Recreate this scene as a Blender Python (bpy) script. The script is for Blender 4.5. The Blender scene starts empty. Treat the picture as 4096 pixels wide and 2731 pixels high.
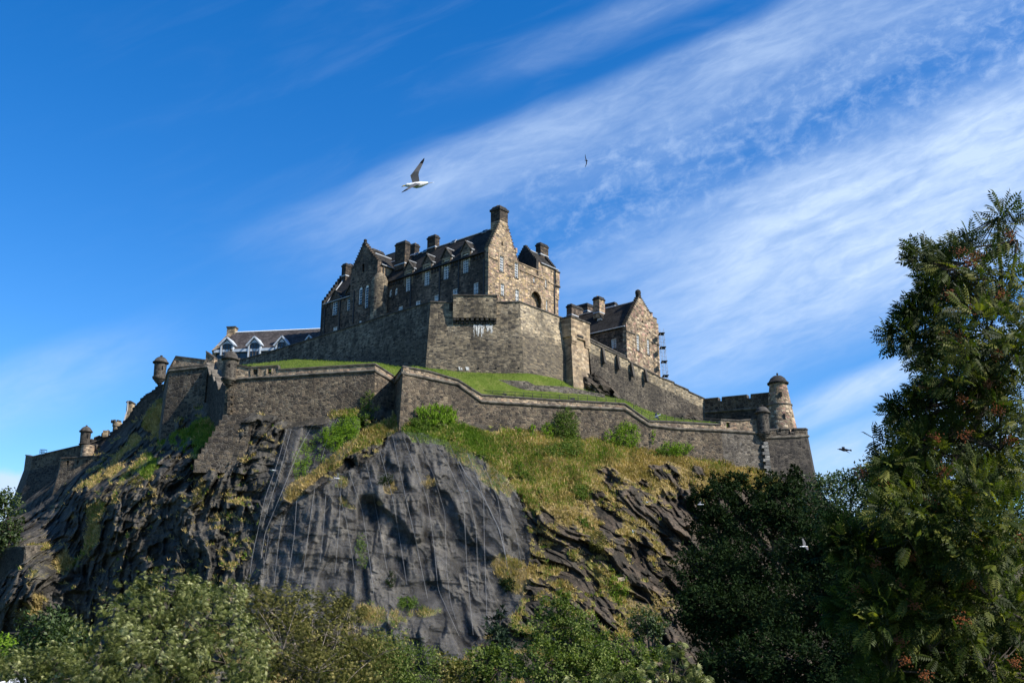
import bpy, bmesh, math, random
import numpy as np
from mathutils import Vector
from mathutils.geometry import tessellate_polygon
R=math.radians
random.seed(7); rng=np.random.default_rng(11)
S=bpy.context.scene
COL=S.collection
# ------------------------------------------------------------------ camera
F=4183.0; TH=R(16.3); CX,CY=2048.0,1365.5
CAM=Vector((0,0,1.7))
cd=bpy.data.cameras.new('camera'); cam=bpy.data.objects.new('camera',cd); COL.objects.link(cam)
cam.location=CAM; cam.rotation_euler=(R(90)+TH,0,0); cd.sensor_width=36; cd.lens=36*F/4096; cd.clip_end=20000; cd.clip_start=.1
S.camera=cam
# ------------------------------------------------------------------ light
SUN_EL=R(40); SUN_A=R(26)      # sun to the right of the view, a little on the camera's side
sdir=Vector((math.cos(SUN_A)*math.cos(SUN_EL),-math.sin(SUN_A)*math.cos(SUN_EL),math.sin(SUN_EL)))
ld=bpy.data.lights.new('sun','SUN'); ld.energy=5.0; ld.angle=R(.5); ld.color=(1,.94,.84)
sun=bpy.data.objects.new('sun',ld); COL.objects.link(sun); sun.rotation_euler=sdir.to_track_quat('Z','Y').to_euler()
S.view_settings.view_transform='Standard'; S.view_settings.look='None'; S.view_settings.exposure=.62; S.view_settings.gamma=1
S.view_settings.use_curve_mapping=False

class NT:
    """small helper to write node graphs"""
    def __init__(s,nt): s.nt=nt
    def n(s,t,**k):
        nd=s.nt.nodes.new(t)
        for a,b in k.items(): setattr(nd,a,b)
        return nd
    def put(s,sock,v):
        if isinstance(v,(int,float)): sock.default_value=v
        elif isinstance(v,(tuple,list)): sock.default_value=(tuple(v)+(1,))[:len(sock.default_value)] if len(v)<4 else v
        else: s.nt.links.new(v,sock)
    def m(s,op,a,b=0.,c=None,clamp=False):
        nd=s.n('ShaderNodeMath',operation=op,use_clamp=clamp); s.put(nd.inputs[0],a); s.put(nd.inputs[1],b)
        if c is not None: s.put(nd.inputs[2],c)
        return nd.outputs[0]
    def ss(s,x,a,b):
        nd=s.n('ShaderNodeMapRange',interpolation_type='SMOOTHSTEP'); s.put(nd.inputs[0],x); s.put(nd.inputs[1],a); s.put(nd.inputs[2],b)
        nd.inputs[3].default_value=0; nd.inputs[4].default_value=1
        return nd.outputs[0]
    def mix(s,f,a,b,bt='MIX'):
        nd=s.n('ShaderNodeMix',data_type='RGBA',blend_type=bt); s.put(nd.inputs[0],f); s.put(nd.inputs[6],a); s.put(nd.inputs[7],b)
        return nd.outputs[2]
    def vm(s,op,a,b=(0,0,0)):
        nd=s.n('ShaderNodeVectorMath',operation=op); s.put(nd.inputs[0],a); s.put(nd.inputs[1],b)
        return nd.outputs[1] if op=='DOT_PRODUCT' else nd.outputs[0]
    def comb(s,x,y,z):
        nd=s.n('ShaderNodeCombineXYZ'); s.put(nd.inputs[0],x); s.put(nd.inputs[1],y); s.put(nd.inputs[2],z); return nd.outputs[0]
    def noise(s,v,sc,det=4,ro=.55,dist=0.):
        nd=s.n('ShaderNodeTexNoise'); s.put(nd.inputs['Vector'],v); nd.inputs['Scale'].default_value=sc
        nd.inputs['Detail'].default_value=det; nd.inputs['Roughness'].default_value=ro; nd.inputs['Distortion'].default_value=dist
        return nd.outputs[0]
    def ramp(s,f,stops,interp='LINEAR'):
        nd=s.n('ShaderNodeValToRGB'); s.put(nd.inputs[0],f); cr=nd.color_ramp; cr.interpolation=interp
        while len(cr.elements)<len(stops): cr.elements.new(.5)
        for e,(p,c) in zip(cr.elements,stops): e.position=p; e.color=tuple(c)+(1,)
        return nd.outputs[0]

w=bpy.data.worlds.new('World'); S.world=w; w.use_nodes=True; w.node_tree.nodes.clear(); N=NT(w.node_tree)
sky=N.n('ShaderNodeTexSky',sky_type='NISHITA',sun_disc=False,sun_elevation=SUN_EL,sun_rotation=math.atan2(sdir.x,sdir.y),altitude=100,air_density=1.0,dust_density=.3,ozone_density=3.0)
hs=N.n('ShaderNodeHueSaturation'); hs.inputs['Hue'].default_value=.508; hs.inputs['Saturation'].default_value=1.4; hs.inputs['Value'].default_value=1.6; N.put(hs.inputs['Color'],sky.outputs[0])
d=N.n('ShaderNodeTexCoord').outputs['Generated']
ww=N.m('MAXIMUM',N.vm('DOT_PRODUCT',d,(0,math.cos(TH),math.sin(TH))),.12)
u=N.m('DIVIDE',N.vm('DOT_PRODUCT',d,(1,0,0)),ww); v=N.m('DIVIDE',N.vm('DOT_PRODUCT',d,(0,-math.sin(TH),math.cos(TH))),ww)
ca,sa=math.cos(R(22)),math.sin(R(22))
A_=N.m('ADD',N.m('MULTIPLY',u,ca),N.m('MULTIPLY',v,sa)); B_=N.m('SUBTRACT',N.m('MULTIPLY',v,ca),N.m('MULTIPLY',u,sa))
# warp the band axis a little so the streaks are not ruler straight
wv=N.m('MULTIPLY',N.m('SUBTRACT',N.noise(N.comb(N.m('MULTIPLY',A_,2.2),N.m('MULTIPLY',B_,3.),1.3),1.5,3),.5),.045)
Bw=N.m('ADD',B_,wv)
streak=N.noise(N.comb(N.m('MULTIPLY',A_,2.6),N.m('MULTIPLY',Bw,12.),.2),2.6,7,.55,.5)
fine=N.noise(N.comb(N.m('MULTIPLY',A_,9.),N.m('MULTIPLY',Bw,26.),4.2),4.0,6,.62,.5)
mott=N.noise(N.comb(N.m('MULTIPLY',A_,16.),N.m('MULTIPLY',Bw,22.),7.),3.0,5,.65,.3)
def band(b0,b1,soft0,soft1,a0,a1,k):
    lo=N.ss(Bw,b0-soft0,b0+soft0); hi=N.m('SUBTRACT',1.,N.ss(Bw,b1-soft1,b1+soft1)); st=N.ss(A_,a0,a1)
    return N.m('MULTIPLY',N.m('MULTIPLY',N.m('MULTIPLY',lo,hi),st),k)
b1=band(.135,.198,.045,.012,-.26,-.02,.5)
b1b=band(.085,.17,.03,.05,-.19,-.05,.16)
b1c=band(.232,.262,.012,.012,.0,.25,.34)
b2=band(-.11,.055,.05,.035,-.06,.34,1.0)
b3=band(-.185,-.155,.012,.01,.12,.3,.75)
b4=band(-.31,-.2,.012,.014,.1,.22,.8)
b5=N.m('MULTIPLY',N.m('MULTIPLY',N.ss(Bw,.08,.12),N.m('SUBTRACT',1.,N.ss(Bw,.14,.17))),N.m('MULTIPLY',N.m('SUBTRACT',1.,N.ss(A_,-.42,-.25)),.3))
tot=b1
for x in (b1b,b1c,b2,b3,b4,b5): tot=N.m('ADD',tot,x)
tex=N.m('ADD',N.m('ADD',N.m('MULTIPLY',N.ss(streak,.2,.8),.45),N.m('MULTIPLY',N.ss(fine,.3,.75),.22)),.33)
gap=N.m('MULTIPLY',N.m('MULTIPLY',band(.05,.14,.02,.02,-.02,.12,1.),N.ss(mott,.4,.8)),.3)
cl=N.m('ADD',N.m('MULTIPLY',tot,tex),gap)
base=N.m('MULTIPLY',N.ss(streak,.45,.85),N.m('MULTIPLY',N.ss(u,-.6,.5),.16))
cl=N.m('ADD',cl,base)
# low white cumulus far left
pu=N.m('DIVIDE',N.m('ADD',u,.487),.045); pv=N.m('DIVIDE',N.m('ADD',v,.156),.034)
r2=N.m('ADD',N.m('MULTIPLY',pu,pu),N.m('MULTIPLY',pv,pv)); pn=N.noise(N.comb(N.m('MULTIPLY',u,30.),N.m('MULTIPLY',v,40.),0.),1.2,5)
cl=N.m('ADD',cl,N.m('MULTIPLY',N.m('SUBTRACT',1.,N.ss(N.m('ADD',r2,N.m('MULTIPLY',pn,1.6)),.9,2.1)),1.0))
cl=N.m('MINIMUM',N.m('MULTIPLY',cl,1.0),.93)
skc=N.mix(cl,hs.outputs[0],(5.3,6.7,8.8,1))
bg=N.n('ShaderNodeBackground'); N.put(bg.inputs[0],skc); bg.inputs[1].default_value=.082
wo=N.n('ShaderNodeOutputWorld'); w.node_tree.links.new(bg.outputs[0],wo.inputs[0])

# ------------------------------------------------------------------ projection helpers (photo reading -> world)
cT,sT=math.cos(TH),math.sin(TH)
def ray(px,py):
    a=(px-CX)/F; b=(CY-py)/F
    return Vector((a,cT-b*sT,sT+b*cT))
def at(px,py,Y):
    r=ray(px,py); return CAM+r*(Y/r.y)
def zat(py,Y): return at(CX,py,Y).z
class PL:
    """vertical plane through plan point a, direction d"""
    def __init__(s,a,d):
        s.a=Vector((a[0],a[1])); s.d=Vector(d).normalized(); n=Vector((s.d.y,-s.d.x))
        if n.dot(-s.a)<0: n=-n
        s.n=n
    def hit(s,px,py):
        r=ray(px,py); r2=Vector((r.x,r.y)); t=(s.a-Vector((CAM.x,CAM.y))).dot(s.n)/r2.dot(s.n)
        P=CAM+r*t; return ((Vector((P.x,P.y))-s.a).dot(s.d),P.z)
    def pt(s,q,z,o=0.):
        p=s.a+s.d*q+s.n*o; return Vector((p.x,p.y,z))
    def shift(s,o): return PL(s.a+s.n*o,s.d)
def pl2(px0,Y0,px1,Y1,py=1400):
    a=at(px0,py,Y0); b=at(px1,py,Y1); return PL((a.x,a.y),(b.x-a.x,b.y-a.y))

# ------------------------------------------------------------------ objects
def tag(o,label=None,cat=None,group=None,kind=None):
    if label: o['label']=label
    if cat: o['category']=cat
    if group: o['group']=group
    if kind: o['kind']=kind
    return o
def thing(name,loc,label,cat,group=None):
    o=bpy.data.objects.new(name,None); COL.objects.link(o); o.location=loc; o.empty_display_size=.5
    return tag(o,label,cat,group,'thing')
class MB:
    def __init__(s): s.v=[]; s.f=[]; s.m=[]
    def add(s,vs,fs,mi=0):
        b=len(s.v); s.v+= [tuple(p) for p in vs]; s.f+=[tuple(i+b for i in f) for f in fs]; s.m+=[mi]*len(fs)
    def quad(s,a,b,c,d,mi=0): s.add([a,b,c,d],[(0,1,2,3)],mi)
    def hexa(s,p,mi=0):   # p: 8 points, bottom ring 0-3, top ring 4-7
        s.add(p,[(0,3,2,1),(4,5,6,7),(0,1,5,4),(1,2,6,5),(2,3,7,6),(3,0,4,7)],mi)
    def box(s,x0,x1,y0,y1,z0,z1,mi=0):
        s.hexa([(x0,y0,z0),(x1,y0,z0),(x1,y1,z0),(x0,y1,z0),(x0,y0,z1),(x1,y0,z1),(x1,y1,z1),(x0,y1,z1)],mi)
    def pbox(s,pl,s0,s1,z0,z1,o0,o1,mi=0):
        s.hexa([pl.pt(s0,z0,o1),pl.pt(s1,z0,o1),pl.pt(s1,z0,o0),pl.pt(s0,z0,o0),pl.pt(s0,z1,o1),pl.pt(s1,z1,o1),pl.pt(s1,z1,o0),pl.pt(s0,z1,o0)],mi)
    def slab(s,a,b,c,d,t,mi=0):
        n=(Vector(b)-Vector(a)).cross(Vector(d)-Vector(a)).normalized()
        if n.z<0: n=-n
        lo=[Vector(p)-n*t for p in (a,b,c,d)]
        s.hexa(lo+[Vector(p) for p in (a,b,c,d)],mi)
    def tube(s,pts,rad,seg=6,mi=0,cap=True):
        pts=[Vector(p) for p in pts]; rad=rad if isinstance(rad,(list,tuple)) else [rad]*len(pts)
        rings=[]
        for i,p in enumerate(pts):
            t=(pts[min(i+1,len(pts)-1)]-pts[max(i-1,0)]).normalized()
            a=t.cross(Vector((0,0,1)))
            if a.length<1e-3: a=t.cross(Vector((1,0,0)))
            a.normalize(); b=t.cross(a)
            rings.append([p+(a*math.cos(2*math.pi*k/seg)+b*math.sin(2*math.pi*k/seg))*rad[i] for k in range(seg)])
        vs=[q for r in rings for q in r]; fs=[]
        for i in range(len(pts)-1):
            for k in range(seg): fs.append((i*seg+k,i*seg+(k+1)%seg,(i+1)*seg+(k+1)%seg,(i+1)*seg+k))
        if cap: fs.append(tuple(range(seg))); fs.append(tuple((len(pts)-1)*seg+k for k in range(seg)))
        s.add(vs,fs,mi)
    def lathe(s,c,prof,seg=36,mi=0):  # prof (z,r)
        vs=[];fs=[]
        for z,r in prof:
            for k in range(seg):
                a=2*math.pi*k/seg; vs.append((c[0]+r*math.cos(a),c[1]+r*math.sin(a),z))
        for i in range(len(prof)-1):
            for k in range(seg): fs.append((i*seg+k,i*seg+(k+1)%seg,(i+1)*seg+(k+1)%seg,(i+1)*seg+k))
        fs.append(tuple(range(seg))); fs.append(tuple((len(prof)-1)*seg+k for k in range(seg)))
        s.add(vs,fs,mi)
    def panel(s,pl,outer,holes=(),thick=.9,rev=.35,off=0.,mi=0):
        """flat wall in plane pl with real openings; outer, holes in (s,z)"""
        loops=[list(outer)]+[list(h) for h in holes]
        tri=tessellate_polygon([[Vector((a,b,0)) for a,b in l] for l in loops])
        flat=[p for l in loops for p in l]
        b=len(s.v); s.v+=[tuple(pl.pt(a,z,off)) for a,z in flat]
        s.f+=[tuple(i+b for i in t) for t in tri]; s.m+=[mi]*len(tri)
        n=len(outer)
        fr=[pl.pt(a,z,off) for a,z in outer]; bk=[pl.pt(a,z,off-thick) for a,z in outer]
        s.add(fr+bk,[(i,(i+1)%n,(i+1)%n+n,i+n) for i in range(n)],mi)
        if rev>=thick-.02:
            s.add([pl.pt(a,z,off-thick) for a,z in flat],[tuple(t) for t in tri],mi)
        else:
            tb=tessellate_polygon([[Vector((a,z,0)) for a,z in outer]]); s.add(bk,[tuple(t) for t in tb],mi)
        for h in holes:
            k=len(h); fr=[pl.pt(a,z,off) for a,z in h]; bk=[pl.pt(a,z,off-rev) for a,z in h]
            s.add(fr+bk,[(i,(i+1)%k,(i+1)%k+k,i+k) for i in range(k)],mi)
    def build(s,name,mats,parent=None,smooth=False,label=None):
        me=bpy.data.meshes.new(name); L=Vector(parent_loc(parent)) if parent else Vector((0,0,0))
        me.from_pydata([(p[0]-L.x,p[1]-L.y,p[2]-L.z) for p in s.v],[],s.f)
        mats=mats if isinstance(mats,(list,tuple)) else [mats]
        for m in mats: me.materials.append(m)
        if len(mats)>1: me.polygons.foreach_set('material_index',s.m)
        bm=bmesh.new(); bm.from_mesh(me); bmesh.ops.recalc_face_normals(bm,faces=bm.faces); bm.to_mesh(me); bm.free()
        if smooth:
            me.polygons.foreach_set('use_smooth',[True]*len(me.polygons))
            try: me.set_sharp_from_angle(angle=R(40))
            except Exception: pass
        o=bpy.data.objects.new(name,me); COL.objects.link(o)
        if parent: o.parent=parent
        if label: o['label']=label
        return o
def parent_loc(o):
    L=Vector(o.location)
    while o.parent: o=o.parent; L=L+Vector(o.location)
    return L

# ------------------------------------------------------------------ materials
MAT={}
def newmat(name):
    m=bpy.data.materials.new(name); m.use_nodes=True; m.node_tree.nodes.clear(); MAT[name]=m
    n=NT(m.node_tree); out=n.n('ShaderNodeOutputMaterial'); p=n.n('ShaderNodeBsdfPrincipled'); m.node_tree.links.new(p.outputs[0],out.inputs[0])
    return m,n,p,out
def simple(name,c,ro=.7,var=.25,sc=3.,metal=0.,spec=.3):
    m,n,p,o=newmat(name); pos=n.n('ShaderNodeNewGeometry').outputs['Position']
    f=n.noise(pos,sc,5); col=n.mix(n.m('MULTIPLY',n.ss(f,.35,.65),1.),tuple(x*(1-var) for x in c)+(1,),tuple(min(x*(1+var),1) for x in c)+(1,))
    n.put(p.inputs['Base Color'],col); p.inputs['Roughness'].default_value=ro; p.inputs['Metallic'].default_value=metal
    p.inputs['Specular IOR Level'].default_value=spec
    return m
def stone(name,cols,mortar,sx=.75,sz=.34,stain=.5,stain_col=(.028,.026,.024),mort_w=.09,band=None,bump=.5,streaks=.0,irregular=.35,pale=None):
    """rubble or ashlar masonry: stretched cells in world space, one colour per stone, mortar, soot stains"""
    m,n,p,o=newmat(name); pos=n.n('ShaderNodeNewGeometry').outputs['Position']
    wn=n.n('ShaderNodeTexNoise'); n.put(wn.inputs['Vector'],pos); wn.inputs['Scale'].default_value=1.3; wn.inputs['Detail'].default_value=2
    warp=n.vm('MULTIPLY',n.vm('SUBTRACT',wn.outputs['Color'],(.5,.5,.5)),(irregular,irregular,irregular*.5))
    q=n.vm('MULTIPLY',n.vm('ADD',pos,warp),(1/sx,1/sx,1/sz))
    vo=n.n('ShaderNodeTexVoronoi',distance='CHEBYCHEV'); n.put(vo.inputs['Vector'],q); vo.inputs['Scale'].default_value=1; vo.inputs['Randomness'].default_value=.75
    ve=n.n('ShaderNodeTexVoronoi',feature='DISTANCE_TO_EDGE'); n.put(ve.inputs['Vector'],q); ve.inputs['Scale'].default_value=1; ve.inputs['Randomness'].default_value=.75
    sep=n.n('ShaderNodeSeparateColor'); n.put(sep.inputs[0],vo.outputs['Color'])
    k=len(cols); c=n.ramp(sep.outputs[0],[((i)/k,cc) for i,cc in enumerate(cols)],'CONSTANT')
    c=n.mix(.8,c,n.mix(sep.outputs[1],(.35,.35,.36,1),(1.35,1.3,1.22,1)),'MULTIPLY')
    fn=n.noise(pos,5.,5,.7); c=n.mix(.6,c,n.mix(n.ss(fn,.3,.7),(.6,.6,.6,1),(1.35,1.35,1.35,1)),'MULTIPLY')
    mo=n.m('SUBTRACT',1.,n.ss(ve.outputs['Distance'],mort_w*.4,mort_w)); c=n.mix(n.m('MULTIPLY',mo,.7),c,tuple(mortar)+(1,))
    big=n.noise(n.vm('MULTIPLY',pos,(1,1,.6)),.22,6,.65)
    md=n.noise(n.vm('MULTIPLY',pos,(1,1,.35)),1.1,5,.7)
    st=n.m('MULTIPLY',n.ss(n.m('ADD',n.m('MULTIPLY',big,.6),n.m('MULTIPLY',md,.4)),.44,.58),min(stain*1.35,.9))
    if streaks:
        sn=n.noise(n.vm('MULTIPLY',pos,(1.,1.,.06)),1.4,4,.6); st=n.m('MAXIMUM',st,n.m('MULTIPLY',n.ss(sn,.55,.72),streaks))
    if band:   # weathering line: darker below / above a height with a ragged edge of its own
        z0,soft,amt,up=band
        sx_=n.n('ShaderNodeSeparateXYZ'); n.put(sx_.inputs[0],pos)
        zz=n.m('ADD',sx_.outputs[2],n.m('MULTIPLY',n.m('SUBTRACT',n.noise(n.vm('MULTIPLY',pos,(1,1,.4)),.5,5,.6),.5),5.))
        bb=n.ss(zz,z0-soft,z0+soft); bb=bb if up else n.m('SUBTRACT',1.,bb)
        st=n.m('MAXIMUM',st,n.m('MULTIPLY',bb,amt))
    c=n.mix(st,c,n.mix(.12,tuple(stain_col)+(1,),c))
    if pale:
        pn=n.noise(pos,.7,5,.7); c=n.mix(n.m('MULTIPLY',n.ss(pn,.56,.7),pale),c,(.42,.41,.38,1))
    n.put(p.inputs['Base Color'],c); c=n.mix(1.,c,(.76,.765,.79,1),'MULTIPLY'); n.put(p.inputs['Base Color'],c); p.inputs['Roughness'].default_value=.9; p.inputs['Specular IOR Level'].default_value=.15
    h=n.m('ADD',n.m('MULTIPLY',n.ss(ve.outputs['Distance'],0.,mort_w*1.6),.8),n.m('ADD',n.m('MULTIPLY',sep.outputs[2],.7),n.m('MULTIPLY',fn,.6)))
    b=n.n('ShaderNodeBump'); b.inputs['Strength'].default_value=bump; b.inputs['Distance'].default_value=.12; n.put(b.inputs['Height'],h); n.put(p.inputs['Normal'],b.outputs[0])
    return m
TAN=[(.549,.402,.238),(.402,.302,.202),(.658,.494,.312),(.202,.164,.129),(.566,.366,.274),(.476,.366,.256),(.732,.566,.366),(.293,.219,.156),(.604,.439,.219)]
GREY=[(.15,.12,.085),(.10,.082,.062),(.18,.145,.10),(.06,.052,.043),(.13,.105,.078),(.21,.165,.115),(.09,.073,.057)]
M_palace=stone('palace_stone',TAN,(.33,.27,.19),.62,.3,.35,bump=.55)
M_shade=stone('shade_stone',[(.210,.161,.119),(.140,.112,.087),(.280,.210,.154),(.056,.049,.042),(.238,.168,.126),(.168,.129,.101),(.308,.231,.168)],(.2,.16,.12),.62,.3,.55,bump=.5)  # palace stone with its colours darkened for walls turned from the sun
M_rb=stone('tan_rubble',[(.493,.362,.217),(.290,.217,.145),(.609,.478,.319),(.174,.131,.094),(.493,.304,.232),(.406,.304,.203),(.667,.536,.377)],(.36,.29,.2),.7,.42,.2,bump=.7)
zt=zat(1209,178)
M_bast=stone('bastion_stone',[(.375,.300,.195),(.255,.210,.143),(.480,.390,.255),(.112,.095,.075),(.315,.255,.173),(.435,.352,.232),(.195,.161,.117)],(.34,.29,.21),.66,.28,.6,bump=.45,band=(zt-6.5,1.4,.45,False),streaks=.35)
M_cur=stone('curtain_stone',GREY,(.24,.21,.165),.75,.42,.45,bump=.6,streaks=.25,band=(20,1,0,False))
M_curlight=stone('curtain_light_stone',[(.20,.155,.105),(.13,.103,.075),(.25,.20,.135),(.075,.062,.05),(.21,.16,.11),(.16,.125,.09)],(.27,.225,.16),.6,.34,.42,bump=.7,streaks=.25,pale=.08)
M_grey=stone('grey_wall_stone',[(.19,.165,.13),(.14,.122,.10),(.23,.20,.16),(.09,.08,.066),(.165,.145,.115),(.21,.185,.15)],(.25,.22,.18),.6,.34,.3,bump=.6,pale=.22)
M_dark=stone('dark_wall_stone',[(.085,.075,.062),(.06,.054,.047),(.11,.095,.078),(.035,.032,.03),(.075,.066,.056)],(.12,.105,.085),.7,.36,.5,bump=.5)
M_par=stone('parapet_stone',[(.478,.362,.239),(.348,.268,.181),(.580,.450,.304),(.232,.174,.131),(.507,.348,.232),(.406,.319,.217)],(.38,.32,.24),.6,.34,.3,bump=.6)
M_dress=stone('dressed_stone',[(.510,.390,.240),(.450,.345,.225),(.570,.450,.300),(.405,.300,.195)],(.3,.24,.17),1.1,.5,.3,bump=.25,irregular=.05)
M_turr=stone('turret_ashlar',[(.111,.099,.081),(.078,.070,.060),(.156,.137,.111),(.052,.047,.042),(.130,.114,.091)],(.2,.175,.14),.55,.42,.5,bump=.3,irregular=.05,streaks=.4)
M_quoin=stone('quoin_stone',[(.38,.36,.32),(.33,.31,.28),(.43,.41,.37),(.28,.26,.23)],(.2,.19,.17),1.,.6,.15,bump=.25,irregular=.02)
M_black=simple('soot_shade_black_stone',(.028,.026,.024),.9,.5,2.)  # black caps and finials; also paints the shade on wing gables and bastion slot
M_cope=simple('dark_coping',(.06,.053,.045),.9,.45,1.2)
M_cordon=simple('cordon_stone',(.115,.10,.08),.9,.5,.9)
def slate(name,c):
    m,n,p,o=newmat(name); pos=n.n('ShaderNodeNewGeometry').outputs['Position']
    q=n.vm('MULTIPLY',pos,(2.6,2.6,3.6)); vo=n.n('ShaderNodeTexVoronoi'); n.put(vo.inputs['Vector'],q); vo.inputs['Scale'].default_value=1
    sep=n.n('ShaderNodeSeparateColor'); n.put(sep.inputs[0],vo.outputs['Color'])
    col=n.mix(sep.outputs[0],tuple(x*.55 for x in c)+(1,),tuple(x*1.5 for x in c)+(1,))
    col=n.mix(n.ss(n.noise(pos,.5,5),.45,.7),col,tuple(x*.6 for x in c)+(1,))
    n.put(p.inputs['Base Color'],col); p.inputs['Roughness'].default_value=.9; p.inputs['Specular IOR Level'].default_value=.1
    b=n.n('ShaderNodeBump'); b.inputs['Strength'].default_value=.4; b.inputs['Distance'].default_value=.05; n.put(b.inputs['Height'],sep.outputs[1]); n.put(p.inputs['Normal'],b.outputs[0]); return m
M_slate=slate('slate',(.030,.028,.026)); M_slate2=slate('slate_brown',(.060,.052,.050))
M_lead=simple('lead_flashing',(.36,.38,.40),.5,.12,2.)
M_white=simple('white_paint',(.8,.8,.77),.5,.06,4.)
M_iron=simple('iron_pipe',(.025,.025,.027),.6,.2)
M_pot=simple('clay_pot',(.45,.33,.22),.8,.3)
M_blue=simple('blue_steel',(.06,.14,.25),.5,.2)
m,n,p,o=newmat('window_glass'); p.inputs['Base Color'].default_value=(.03,.045,.06,1); p.inputs['Roughness'].default_value=.08; M_glass=m
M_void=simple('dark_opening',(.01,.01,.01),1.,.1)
M_frame=simple('bronze_frame',(.10,.08,.06),.5,.2)
M_zinc=simple('pale_zinc',(.48,.53,.58),.45,.1,1.5)
# rock and grass terrain
def terrain_mat():
    m,n,p,o=newmat('crag_rock'); pos=n.n('ShaderNodeNewGeometry').outputs['Position']
    veg=n.n('ShaderNodeAttribute',attribute_name='veg').outputs['Fac']; grn=n.n('ShaderNodeAttribute',attribute_name='green').outputs['Fac']; brn=n.n('ShaderNodeAttribute',attribute_name='brown').outputs['Fac']
    a=n.noise(pos,.35,6,.65); b=n.noise(n.vm('MULTIPLY',pos,(1,1,.45)),2.2,7,.7,.4); c=n.noise(pos,9.,4,.7)
    rc=n.ramp(n.m('ADD',n.m('MULTIPLY',a,.5),n.m('MULTIPLY',b,.5)),[(.3,(.014,.013,.0115)),(.46,(.037,.034,.029)),(.58,(.066,.059,.049)),(.72,(.15,.13,.10))])
    rb=n.ramp(b,[(.3,(.022,.019,.018)),(.5,(.07,.052,.040)),(.7,(.15,.105,.075))])
    rc=n.mix(n.m('MULTIPLY',brn,n.ss(a,.38,.6)),rc,rb)
    tone=n.n('ShaderNodeAttribute',attribute_name='tone').outputs['Fac']; slab=n.n('ShaderNodeAttribute',attribute_name='slab').outputs['Fac']
    rc=n.mix(slab,rc,n.mix(1.,rc,(1.25,1.33,1.45,1),'MULTIPLY'))
    rc=n.mix(1.,rc,n.mix(tone,(.5,.5,.5,1),(1.75,1.7,1.62,1)),'MULTIPLY')
    rc=n.mix(.5,rc,n.mix(n.ss(c,.3,.7),(.6,.6,.6,1),(1.4,1.4,1.4,1)),'MULTIPLY')
    rc=n.mix(n.m('MULTIPLY',n.ss(n.noise(pos,1.6,4,.8),.64,.72),.6),rc,(.33,.31,.27,1))
    gs=n.ramp(n.noise(pos,1.3,6,.75),[(.25,(.07,.056,.024)),(.5,(.24,.178,.075)),(.75,(.40,.30,.15))])
    gg=n.ramp(n.noise(pos,1.1,6,.75),[(.25,(.035,.06,.010)),(.5,(.09,.14,.022)),(.75,(.18,.23,.045))])
    gr=n.mix(grn,gs,gg)
    edge=n.ss(n.m('ADD',veg,n.m('MULTIPLY',n.m('SUBTRACT',n.noise(pos,1.5,6,.8),.5),.9)),.42,.62)
    n.put(p.inputs['Base Color'],n.mix(edge,rc,gr)); p.inputs['Roughness'].default_value=.95; p.inputs['Specular IOR Level'].default_value=.07
    bp=n.n('ShaderNodeBump'); bp.inputs['Strength'].default_value=.8; bp.inputs['Distance'].default_value=.35
    vo=n.n('ShaderNodeTexVoronoi',feature='DISTANCE_TO_EDGE'); n.put(vo.inputs['Vector'],n.vm('ADD',n.vm('MULTIPLY',pos,(1.2,1.2,.45)),n.comb(b,a,b))); vo.inputs['Scale'].default_value=1
    n.put(bp.inputs['Height'],n.m('ADD',n.m('ADD',b,n.m('MULTIPLY',c,.35)),n.m('MULTIPLY',n.ss(vo.outputs['Distance'],0.,.05),.12))); n.put(p.inputs['Normal'],bp.outputs[0])
    return m
M_rock=terrain_mat()
def lawn_mat(name,c0,c1,c2,sc=1.2):
    m,n,p,o=newmat(name); pos=n.n('ShaderNodeNewGeometry').outputs['Position']
    f=n.m('ADD',n.m('MULTIPLY',n.noise(pos,.3,5,.6),.5),n.m('MULTIPLY',n.noise(pos,sc*3,5,.8),.5))
    n.put(p.inputs['Base Color'],n.ramp(f,[(.32,c0),(.5,c1),(.66,c2)])); p.inputs['Roughness'].default_value=.95; p.inputs['Specular IOR Level'].default_value=.05
    b=n.n('ShaderNodeBump'); b.inputs['Strength'].default_value=1.; b.inputs['Distance'].default_value=.12; n.put(b.inputs['Height'],n.noise(pos,7.,4,.8)); n.put(p.inputs['Normal'],b.outputs[0]); return m
M_lawn=lawn_mat('lawn',(.045,.07,.012),(.085,.12,.02),(.16,.155,.05))
M_ground=lawn_mat('park_grass',(.02,.035,.008),(.03,.055,.012),(.05,.07,.02))
def leaf_mat(name,c0,c1,c2,tr=.35,gloss=.35,spec=.4):
    m,n,p,o=newmat(name); r=n.n('ShaderNodeAttribute',attribute_name='rnd').outputs['Fac']
    col=n.ramp(r,[(0.,c0),(.5,c1),(1.,c2)]); n.put(p.inputs['Base Color'],col); p.inputs['Roughness'].default_value=gloss+.15; p.inputs['Specular IOR Level'].default_value=spec
    t=n.n('ShaderNodeBsdfTranslucent'); n.put(t.inputs[0],n.mix(1.,col,(1.5,1.7,.6,1),'MULTIPLY')); mx=n.n('ShaderNodeMixShader'); mx.inputs[0].default_value=tr
    m.node_tree.links.new(p.outputs[0],mx.inputs[1]); m.node_tree.links.new(t.outputs[0],mx.inputs[2]); m.node_tree.links.new(mx.outputs[0],o.inputs[0]); return m
L_chest=leaf_mat('leaf_pale_olive',(.028,.042,.010),(.11,.125,.032),(.40,.40,.20),.25,.5,.15)
L_olive=leaf_mat('leaf_olive',(.03,.034,.009),(.09,.088,.022),(.29,.25,.09),.25,.5,.1)
L_mid=leaf_mat('leaf_mid_green',(.014,.028,.007),(.034,.062,.014),(.12,.15,.06),.25,.4,.3)
L_sun=leaf_mat('leaf_sunlit_green',(.022,.04,.008),(.08,.12,.02),(.24,.26,.08),.28,.45,.15)
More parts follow.
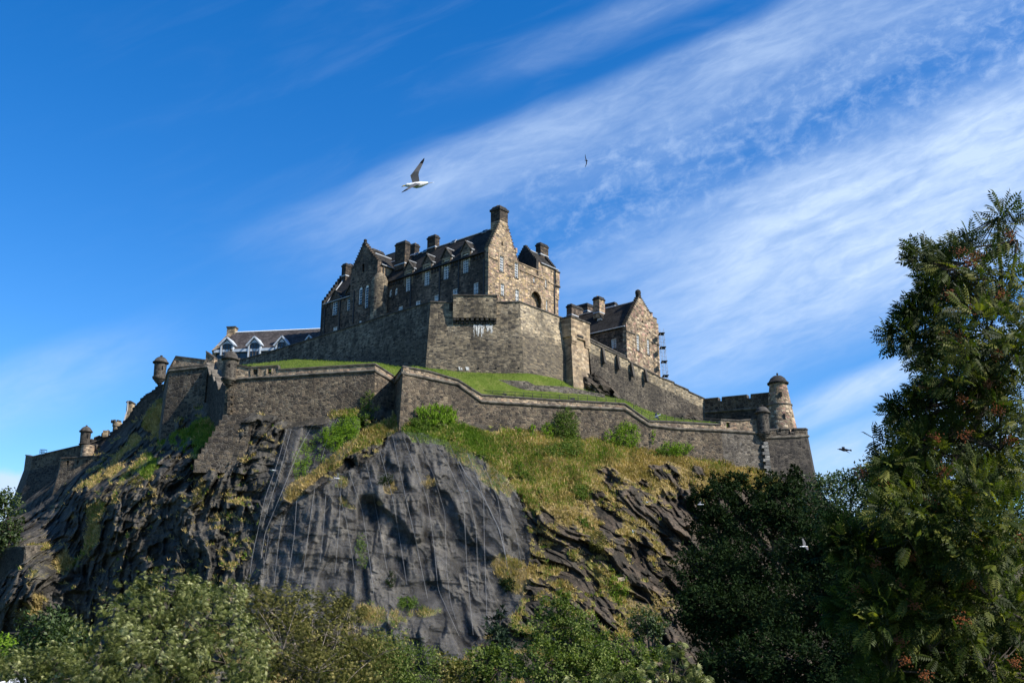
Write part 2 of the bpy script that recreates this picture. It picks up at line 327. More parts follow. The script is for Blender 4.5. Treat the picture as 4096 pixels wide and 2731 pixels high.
L_dark=leaf_mat('leaf_dark_green',(.008,.014,.005),(.014,.026,.008),(.024,.042,.014),.12,.6,.04)
L_bright=leaf_mat('leaf_bright_green',(.07,.125,.012),(.14,.235,.02),(.26,.34,.05),.4,.5,.12)
L_shrub=leaf_mat('leaf_shrub_green',(.035,.06,.01),(.075,.13,.017),(.15,.19,.035),.25,.5,.15)
L_rowan=leaf_mat('leaf_rowan',(.018,.028,.005),(.046,.066,.009),(.16,.16,.03),.34,.42,.14)
L_blade=leaf_mat('dry_grass_blade',(.13,.115,.035),(.36,.265,.105),(.58,.43,.22),.2,.7,.1)
L_gblade=leaf_mat('green_grass_blade',(.06,.11,.014),(.13,.20,.028),(.27,.30,.07),.25,.7,.1)
L_pine=leaf_mat('needle_dark',(.006,.014,.006),(.012,.028,.010),(.025,.045,.018),.05,.5,.2)
M_bark=simple('bark',(.06,.048,.036),.9,.4,4.)
M_twig=simple('grey_twig',(.16,.135,.11),.85,.3,4.)
M_berry=simple('rowan_berry',(.20,.065,.02),.35,.35,6.)
# ================================================================== numpy noise
def hsh(ix,iy,seed):
    h=(ix.astype(np.int64)*374761393+iy.astype(np.int64)*668265263+seed*1442695041)&0xffffffff
    h=((h^(h>>13))*1274126177)&0xffffffff
    return ((h^(h>>16))&0xffffff)/float(0x1000000)
def vn(x,y,seed=0):
    ix=np.floor(x);iy=np.floor(y);fx=x-ix;fy=y-iy;fx=fx*fx*(3-2*fx);fy=fy*fy*(3-2*fy)
    a=hsh(ix,iy,seed);b=hsh(ix+1,iy,seed);c=hsh(ix,iy+1,seed);d=hsh(ix+1,iy+1,seed)
    return (a*(1-fx)+b*fx)*(1-fy)+(c*(1-fx)+d*fx)*fy
def fbm(x,y,seed=0,o=5,g=.5):
    s=0;a=1;t=0
    for k in range(o): s=s+a*vn(x*2**k+k*17.3,y*2**k-k*9.1,seed+k); t+=a; a*=g
    return s/t
def facets(u,v,seed,tilt=1.):
    """piecewise planar blocks: every cell has its own height and tilt; returns height and edge distance"""
    iu=np.floor(u);iv=np.floor(v); d1=np.full(u.shape,9.);d2=np.full(u.shape,9.);h=np.zeros(u.shape);h2=np.zeros(u.shape)
    for a in (-1,0,1):
        for b in (-1,0,1):
            cu=iu+a;cv=iv+b; pu=cu+.15+.7*hsh(cu,cv,seed); pv=cv+.15+.7*hsh(cu,cv,seed+1)
            du=u-pu;dv=v-pv; d=np.maximum(abs(du),abs(dv))*.6+np.sqrt(du*du+dv*dv)*.4
            hh=hsh(cu,cv,seed+2)-.5+tilt*((hsh(cu,cv,seed+3)-.5)*du+(hsh(cu,cv,seed+4)-.5)*dv)
            n=d<d1; d2_old=d2; d2=np.where(n,d1,np.minimum(d2,d)); h2=np.where(n,h,np.where(d<d2_old,hh,h2)); h=np.where(n,hh,h); d1=np.where(n,d,d1)
    w_=np.clip((d2-d1)/.05,0,1)*.5+.5
    return h*w_+h2*(1-w_),d2-d1
# ================================================================== crag
CP=[(-400,2300,222),(-100,2200,218),(79,2050,214),(220,1960,208),(300,1890,206),(384,1830,205),(440,1760,214),(560,1655,207),(655,1600,197),(690,1640,183.5),(760,1640,182.5),(826,1650,181),(870,1680,176),(905,1655,165.9),(1020,1648,165.4),(1180,1705,165.2),(1430,1644,163.3),(1500,1650,162.7),(1590,1690,165),(1612,1690,158.6),(1700,1705,160),(1830,1705,162.4),(1950,1725,163.7),(2200,1765,167.5),(2500,1805,171),(2700,1845,174),(2900,1875,176.5),(3064,1895,179),(3251,1910,186),(3500,1950,192),(4500,1950,200),
 (330,1995,175),(325,1950,186),(0,2330,174.5),(50,2295,172.5),(101,2268,170.4),(150,2235,173.5),(200,2195,177.5),(50,2400,166),(-100,2370,178),(150,2330,166),(20,2160,186),(101,2150,182),(600,1862,171),(600,1805,186),(460,1930,173),(450,1885,186),(760,1790,170),(800,1720,178),(700,1740,182),(600,2100,165.5),(600,2400,158),(920,1900,160),(920,2150,155),(920,2400,148),(330,2300,173),(250,2550,176),(-300,2500,205),(400,2600,160),
 (1080,1700,164),(1090,1850,160.5),(1050,2050,156),
 (1250,1800,160),(1150,1990,153.5),(1350,1860,155),(1480,1790,158),(1600,1740,157.3),(1300,1950,152.5),(1600,1900,152.5),(1900,1850,156.5),(1250,2150,147.5),(1600,2150,147),(1900,2100,148.5),(1600,2400,141),(1200,2400,141),(2000,2350,143),(2100,2050,151.5),(2080,2500,137),(1300,2600,134),(1700,2480,137),(1720,2430,139.5),(1720,2660,132),
 (2300,1900,161),(2300,2150,151.5),(2500,2000,161),(2500,2300,151),(2700,1970,170),(2750,2200,161),(2700,2500,148),(3000,2150,170),(3000,2500,155),(3400,2300,170),(2300,2500,140),(2500,2600,140),
 (-400,2900,200),(300,2900,140),(900,2900,128),(1500,2900,122),(2100,2900,124),(2700,2900,130),(3400,2900,140),(4500,2900,160),(4500,2400,180)]
CPn=np.array(CP,float)
sc=200.
cx,cy=CPn[:,0]/sc,CPn[:,1]/sc
Kd=np.sqrt((cx[:,None]-cx)**2+(cy[:,None]-cy)**2)
nC=len(CP); Am=np.zeros((nC+3,nC+3)); Am[:nC,:nC]=Kd+np.eye(nC)*-.12; Am[:nC,nC]=1;Am[:nC,nC+1]=cx;Am[:nC,nC+2]=cy;Am[nC,:nC]=1;Am[nC+1,:nC]=cx;Am[nC+2,:nC]=cy
sol=np.linalg.solve(Am,np.concatenate([CPn[:,2],[0,0,0]]))
def baseY(px,py):
    out=np.zeros(px.shape)+sol[nC]+sol[nC+1]*px/sc+sol[nC+2]*py/sc
    for i in range(nC): out+=sol[i]*np.sqrt((px/sc-cx[i])**2+(py/sc-cy[i])**2+.01)
    return out
TOPL=[(-400,2290),(-100,2185),(60,2040),(79,2020),(200,1930),(300,1850),(384,1800),(430,1752),(475,1722),(520,1672),(560,1630),(620,1575),(650,1560),(680,1600),(826,1610),(870,1640),(900,1620),(1020,1610),(1180,1660),(1430,1610),(1500,1610),(1590,1650),(1610,1645),(1830,1665),(1950,1690),(2200,1725),(2500,1765),(2700,1805),(2900,1830),(3064,1855),(3251,1875),(3290,1990),(3500,2120),(4500,2250)]
NU,NV=1150,470
pxs=np.interp(np.linspace(0,1,NU),[0,.08,.80,1],[-400,-20,3000,4500])
tops=np.interp(pxs,[a for a,b in TOPL],[b for a,b in TOPL])
vv=np.linspace(0,1,NV)[:,None]
PX=np.repeat(pxs[None,:],NV,0); PY=tops[None,:]+vv*(2900-tops[None,:])
YB=baseY(PX,PY)
def world(px,py,Y):
    a=(px-CX)/F;b=(CY-py)/F; ry=cT-b*sT; t=Y/ry
    return a*t,Y,CAM.z+(sT+b*cT)*t
X,_,Z=world(PX,PY,YB)
def poly_mask(px,py,poly):
    m=np.zeros(px.shape,bool); n=len(poly)
    for i in range(n):
        x0,y0=poly[i];x1,y1=poly[(i+1)%n]
        if y0==y1: continue
        c=((y0>py)!=(y1>py))&(px<(x1-x0)*(py-y0)/(y1-y0)+x0); m^=c
    return m
def capsule(px,py,x0,y0,x1,y1,r):
    dx,dy=x1-x0,y1-y0;t=np.clip(((px-x0)*dx+(py-y0)*dy)/(dx*dx+dy*dy+1e-6),0,1)
    return np.clip(1.6-np.hypot(px-x0-t*dx,py-y0-t*dy)/r,0,1.)
NET1=[(1245,1965),(1290,1935),(1345,1905),(1400,1880),(1470,1840),(1540,1790),(1555,1735),(1600,1702),(1650,1722),(1720,1748),(1800,1772),(1870,1805),(1950,1855),(2010,1900),(2060,1960),(2100,2060),(2125,2180),(2100,2310),(2080,2420),(1930,2560),(1840,2640),(1700,2660),(1600,2600),(1400,2500),(1050,2440),(1030,2380),(1055,2250),(1075,2110),(1110,2060),(1185,1995)]
NET2=[(1148,1715),(1215,1705),(1290,1700),(1350,1672),(1423,1644),(1440,1700),(1425,1770),(1350,1840),(1240,1905),(1135,1985),(1080,2080),(1040,2260),(985,2380),(965,2380),(1010,2220),(1060,1990),(1105,1850)]
BULGE=[(1545,2480),(1640,2445),(1790,2440),(1820,2520),(1835,2640),(1740,2670),(1600,2600)]
# strata direction: upright columns left, leaning beds right
ang=np.interp(PX,[-400,1000,1500,2100,2600,3200],[-.15,0,.12,.36,.68,.65])
U=X+(Z-25)*ang; V=Z
U=U+fbm(X*.045,Z*.045,13,3)*14+fbm(X*.2+Z*.1,Z*.2,17,3)*2.5; V=V+fbm(X*.08,Z*.05,19,3)*6
wob=fbm(X*.12,Z*.12,3,4)*4
hb,eb=facets((U+wob)/7.5,(V+wob*.6)/11,21,1.3)
hm,em=facets((U+wob)/2.6,(V+X*.2)/5.2,31,1.5)
hs_,es=facets((U+wob*.7)/1.05,(V-X*.3)/2.1,41,1.5)
ht,et=facets((U)/.5,(V+X*.2)/.9,51,1.4)
fb=fbm(X*.35,Z*.35,60,5)-.5
net=poly_mask(PX,PY,NET1)|poly_mask(PX,PY,NET2)
bulge=poly_mask(PX,PY,BULGE)
left=np.clip((1000-PX)/150,0,1)*np.clip((PY-1700)/150,0,1)
right=np.clip((PX-2050)/150,0,1)
amp=1.1
CAPS=[(1165,1980,1400,1795,26,1,.15),(1400,1795,1590,1700,36,1,.25),(1590,1700,1640,1700,20,1,.3),(1150,2020,1110,2100,22,.9,.3),(1640,1715,1900,1745,42,1,.75),(1860,1750,2120,1830,75,1,.55),(2000,1850,2300,1880,85,1,.45),(2120,1780,2380,1810,70,1,.5),(2300,1850,2560,1900,75,.9,.15),(2380,1800,2640,1830,50,1,.25),(2500,1920,2620,2040,55,.62,.2),(1960,1880,2110,2010,45,.8,.5),(2130,2010,2170,2200,45,.5,.5),(2020,2290,2250,2330,75,.72,.1),(2100,2250,2360,2180,60,.62,.1),(2300,2000,2500,2080,90,.45,.2),(2600,1790,2900,1860,45,1,.3),(2840,1880,3100,1930,40,1,.3),(2330,2200,2460,2300,60,.45,.2),
 (1900,1790,2250,1960,90,.6,.45),(2150,1900,2560,1960,110,.54,.25),(2550,1850,2800,1960,70,.5,.15),(2150,2050,2450,2150,90,.48,.15),(2250,2300,2600,2420,80,.42,.1),
 (1600,2445,1740,2425,34,.9,.25),(1440,2450,1600,2465,46,.9,.2),(1590,2360,1700,2350,35,.7,.6),(1560,1950,1700,1925,26,.8,.1),(1520,2010,1740,1930,16,.5,.1),(1365,2005,1440,2030,14,.9,.1),(1320,1915,1370,1930,22,.9,.2),
 (600,1700,660,1640,42,1,.15),(560,1770,640,1710,42,.9,.2),(480,1870,580,1790,50,.75,.25),(360,1960,480,1880,45,.7,.2),(330,2080,420,1980,55,.6,.1),(640,1800,820,1740,70,.7,.8),(600,1900,760,1820,45,.7,.7),(250,2230,360,2130,60,.6,.05),(0,2290,160,2290,30,.6,.4),(100,2200,196,2185,18,1,.3),(200,2290,120,2420,80,.5,.02),
 (810,1830,870,1850,30,.8,.1),(1010,1640,1080,1630,16,.9,.3),(1100,1600,1130,1640,18,.9,.2),(1330,1660,1420,1650,16,.7,.3),(560,1870,760,1880,22,.5,.15)]
veg=np.zeros(PX.shape);grn=np.zeros(PX.shape)
for (x0,y0,x1,y1,r,k,g) in CAPS:
    c=capsule(PX,PY,x0,y0,x1,y1,r)*k
    grn=np.where(c>veg,g,grn); veg=np.maximum(veg,c)
n1=fbm(X*.5,Z*.5,90,4); n2=fbm(X*.18+5,Z*.18,95,3)
grn=np.clip(grn+(n2-.5)*1.6,0,1)
rdg=1-2*abs(fbm(U*.16+3,V*.05,81,4)-.5); rdg2=1-2*abs(fbm(U*.45,V*.16,86,4)-.5)
rk=amp*(hb*2.2+hm*1.7+hs_*.85+ht*.35+fb*1.2+(rdg-.7)*2.4+(rdg2-.7)*1.5)
pat=fbm(X*.28+9,(Z+X*.5)*.28,97,4); veg=np.where(veg<.97,veg*np.clip((pat-.42)*6+.35,0,1.25),veg); veg=np.clip(veg,0,1)
U0=X+(Z-25)*np.interp(PX,[1000,1500,2100],[-.05,.12,.42])+fbm(X*.1,Z*.1,201,2)*2; V0=Z+X*.25
ha,ea=facets(U0/5.5,V0/15,211,1.9); hc,ec=facets(U0/2.1,V0/7.5,221,1.9); hd_,ed=facets(U0/.95,V0/2.3,231,1.7)
hl,el=facets((U0+Z*.15)/4.5,(Z+X*.12)/1.5,241,.9); hl2,_=facets(X/2.2,(Z-X*.1)/.8,251,.9)
rk=rk+hl*.55*(PX<1100)+hl2*.3*(PX<1100)
rk=np.where(net,ha*1.6+hc*1.2+hd_*.65+hl*.6+hl2*.35+ht*.25+fb*.7,rk); rk=np.where(PX>2050,rk*(.75+.5*fbm(X*.1,Z*.1,23,2)),rk)
vegm=np.clip((veg-.45)*2.4,0,1)*(.5+n1)
soft=fb*1.2+(fbm(X*1.6,Z*1.6,70,3)-.5)*.5
fade=np.clip((PY-tops[None,:]-15)/70,0.05,1)
disp=(rk*(1-np.clip(vegm,0,.85))+soft*np.clip(vegm,0,.85))*fade + bulge*1.6*np.clip((PY-2440)/40,0,1)
# overhanging brow on the left crag, gullies right
disp+= 2.0*np.clip((PX-300)/60,0,1)*np.clip((900-PX)/80,0,1)*np.exp(-((PY-(1990-(PX-330)*.36))/60)**2)
YD=YB-disp
X,Yw,Z=world(PX,PY,YD)
gx=np.gradient(np.stack([X,YD,Z],-1),axis=1); gy=np.gradient(np.stack([X,YD,Z],-1),axis=0)
nrm=np.cross(gy,gx); nrm/=np.linalg.norm(nrm,axis=-1,keepdims=True)+1e-9; nz=abs(nrm[...,2])*np.sign(nrm[...,2]*-nrm[...,1]+1e-9)
upf=np.where(nrm[...,1]>0,-nrm[...,2],nrm[...,2])
pat2=fbm(X*.55+Z*.2,Z*1.3,131,4)
ledge=np.maximum(np.clip((upf-.5)*3,0,1)*np.clip((n1-.42)*4,0,1),np.clip((pat2-.575)*14,0,1)*np.clip((upf-.12)*4,0,1))*(1-.7*net)*np.interp(PX,[0,300,1000,1100,2000,2200,2650,2820],[.4,.6,.75,.6,.7,.9,.8,.05])
grn=np.where(ledge*.9>veg,.12+.2*(n2>.55),grn); veg=np.maximum(veg,ledge*.9)
netf=np.maximum(net.astype(float),.75*(PX<1150))
brown=np.clip((PX-2100)/200,0,1)*.6+.1*np.clip((900-PX)/300,0,1)
tone_=np.where(net,np.clip((hd_+hc*.8+.75)/1.6+fb*.4,0,1),np.clip((hs_+hm*.6+.8)/1.6+(fb)*.5,0,1))
def grid_mesh(name,X,Y,Z,mat,attrs=None,smooth=False,keep=None):
    nv,nu=X.shape; me=bpy.data.meshes.new(name); me.vertices.add(nv*nu)
    me.vertices.foreach_set('co',np.stack([X,Y,Z],-1).astype(np.float32).ravel())
    i=(np.arange(nv-1)[:,None]*nu+np.arange(nu-1)[None,:]).ravel()
    q=np.stack([i,i+1,i+nu+1,i+nu],-1).astype(np.int32)
    if keep is not None: q=q[keep.ravel()[q].any(1)]
    me.loops.add(q.size); me.loops.foreach_set('vertex_index',q.ravel()); me.polygons.add(len(q)); me.polygons.foreach_set('loop_start',np.arange(len(q),dtype=np.int32)*4)
    me.update(); me.materials.append(mat)
    if smooth: me.polygons.foreach_set('use_smooth',np.ones(len(q),bool))
    for k,a in (attrs or {}).items():
        at_=me.attributes.new(k,'FLOAT','POINT'); at_.data.foreach_set('value',a.astype(np.float32).ravel())
    o=bpy.data.objects.new(name,me); COL.objects.link(o); return o
crag=tag(grid_mesh('crag',X,YD,Z,M_rock,{'veg':veg,'green':grn,'brown':brown,'tone':tone_,'slab':netf}),kind='structure')
def tidx(px,py):
    j=np.clip(np.searchsorted(pxs,px),0,NU-1); t=tops[j]; i=np.clip(np.round((py-t)/(2900-t)*(NV-1)).astype(int),0,NV-1); return i,j
def terr(px,py,off=0.):
    i,j=tidx(np.array([px],float),np.array([py],float)); return at(px,py,float(YD[i[0],j[0]])-off)
# ================================================================== leaf scattering
def leaves(name,pos,axis,size,tmpl,mat,parent=None,rnd=None,upv=None,label=None):
    """one mesh of many small leaves. tmpl: (k,4,3) quads: x width, y along the leaf, z lift"""
    N_=len(pos)
    if not N_: return None
    axis=axis/(np.linalg.norm(axis,axis=1,keepdims=True)+1e-9)
    if upv is None: upv=rng.normal(size=(N_,3))
    s=np.cross(axis,upv); s/=np.linalg.norm(s,axis=1,keepdims=True)+1e-9; n=np.cross(s,axis)
    T=tmpl.reshape(-1,3); k=len(T)
    P=pos[:,None,:]+size[:,None,None]*(s[:,None,:]*T[None,:,0:1]+axis[:,None,:]*T[None,:,1:2]+n[:,None,:]*T[None,:,2:3])
    if parent: P=P-np.array(parent_loc(parent))
    me=bpy.data.meshes.new(name); me.vertices.add(N_*k); me.vertices.foreach_set('co',P.astype(np.float32).ravel())
    idx=np.arange(N_*k,dtype=np.int32); me.loops.add(len(idx)); me.loops.foreach_set('vertex_index',idx)
    me.polygons.add(len(idx)//4); me.polygons.foreach_set('loop_start',np.arange(len(idx)//4,dtype=np.int32)*4)
    me.update(); me.materials.append(mat)
    if rnd is None: rnd=rng.random(N_)
    a=me.attributes.new('rnd','FLOAT','POINT'); a.data.foreach_set('value',np.repeat(np.clip(rnd,0,1),k).astype(np.float32))
    o=bpy.data.objects.new(name,me); COL.objects.link(o)
    if parent: o.parent=parent
    if label: o['label']=label
    return o
LEAF=np.array([[(0,0,0),(.27,.45,.06),(0,1,-.12),(-.27,.45,.06)]])
NARROW=np.array([[(0,0,0),(.15,.5,.10),(0,1,-.12),(-.15,.5,.10)]])
BLADE=np.array([[(-.05,0,0),(.05,0,0),(.03,.6,.05),(.0,1,.2)]])
TRI3=np.concatenate([LEAF,LEAF[:,:,[0,1,2]]*[1,1,1]@np.array([[.6,-.8,0],[.8,.6,0],[0,0,1]]),LEAF@np.array([[.6,.8,0],[-.8,.6,0],[0,0,1]])])
def compound():
    q=[]
    for k in range(6):
        y=.12+k*.15; L=.36*(1-.35*abs(k-3)/3.)
        for sgn in (-1,1):
            dx,dy=sgn*math.sin(R(62)),math.cos(R(62)); nx,ny=-dy,dx
            b=(0,y,0); m1=(dx*L*.5+nx*.06,y+dy*L*.5+ny*.06,.03-.06*k/7); t=(dx*L,y+dy*L,-.05-.08*k/7); m2=(dx*L*.5-nx*.06,y+dy*L*.5-ny*.06,.03-.06*k/7)
            q.append([b,m1,t,m2])
    q.append([(0,.97,0),(.05,1.1,-.05),(0,1.28,-.14),(-.05,1.1,-.05)])
    q.append([(-.008,0,0),(.008,0,0),(.006,1,-.03),(-.006,1,-.03)])
    return np.array(q,float)
ROWAN=compound()
# drooping cluster of long leaves (pale olive tree)
def droop():
    q=[]
    for k in range(7):
        a=R(-75+k*25); dx,dy=math.sin(a),math.cos(a); nx,ny=-dy*.075,dx*.075
        q.append([(0,0,0),(dx*.5+nx,dy*.5+ny,-.02),(dx*.95,dy*.95,-.42),(dx*.5-nx,dy*.5-ny,-.10)])
    return np.array(q,float)
DROOP=droop()
# ------------------------------------------------------------------ grass tufts on the crag (one countless mass)
def tufts(name,w_straw,n,h,mat,sel,label,cat='grass'):
    wts=(np.clip((veg-.5)*2,0,1)*sel*np.clip(upf+.5,0,1)*(PX<3200)).ravel(); 
    wts=wts*(np.gradient(pxs)[None,:]*np.ones(PX.shape)).ravel(); wts/=wts.sum()
    ii=rng.choice(len(wts),n,p=wts); P=np.stack([X.ravel()[ii],YD.ravel()[ii],Z.ravel()[ii]],-1)
    P=np.repeat(P,5,0)+rng.normal(size=(n*5,3))*[.18,.18,.05]
    ax=rng.normal(size=(n*5,3))*.45+[-.1,-.35,.9]
    r=np.repeat(fbm(P[::5,0]*.6,P[::5,2]*.6,7,3),5)+rng.normal(size=n*5)*.18
    o=leaves(name,P-[0,.05,.05],ax,rng.uniform(.6,1.2,n*5)*h,BLADE*[2.2,1,1],mat,rnd=r)
    tag(o,label,cat,kind='stuff')
tufts('dry_grass',1,26000,.55,L_blade,1-grn,'straw coloured dry grass tufts on the crag slopes')
tufts('green_grass',0,14000,.5,L_gblade,grn,'green grass and weeds on the crag under the walls')
# ================================================================== curtain walls
def offset_pts(pl3,o):
    """plan polyline (x,y) -> outward unit normals (mitred) facing the camera side"""
    n=len(pl3); out=[]
    for i in range(n):
        ns=[]
        for a,b in ((i-1,i),(i,i+1)):
            if a<0 or b>=n: continue
            d=Vector((pl3[b][0]-pl3[a][0],pl3[b][1]-pl3[a][1]))
            if d.length<1e-6: continue
            d.normalize(); ns.append(Vector((d.y,-d.x))*o)
        m=sum(ns,Vector((0,0)))
        m.normalize(); k=max(.5,m.dot(ns[0])); out.append(m/k)
    return out
def curtain(root,pts,mat,mat_par=None,thick=1.6,batter=.07,coping=M_cope,cordon=M_cordon,holes=(),deep=5.,nrm_=None,par_hole_depth=1.0,cope_r=.16,cord_r=.24,name='masonry',side=1):
    """pts: (px, Y, py_top, py_cordon, py_bottom), left to right, read off the photograph"""
    X2=[]
    for px,Y,pt,pc,pb in pts:
        p=at(px,pc,Y); X2.append((p.x,p.y,zat(pt,Y),zat(pc,Y),zat(pb,Y)-deep))
    nn=offset_pts([(a,b) for a,b,*_ in X2],side)
    if nrm_: nn=nrm_
    mb=MB(); mp=MB(); mc=MB(); mo=MB(); n=len(X2)
    for i in range(n-1):
        a,b=X2[i],X2[i+1]; na,nb=nn[i],nn[i+1]
        steps=max(1,int(math.hypot(b[0]-a[0],b[1]-a[1])/4))
        fa=Vector((a[0],a[1],a[3])); fb_=Vector((b[0],b[1],b[3]))
        ba=Vector((a[0]+na.x*batter*(a[3]-a[4]),a[1]+na.y*batter*(a[3]-a[4]),a[4])); bb=Vector((b[0]+nb.x*batter*(b[3]-b[4]),b[1]+nb.y*batter*(b[3]-b[4]),b[4]))
        tk=lambda q,nn_,z: Vector((q[0]-nn_.x*thick,q[1]-nn_.y*thick,z))
        mb.hexa([ba,bb,tk(b,nb,b[4]),tk(a,na,a[4]),fa,fb_,tk(b,nb,b[3]),tk(a,na,a[3])])
        pl=PL((a[0],a[1]),(b[0]-a[0],b[1]-a[1])); L=math.hypot(b[0]-a[0],b[1]-a[1])
        if (pl.n.dot(na))<0: pl.n=-pl.n
        hs=[]
        for (hx0,hy0,hx1,hy1) in holes:
            s0,z1=pl.hit(hx0,hy0); s1,_=pl.hit(hx1,hy0); _,z0=pl.hit(hx0,hy1)
            zb0=a[3]+(b[3]-a[3])*s0/L; 
            if s0>.1 and s1<L-.1: hs.append([(s0,max(z0,zb0+.08)),(s1,max(z0,zb0+.08)),(s1,z1),(s0,z1)])
        mp.panel(pl,[(0,a[3]),(L,b[3]),(L,b[2]),(0,a[2])],hs,thick=.9,rev=.89)
        mc_t=Vector((0,0,.0))
        if coping:
            o=.16
            pa,pb_=Vector((a[0],a[1],0)),Vector((b[0],b[1],0)); NA=Vector((na.x,na.y,0));NB=Vector((nb.x,nb.y,0))
            mc.hexa([pa+NA*o+Vector((0,0,a[2])),pb_+NB*o+Vector((0,0,b[2])),pb_-NB*1.05+Vector((0,0,b[2])),pa-NA*1.05+Vector((0,0,a[2])),
                     pa+NA*o*.6+Vector((0,0,a[2]+cope_r*1.5)),pb_+NB*o*.6+Vector((0,0,b[2]+cope_r*1.5)),pb_-NB*.95+Vector((0,0,b[2]+cope_r*1.5)),pa-NA*.95+Vector((0,0,a[2]+cope_r*1.5))])
    mb.build(name,mat,root); mp.build('parapet',mat_par or mat,root)
    if coping: mc.build('coping',coping,root)
    if cordon:
        mo.tube([(x[0]+q.x*.06,x[1]+q.y*.06,x[3]) for x,q in zip(X2,nn)],cord_r,8); mo.build('cordon',cordon,root,smooth=True)
    return X2,nn
def base_of(px,py,Y): p=at(px,py,Y); return (p.x,p.y,p.z)
# wall below the left part of the terrace
wa=thing('curtain_wall',base_of(1200,1700,166),'rubble curtain wall with two gun openings, below the small left lawn and dormers','castle wall','castle curtain walls')
def YA(px): return float(np.interp(px,[905,1500,1584],[167.0,164.2,167.6]))
PA=[(905,167.0,1455,1521,1655),(949,YA(949),1462,1518,1650),(991,YA(991),1472,1514,1650),(1111,YA(1111),1465,1507,1690),(1112.5,YA(1113),1481,1507,1690),(1300,YA(1300),1470,1494,1700),(1500,164.2,1458,1482,1650),(1584,167.6,1512,1533,1690)]
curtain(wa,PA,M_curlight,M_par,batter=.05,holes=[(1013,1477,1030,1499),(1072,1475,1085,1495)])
mb=MB()
plA=pl2(1000,YA(1000),1111,YA(1111))
for qk,(a,b,c,d_) in enumerate(((1004,1476,1010,1500),(1033,1474,1039,1499),(1065,1475,1070,1496),(1087,1473,1092,1494))):
    mb=MB(); s0,z1=plA.hit(a,b); s1,_=plA.hit(c,b); _,z0=plA.hit(a,d_); mb.pbox(plA,s0,s1,z0,z1,.02,.1); mb.build('embrasure_jamb',M_dress,wa)
# bastion wall to the right of it
wb=thing('curtain_wall',base_of(2050,1760,166),'longest low rubble curtain wall with sloping cordon, above the netted crag and the ivy','castle wall','castle curtain walls')
PB=[(1576,168.6,1516,1537,1700),(1612,159.6,1468,1491,1700),(1715,161.6,1487,1513,1705),(1832,163.4,1521,1537,1705),(1926,164.8,1581,1606,1725),(2200,168.4,1600,1623,1765),(2499,172,1616,1637,1805),(2596,173.4,1686,1701,1830),(2700,175,1689,1714,1845),(2885,177.6,1700,1722,1875)]
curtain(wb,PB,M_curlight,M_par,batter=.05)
wb2=thing('curtain_wall',base_of(2960,1880,178.5),'pale grey low wall end with two square gun openings, beside the weathered turret','castle wall','castle curtain walls')
PB2=[(2885.3,177.6,1680,1722,1875),(2960,178.7,1684,1727,1885),(3003,179.3,1680,1730,1890),(3050,180,1668,1733,1895)]
curtain(wb2,PB2,M_grey,M_par,batter=.05,holes=[(2905,1688,2919,1709),(2954.5,1691,2968,1711)])
# make the right half of the long wall read pale: loose quoins of the end corner
def quoins(root,px0,py0,px1,py1,Y,w0=1.0,lab=None,mat=M_quoin):
    mb=MB(); p0=at(px0,py0,Y); p1=at(px1,py1,Y-.6); n=int((p0.z-p1.z)/.55)
    for i in range(n):
        t=i/n; p=p0.lerp(p1,t); w=w0*(1. if i%2 else .62)
        mb.box(p.x-w,p.x+.14,p.y-.12,p.y+.9,p.z-.53,p.z-.02)
    return mb.build('quoin_stones',mat,root)
quoins(wb2,3068,1766,3086,1915,179.3,1.0)
quoins(wa,909,1560,905,1655,166.5,-1.0,mat=M_curlight)
# wall under the round tower
wc=thing('curtain_wall',base_of(3150,1880,183),'dark rubble wall face with embrasures under the round domed tower, rightmost wall','castle wall','castle curtain walls')
PC_=[(3060,180.3,1722,1752,1900),(3110,181,1719,1749,1900),(3110.5,181,1734,1749,1900),(3124,181.2,1734,1748.5,1900),(3124.5,181.2,1718,1748.5,1900),(3160,181.7,1717,1747,1900),(3160.5,181.7,1732,1747,1900),(3176,182,1732,1746,1900),(3176.5,182,1717,1746,1900),(3224,182.6,1716,1742,1880),(3232,190,1720,1744,1880)]
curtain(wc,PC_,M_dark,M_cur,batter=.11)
# left bastion
lb=thing('curtain_wall',base_of(750,1600,184),'left bastion wall with sloping parapet and shaded lower corner, beside the sawtooth flank','castle wall','castle curtain walls')
PLB=[(655,199,1545,1560,1640),(672,186,1480,1492,1640),(680,184,1474,1484,1660),(757,183,1466,1476,1660),(832,182,1462,1467,1660)]
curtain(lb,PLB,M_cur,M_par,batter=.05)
mb=MB(); plb=pl2(680,186,832,184)
q=[plb.hit(*c) for c in ((680,1478),(703,1429),(822,1444),(824,1409),(836,1412),(856,1434),(856,1466),(832,1470))]
mb.panel(plb,q,thick=1.2); mb.build('upper_parapet',M_par,lb)
mb=MB()
for a,b in (((676,1478),(703,1429)),((703,1429),(822,1444)),((824,1409),(856,1434))):
    pa=plb.hit(*a); pb=plb.hit(*b); mb.hexa([plb.pt(pa[0],pa[1],.12),plb.pt(pb[0],pb[1],.12),plb.pt(pb[0],pb[1],-1.3),plb.pt(pa[0],pa[1],-1.3),plb.pt(pa[0],pa[1]+.3,.1),plb.pt(pb[0],pb[1]+.3,.1),plb.pt(pb[0],pb[1]+.3,-1.3),plb.pt(pa[0],pa[1]+.3,-1.3)])
mb.build('upper_coping',M_cope,lb)
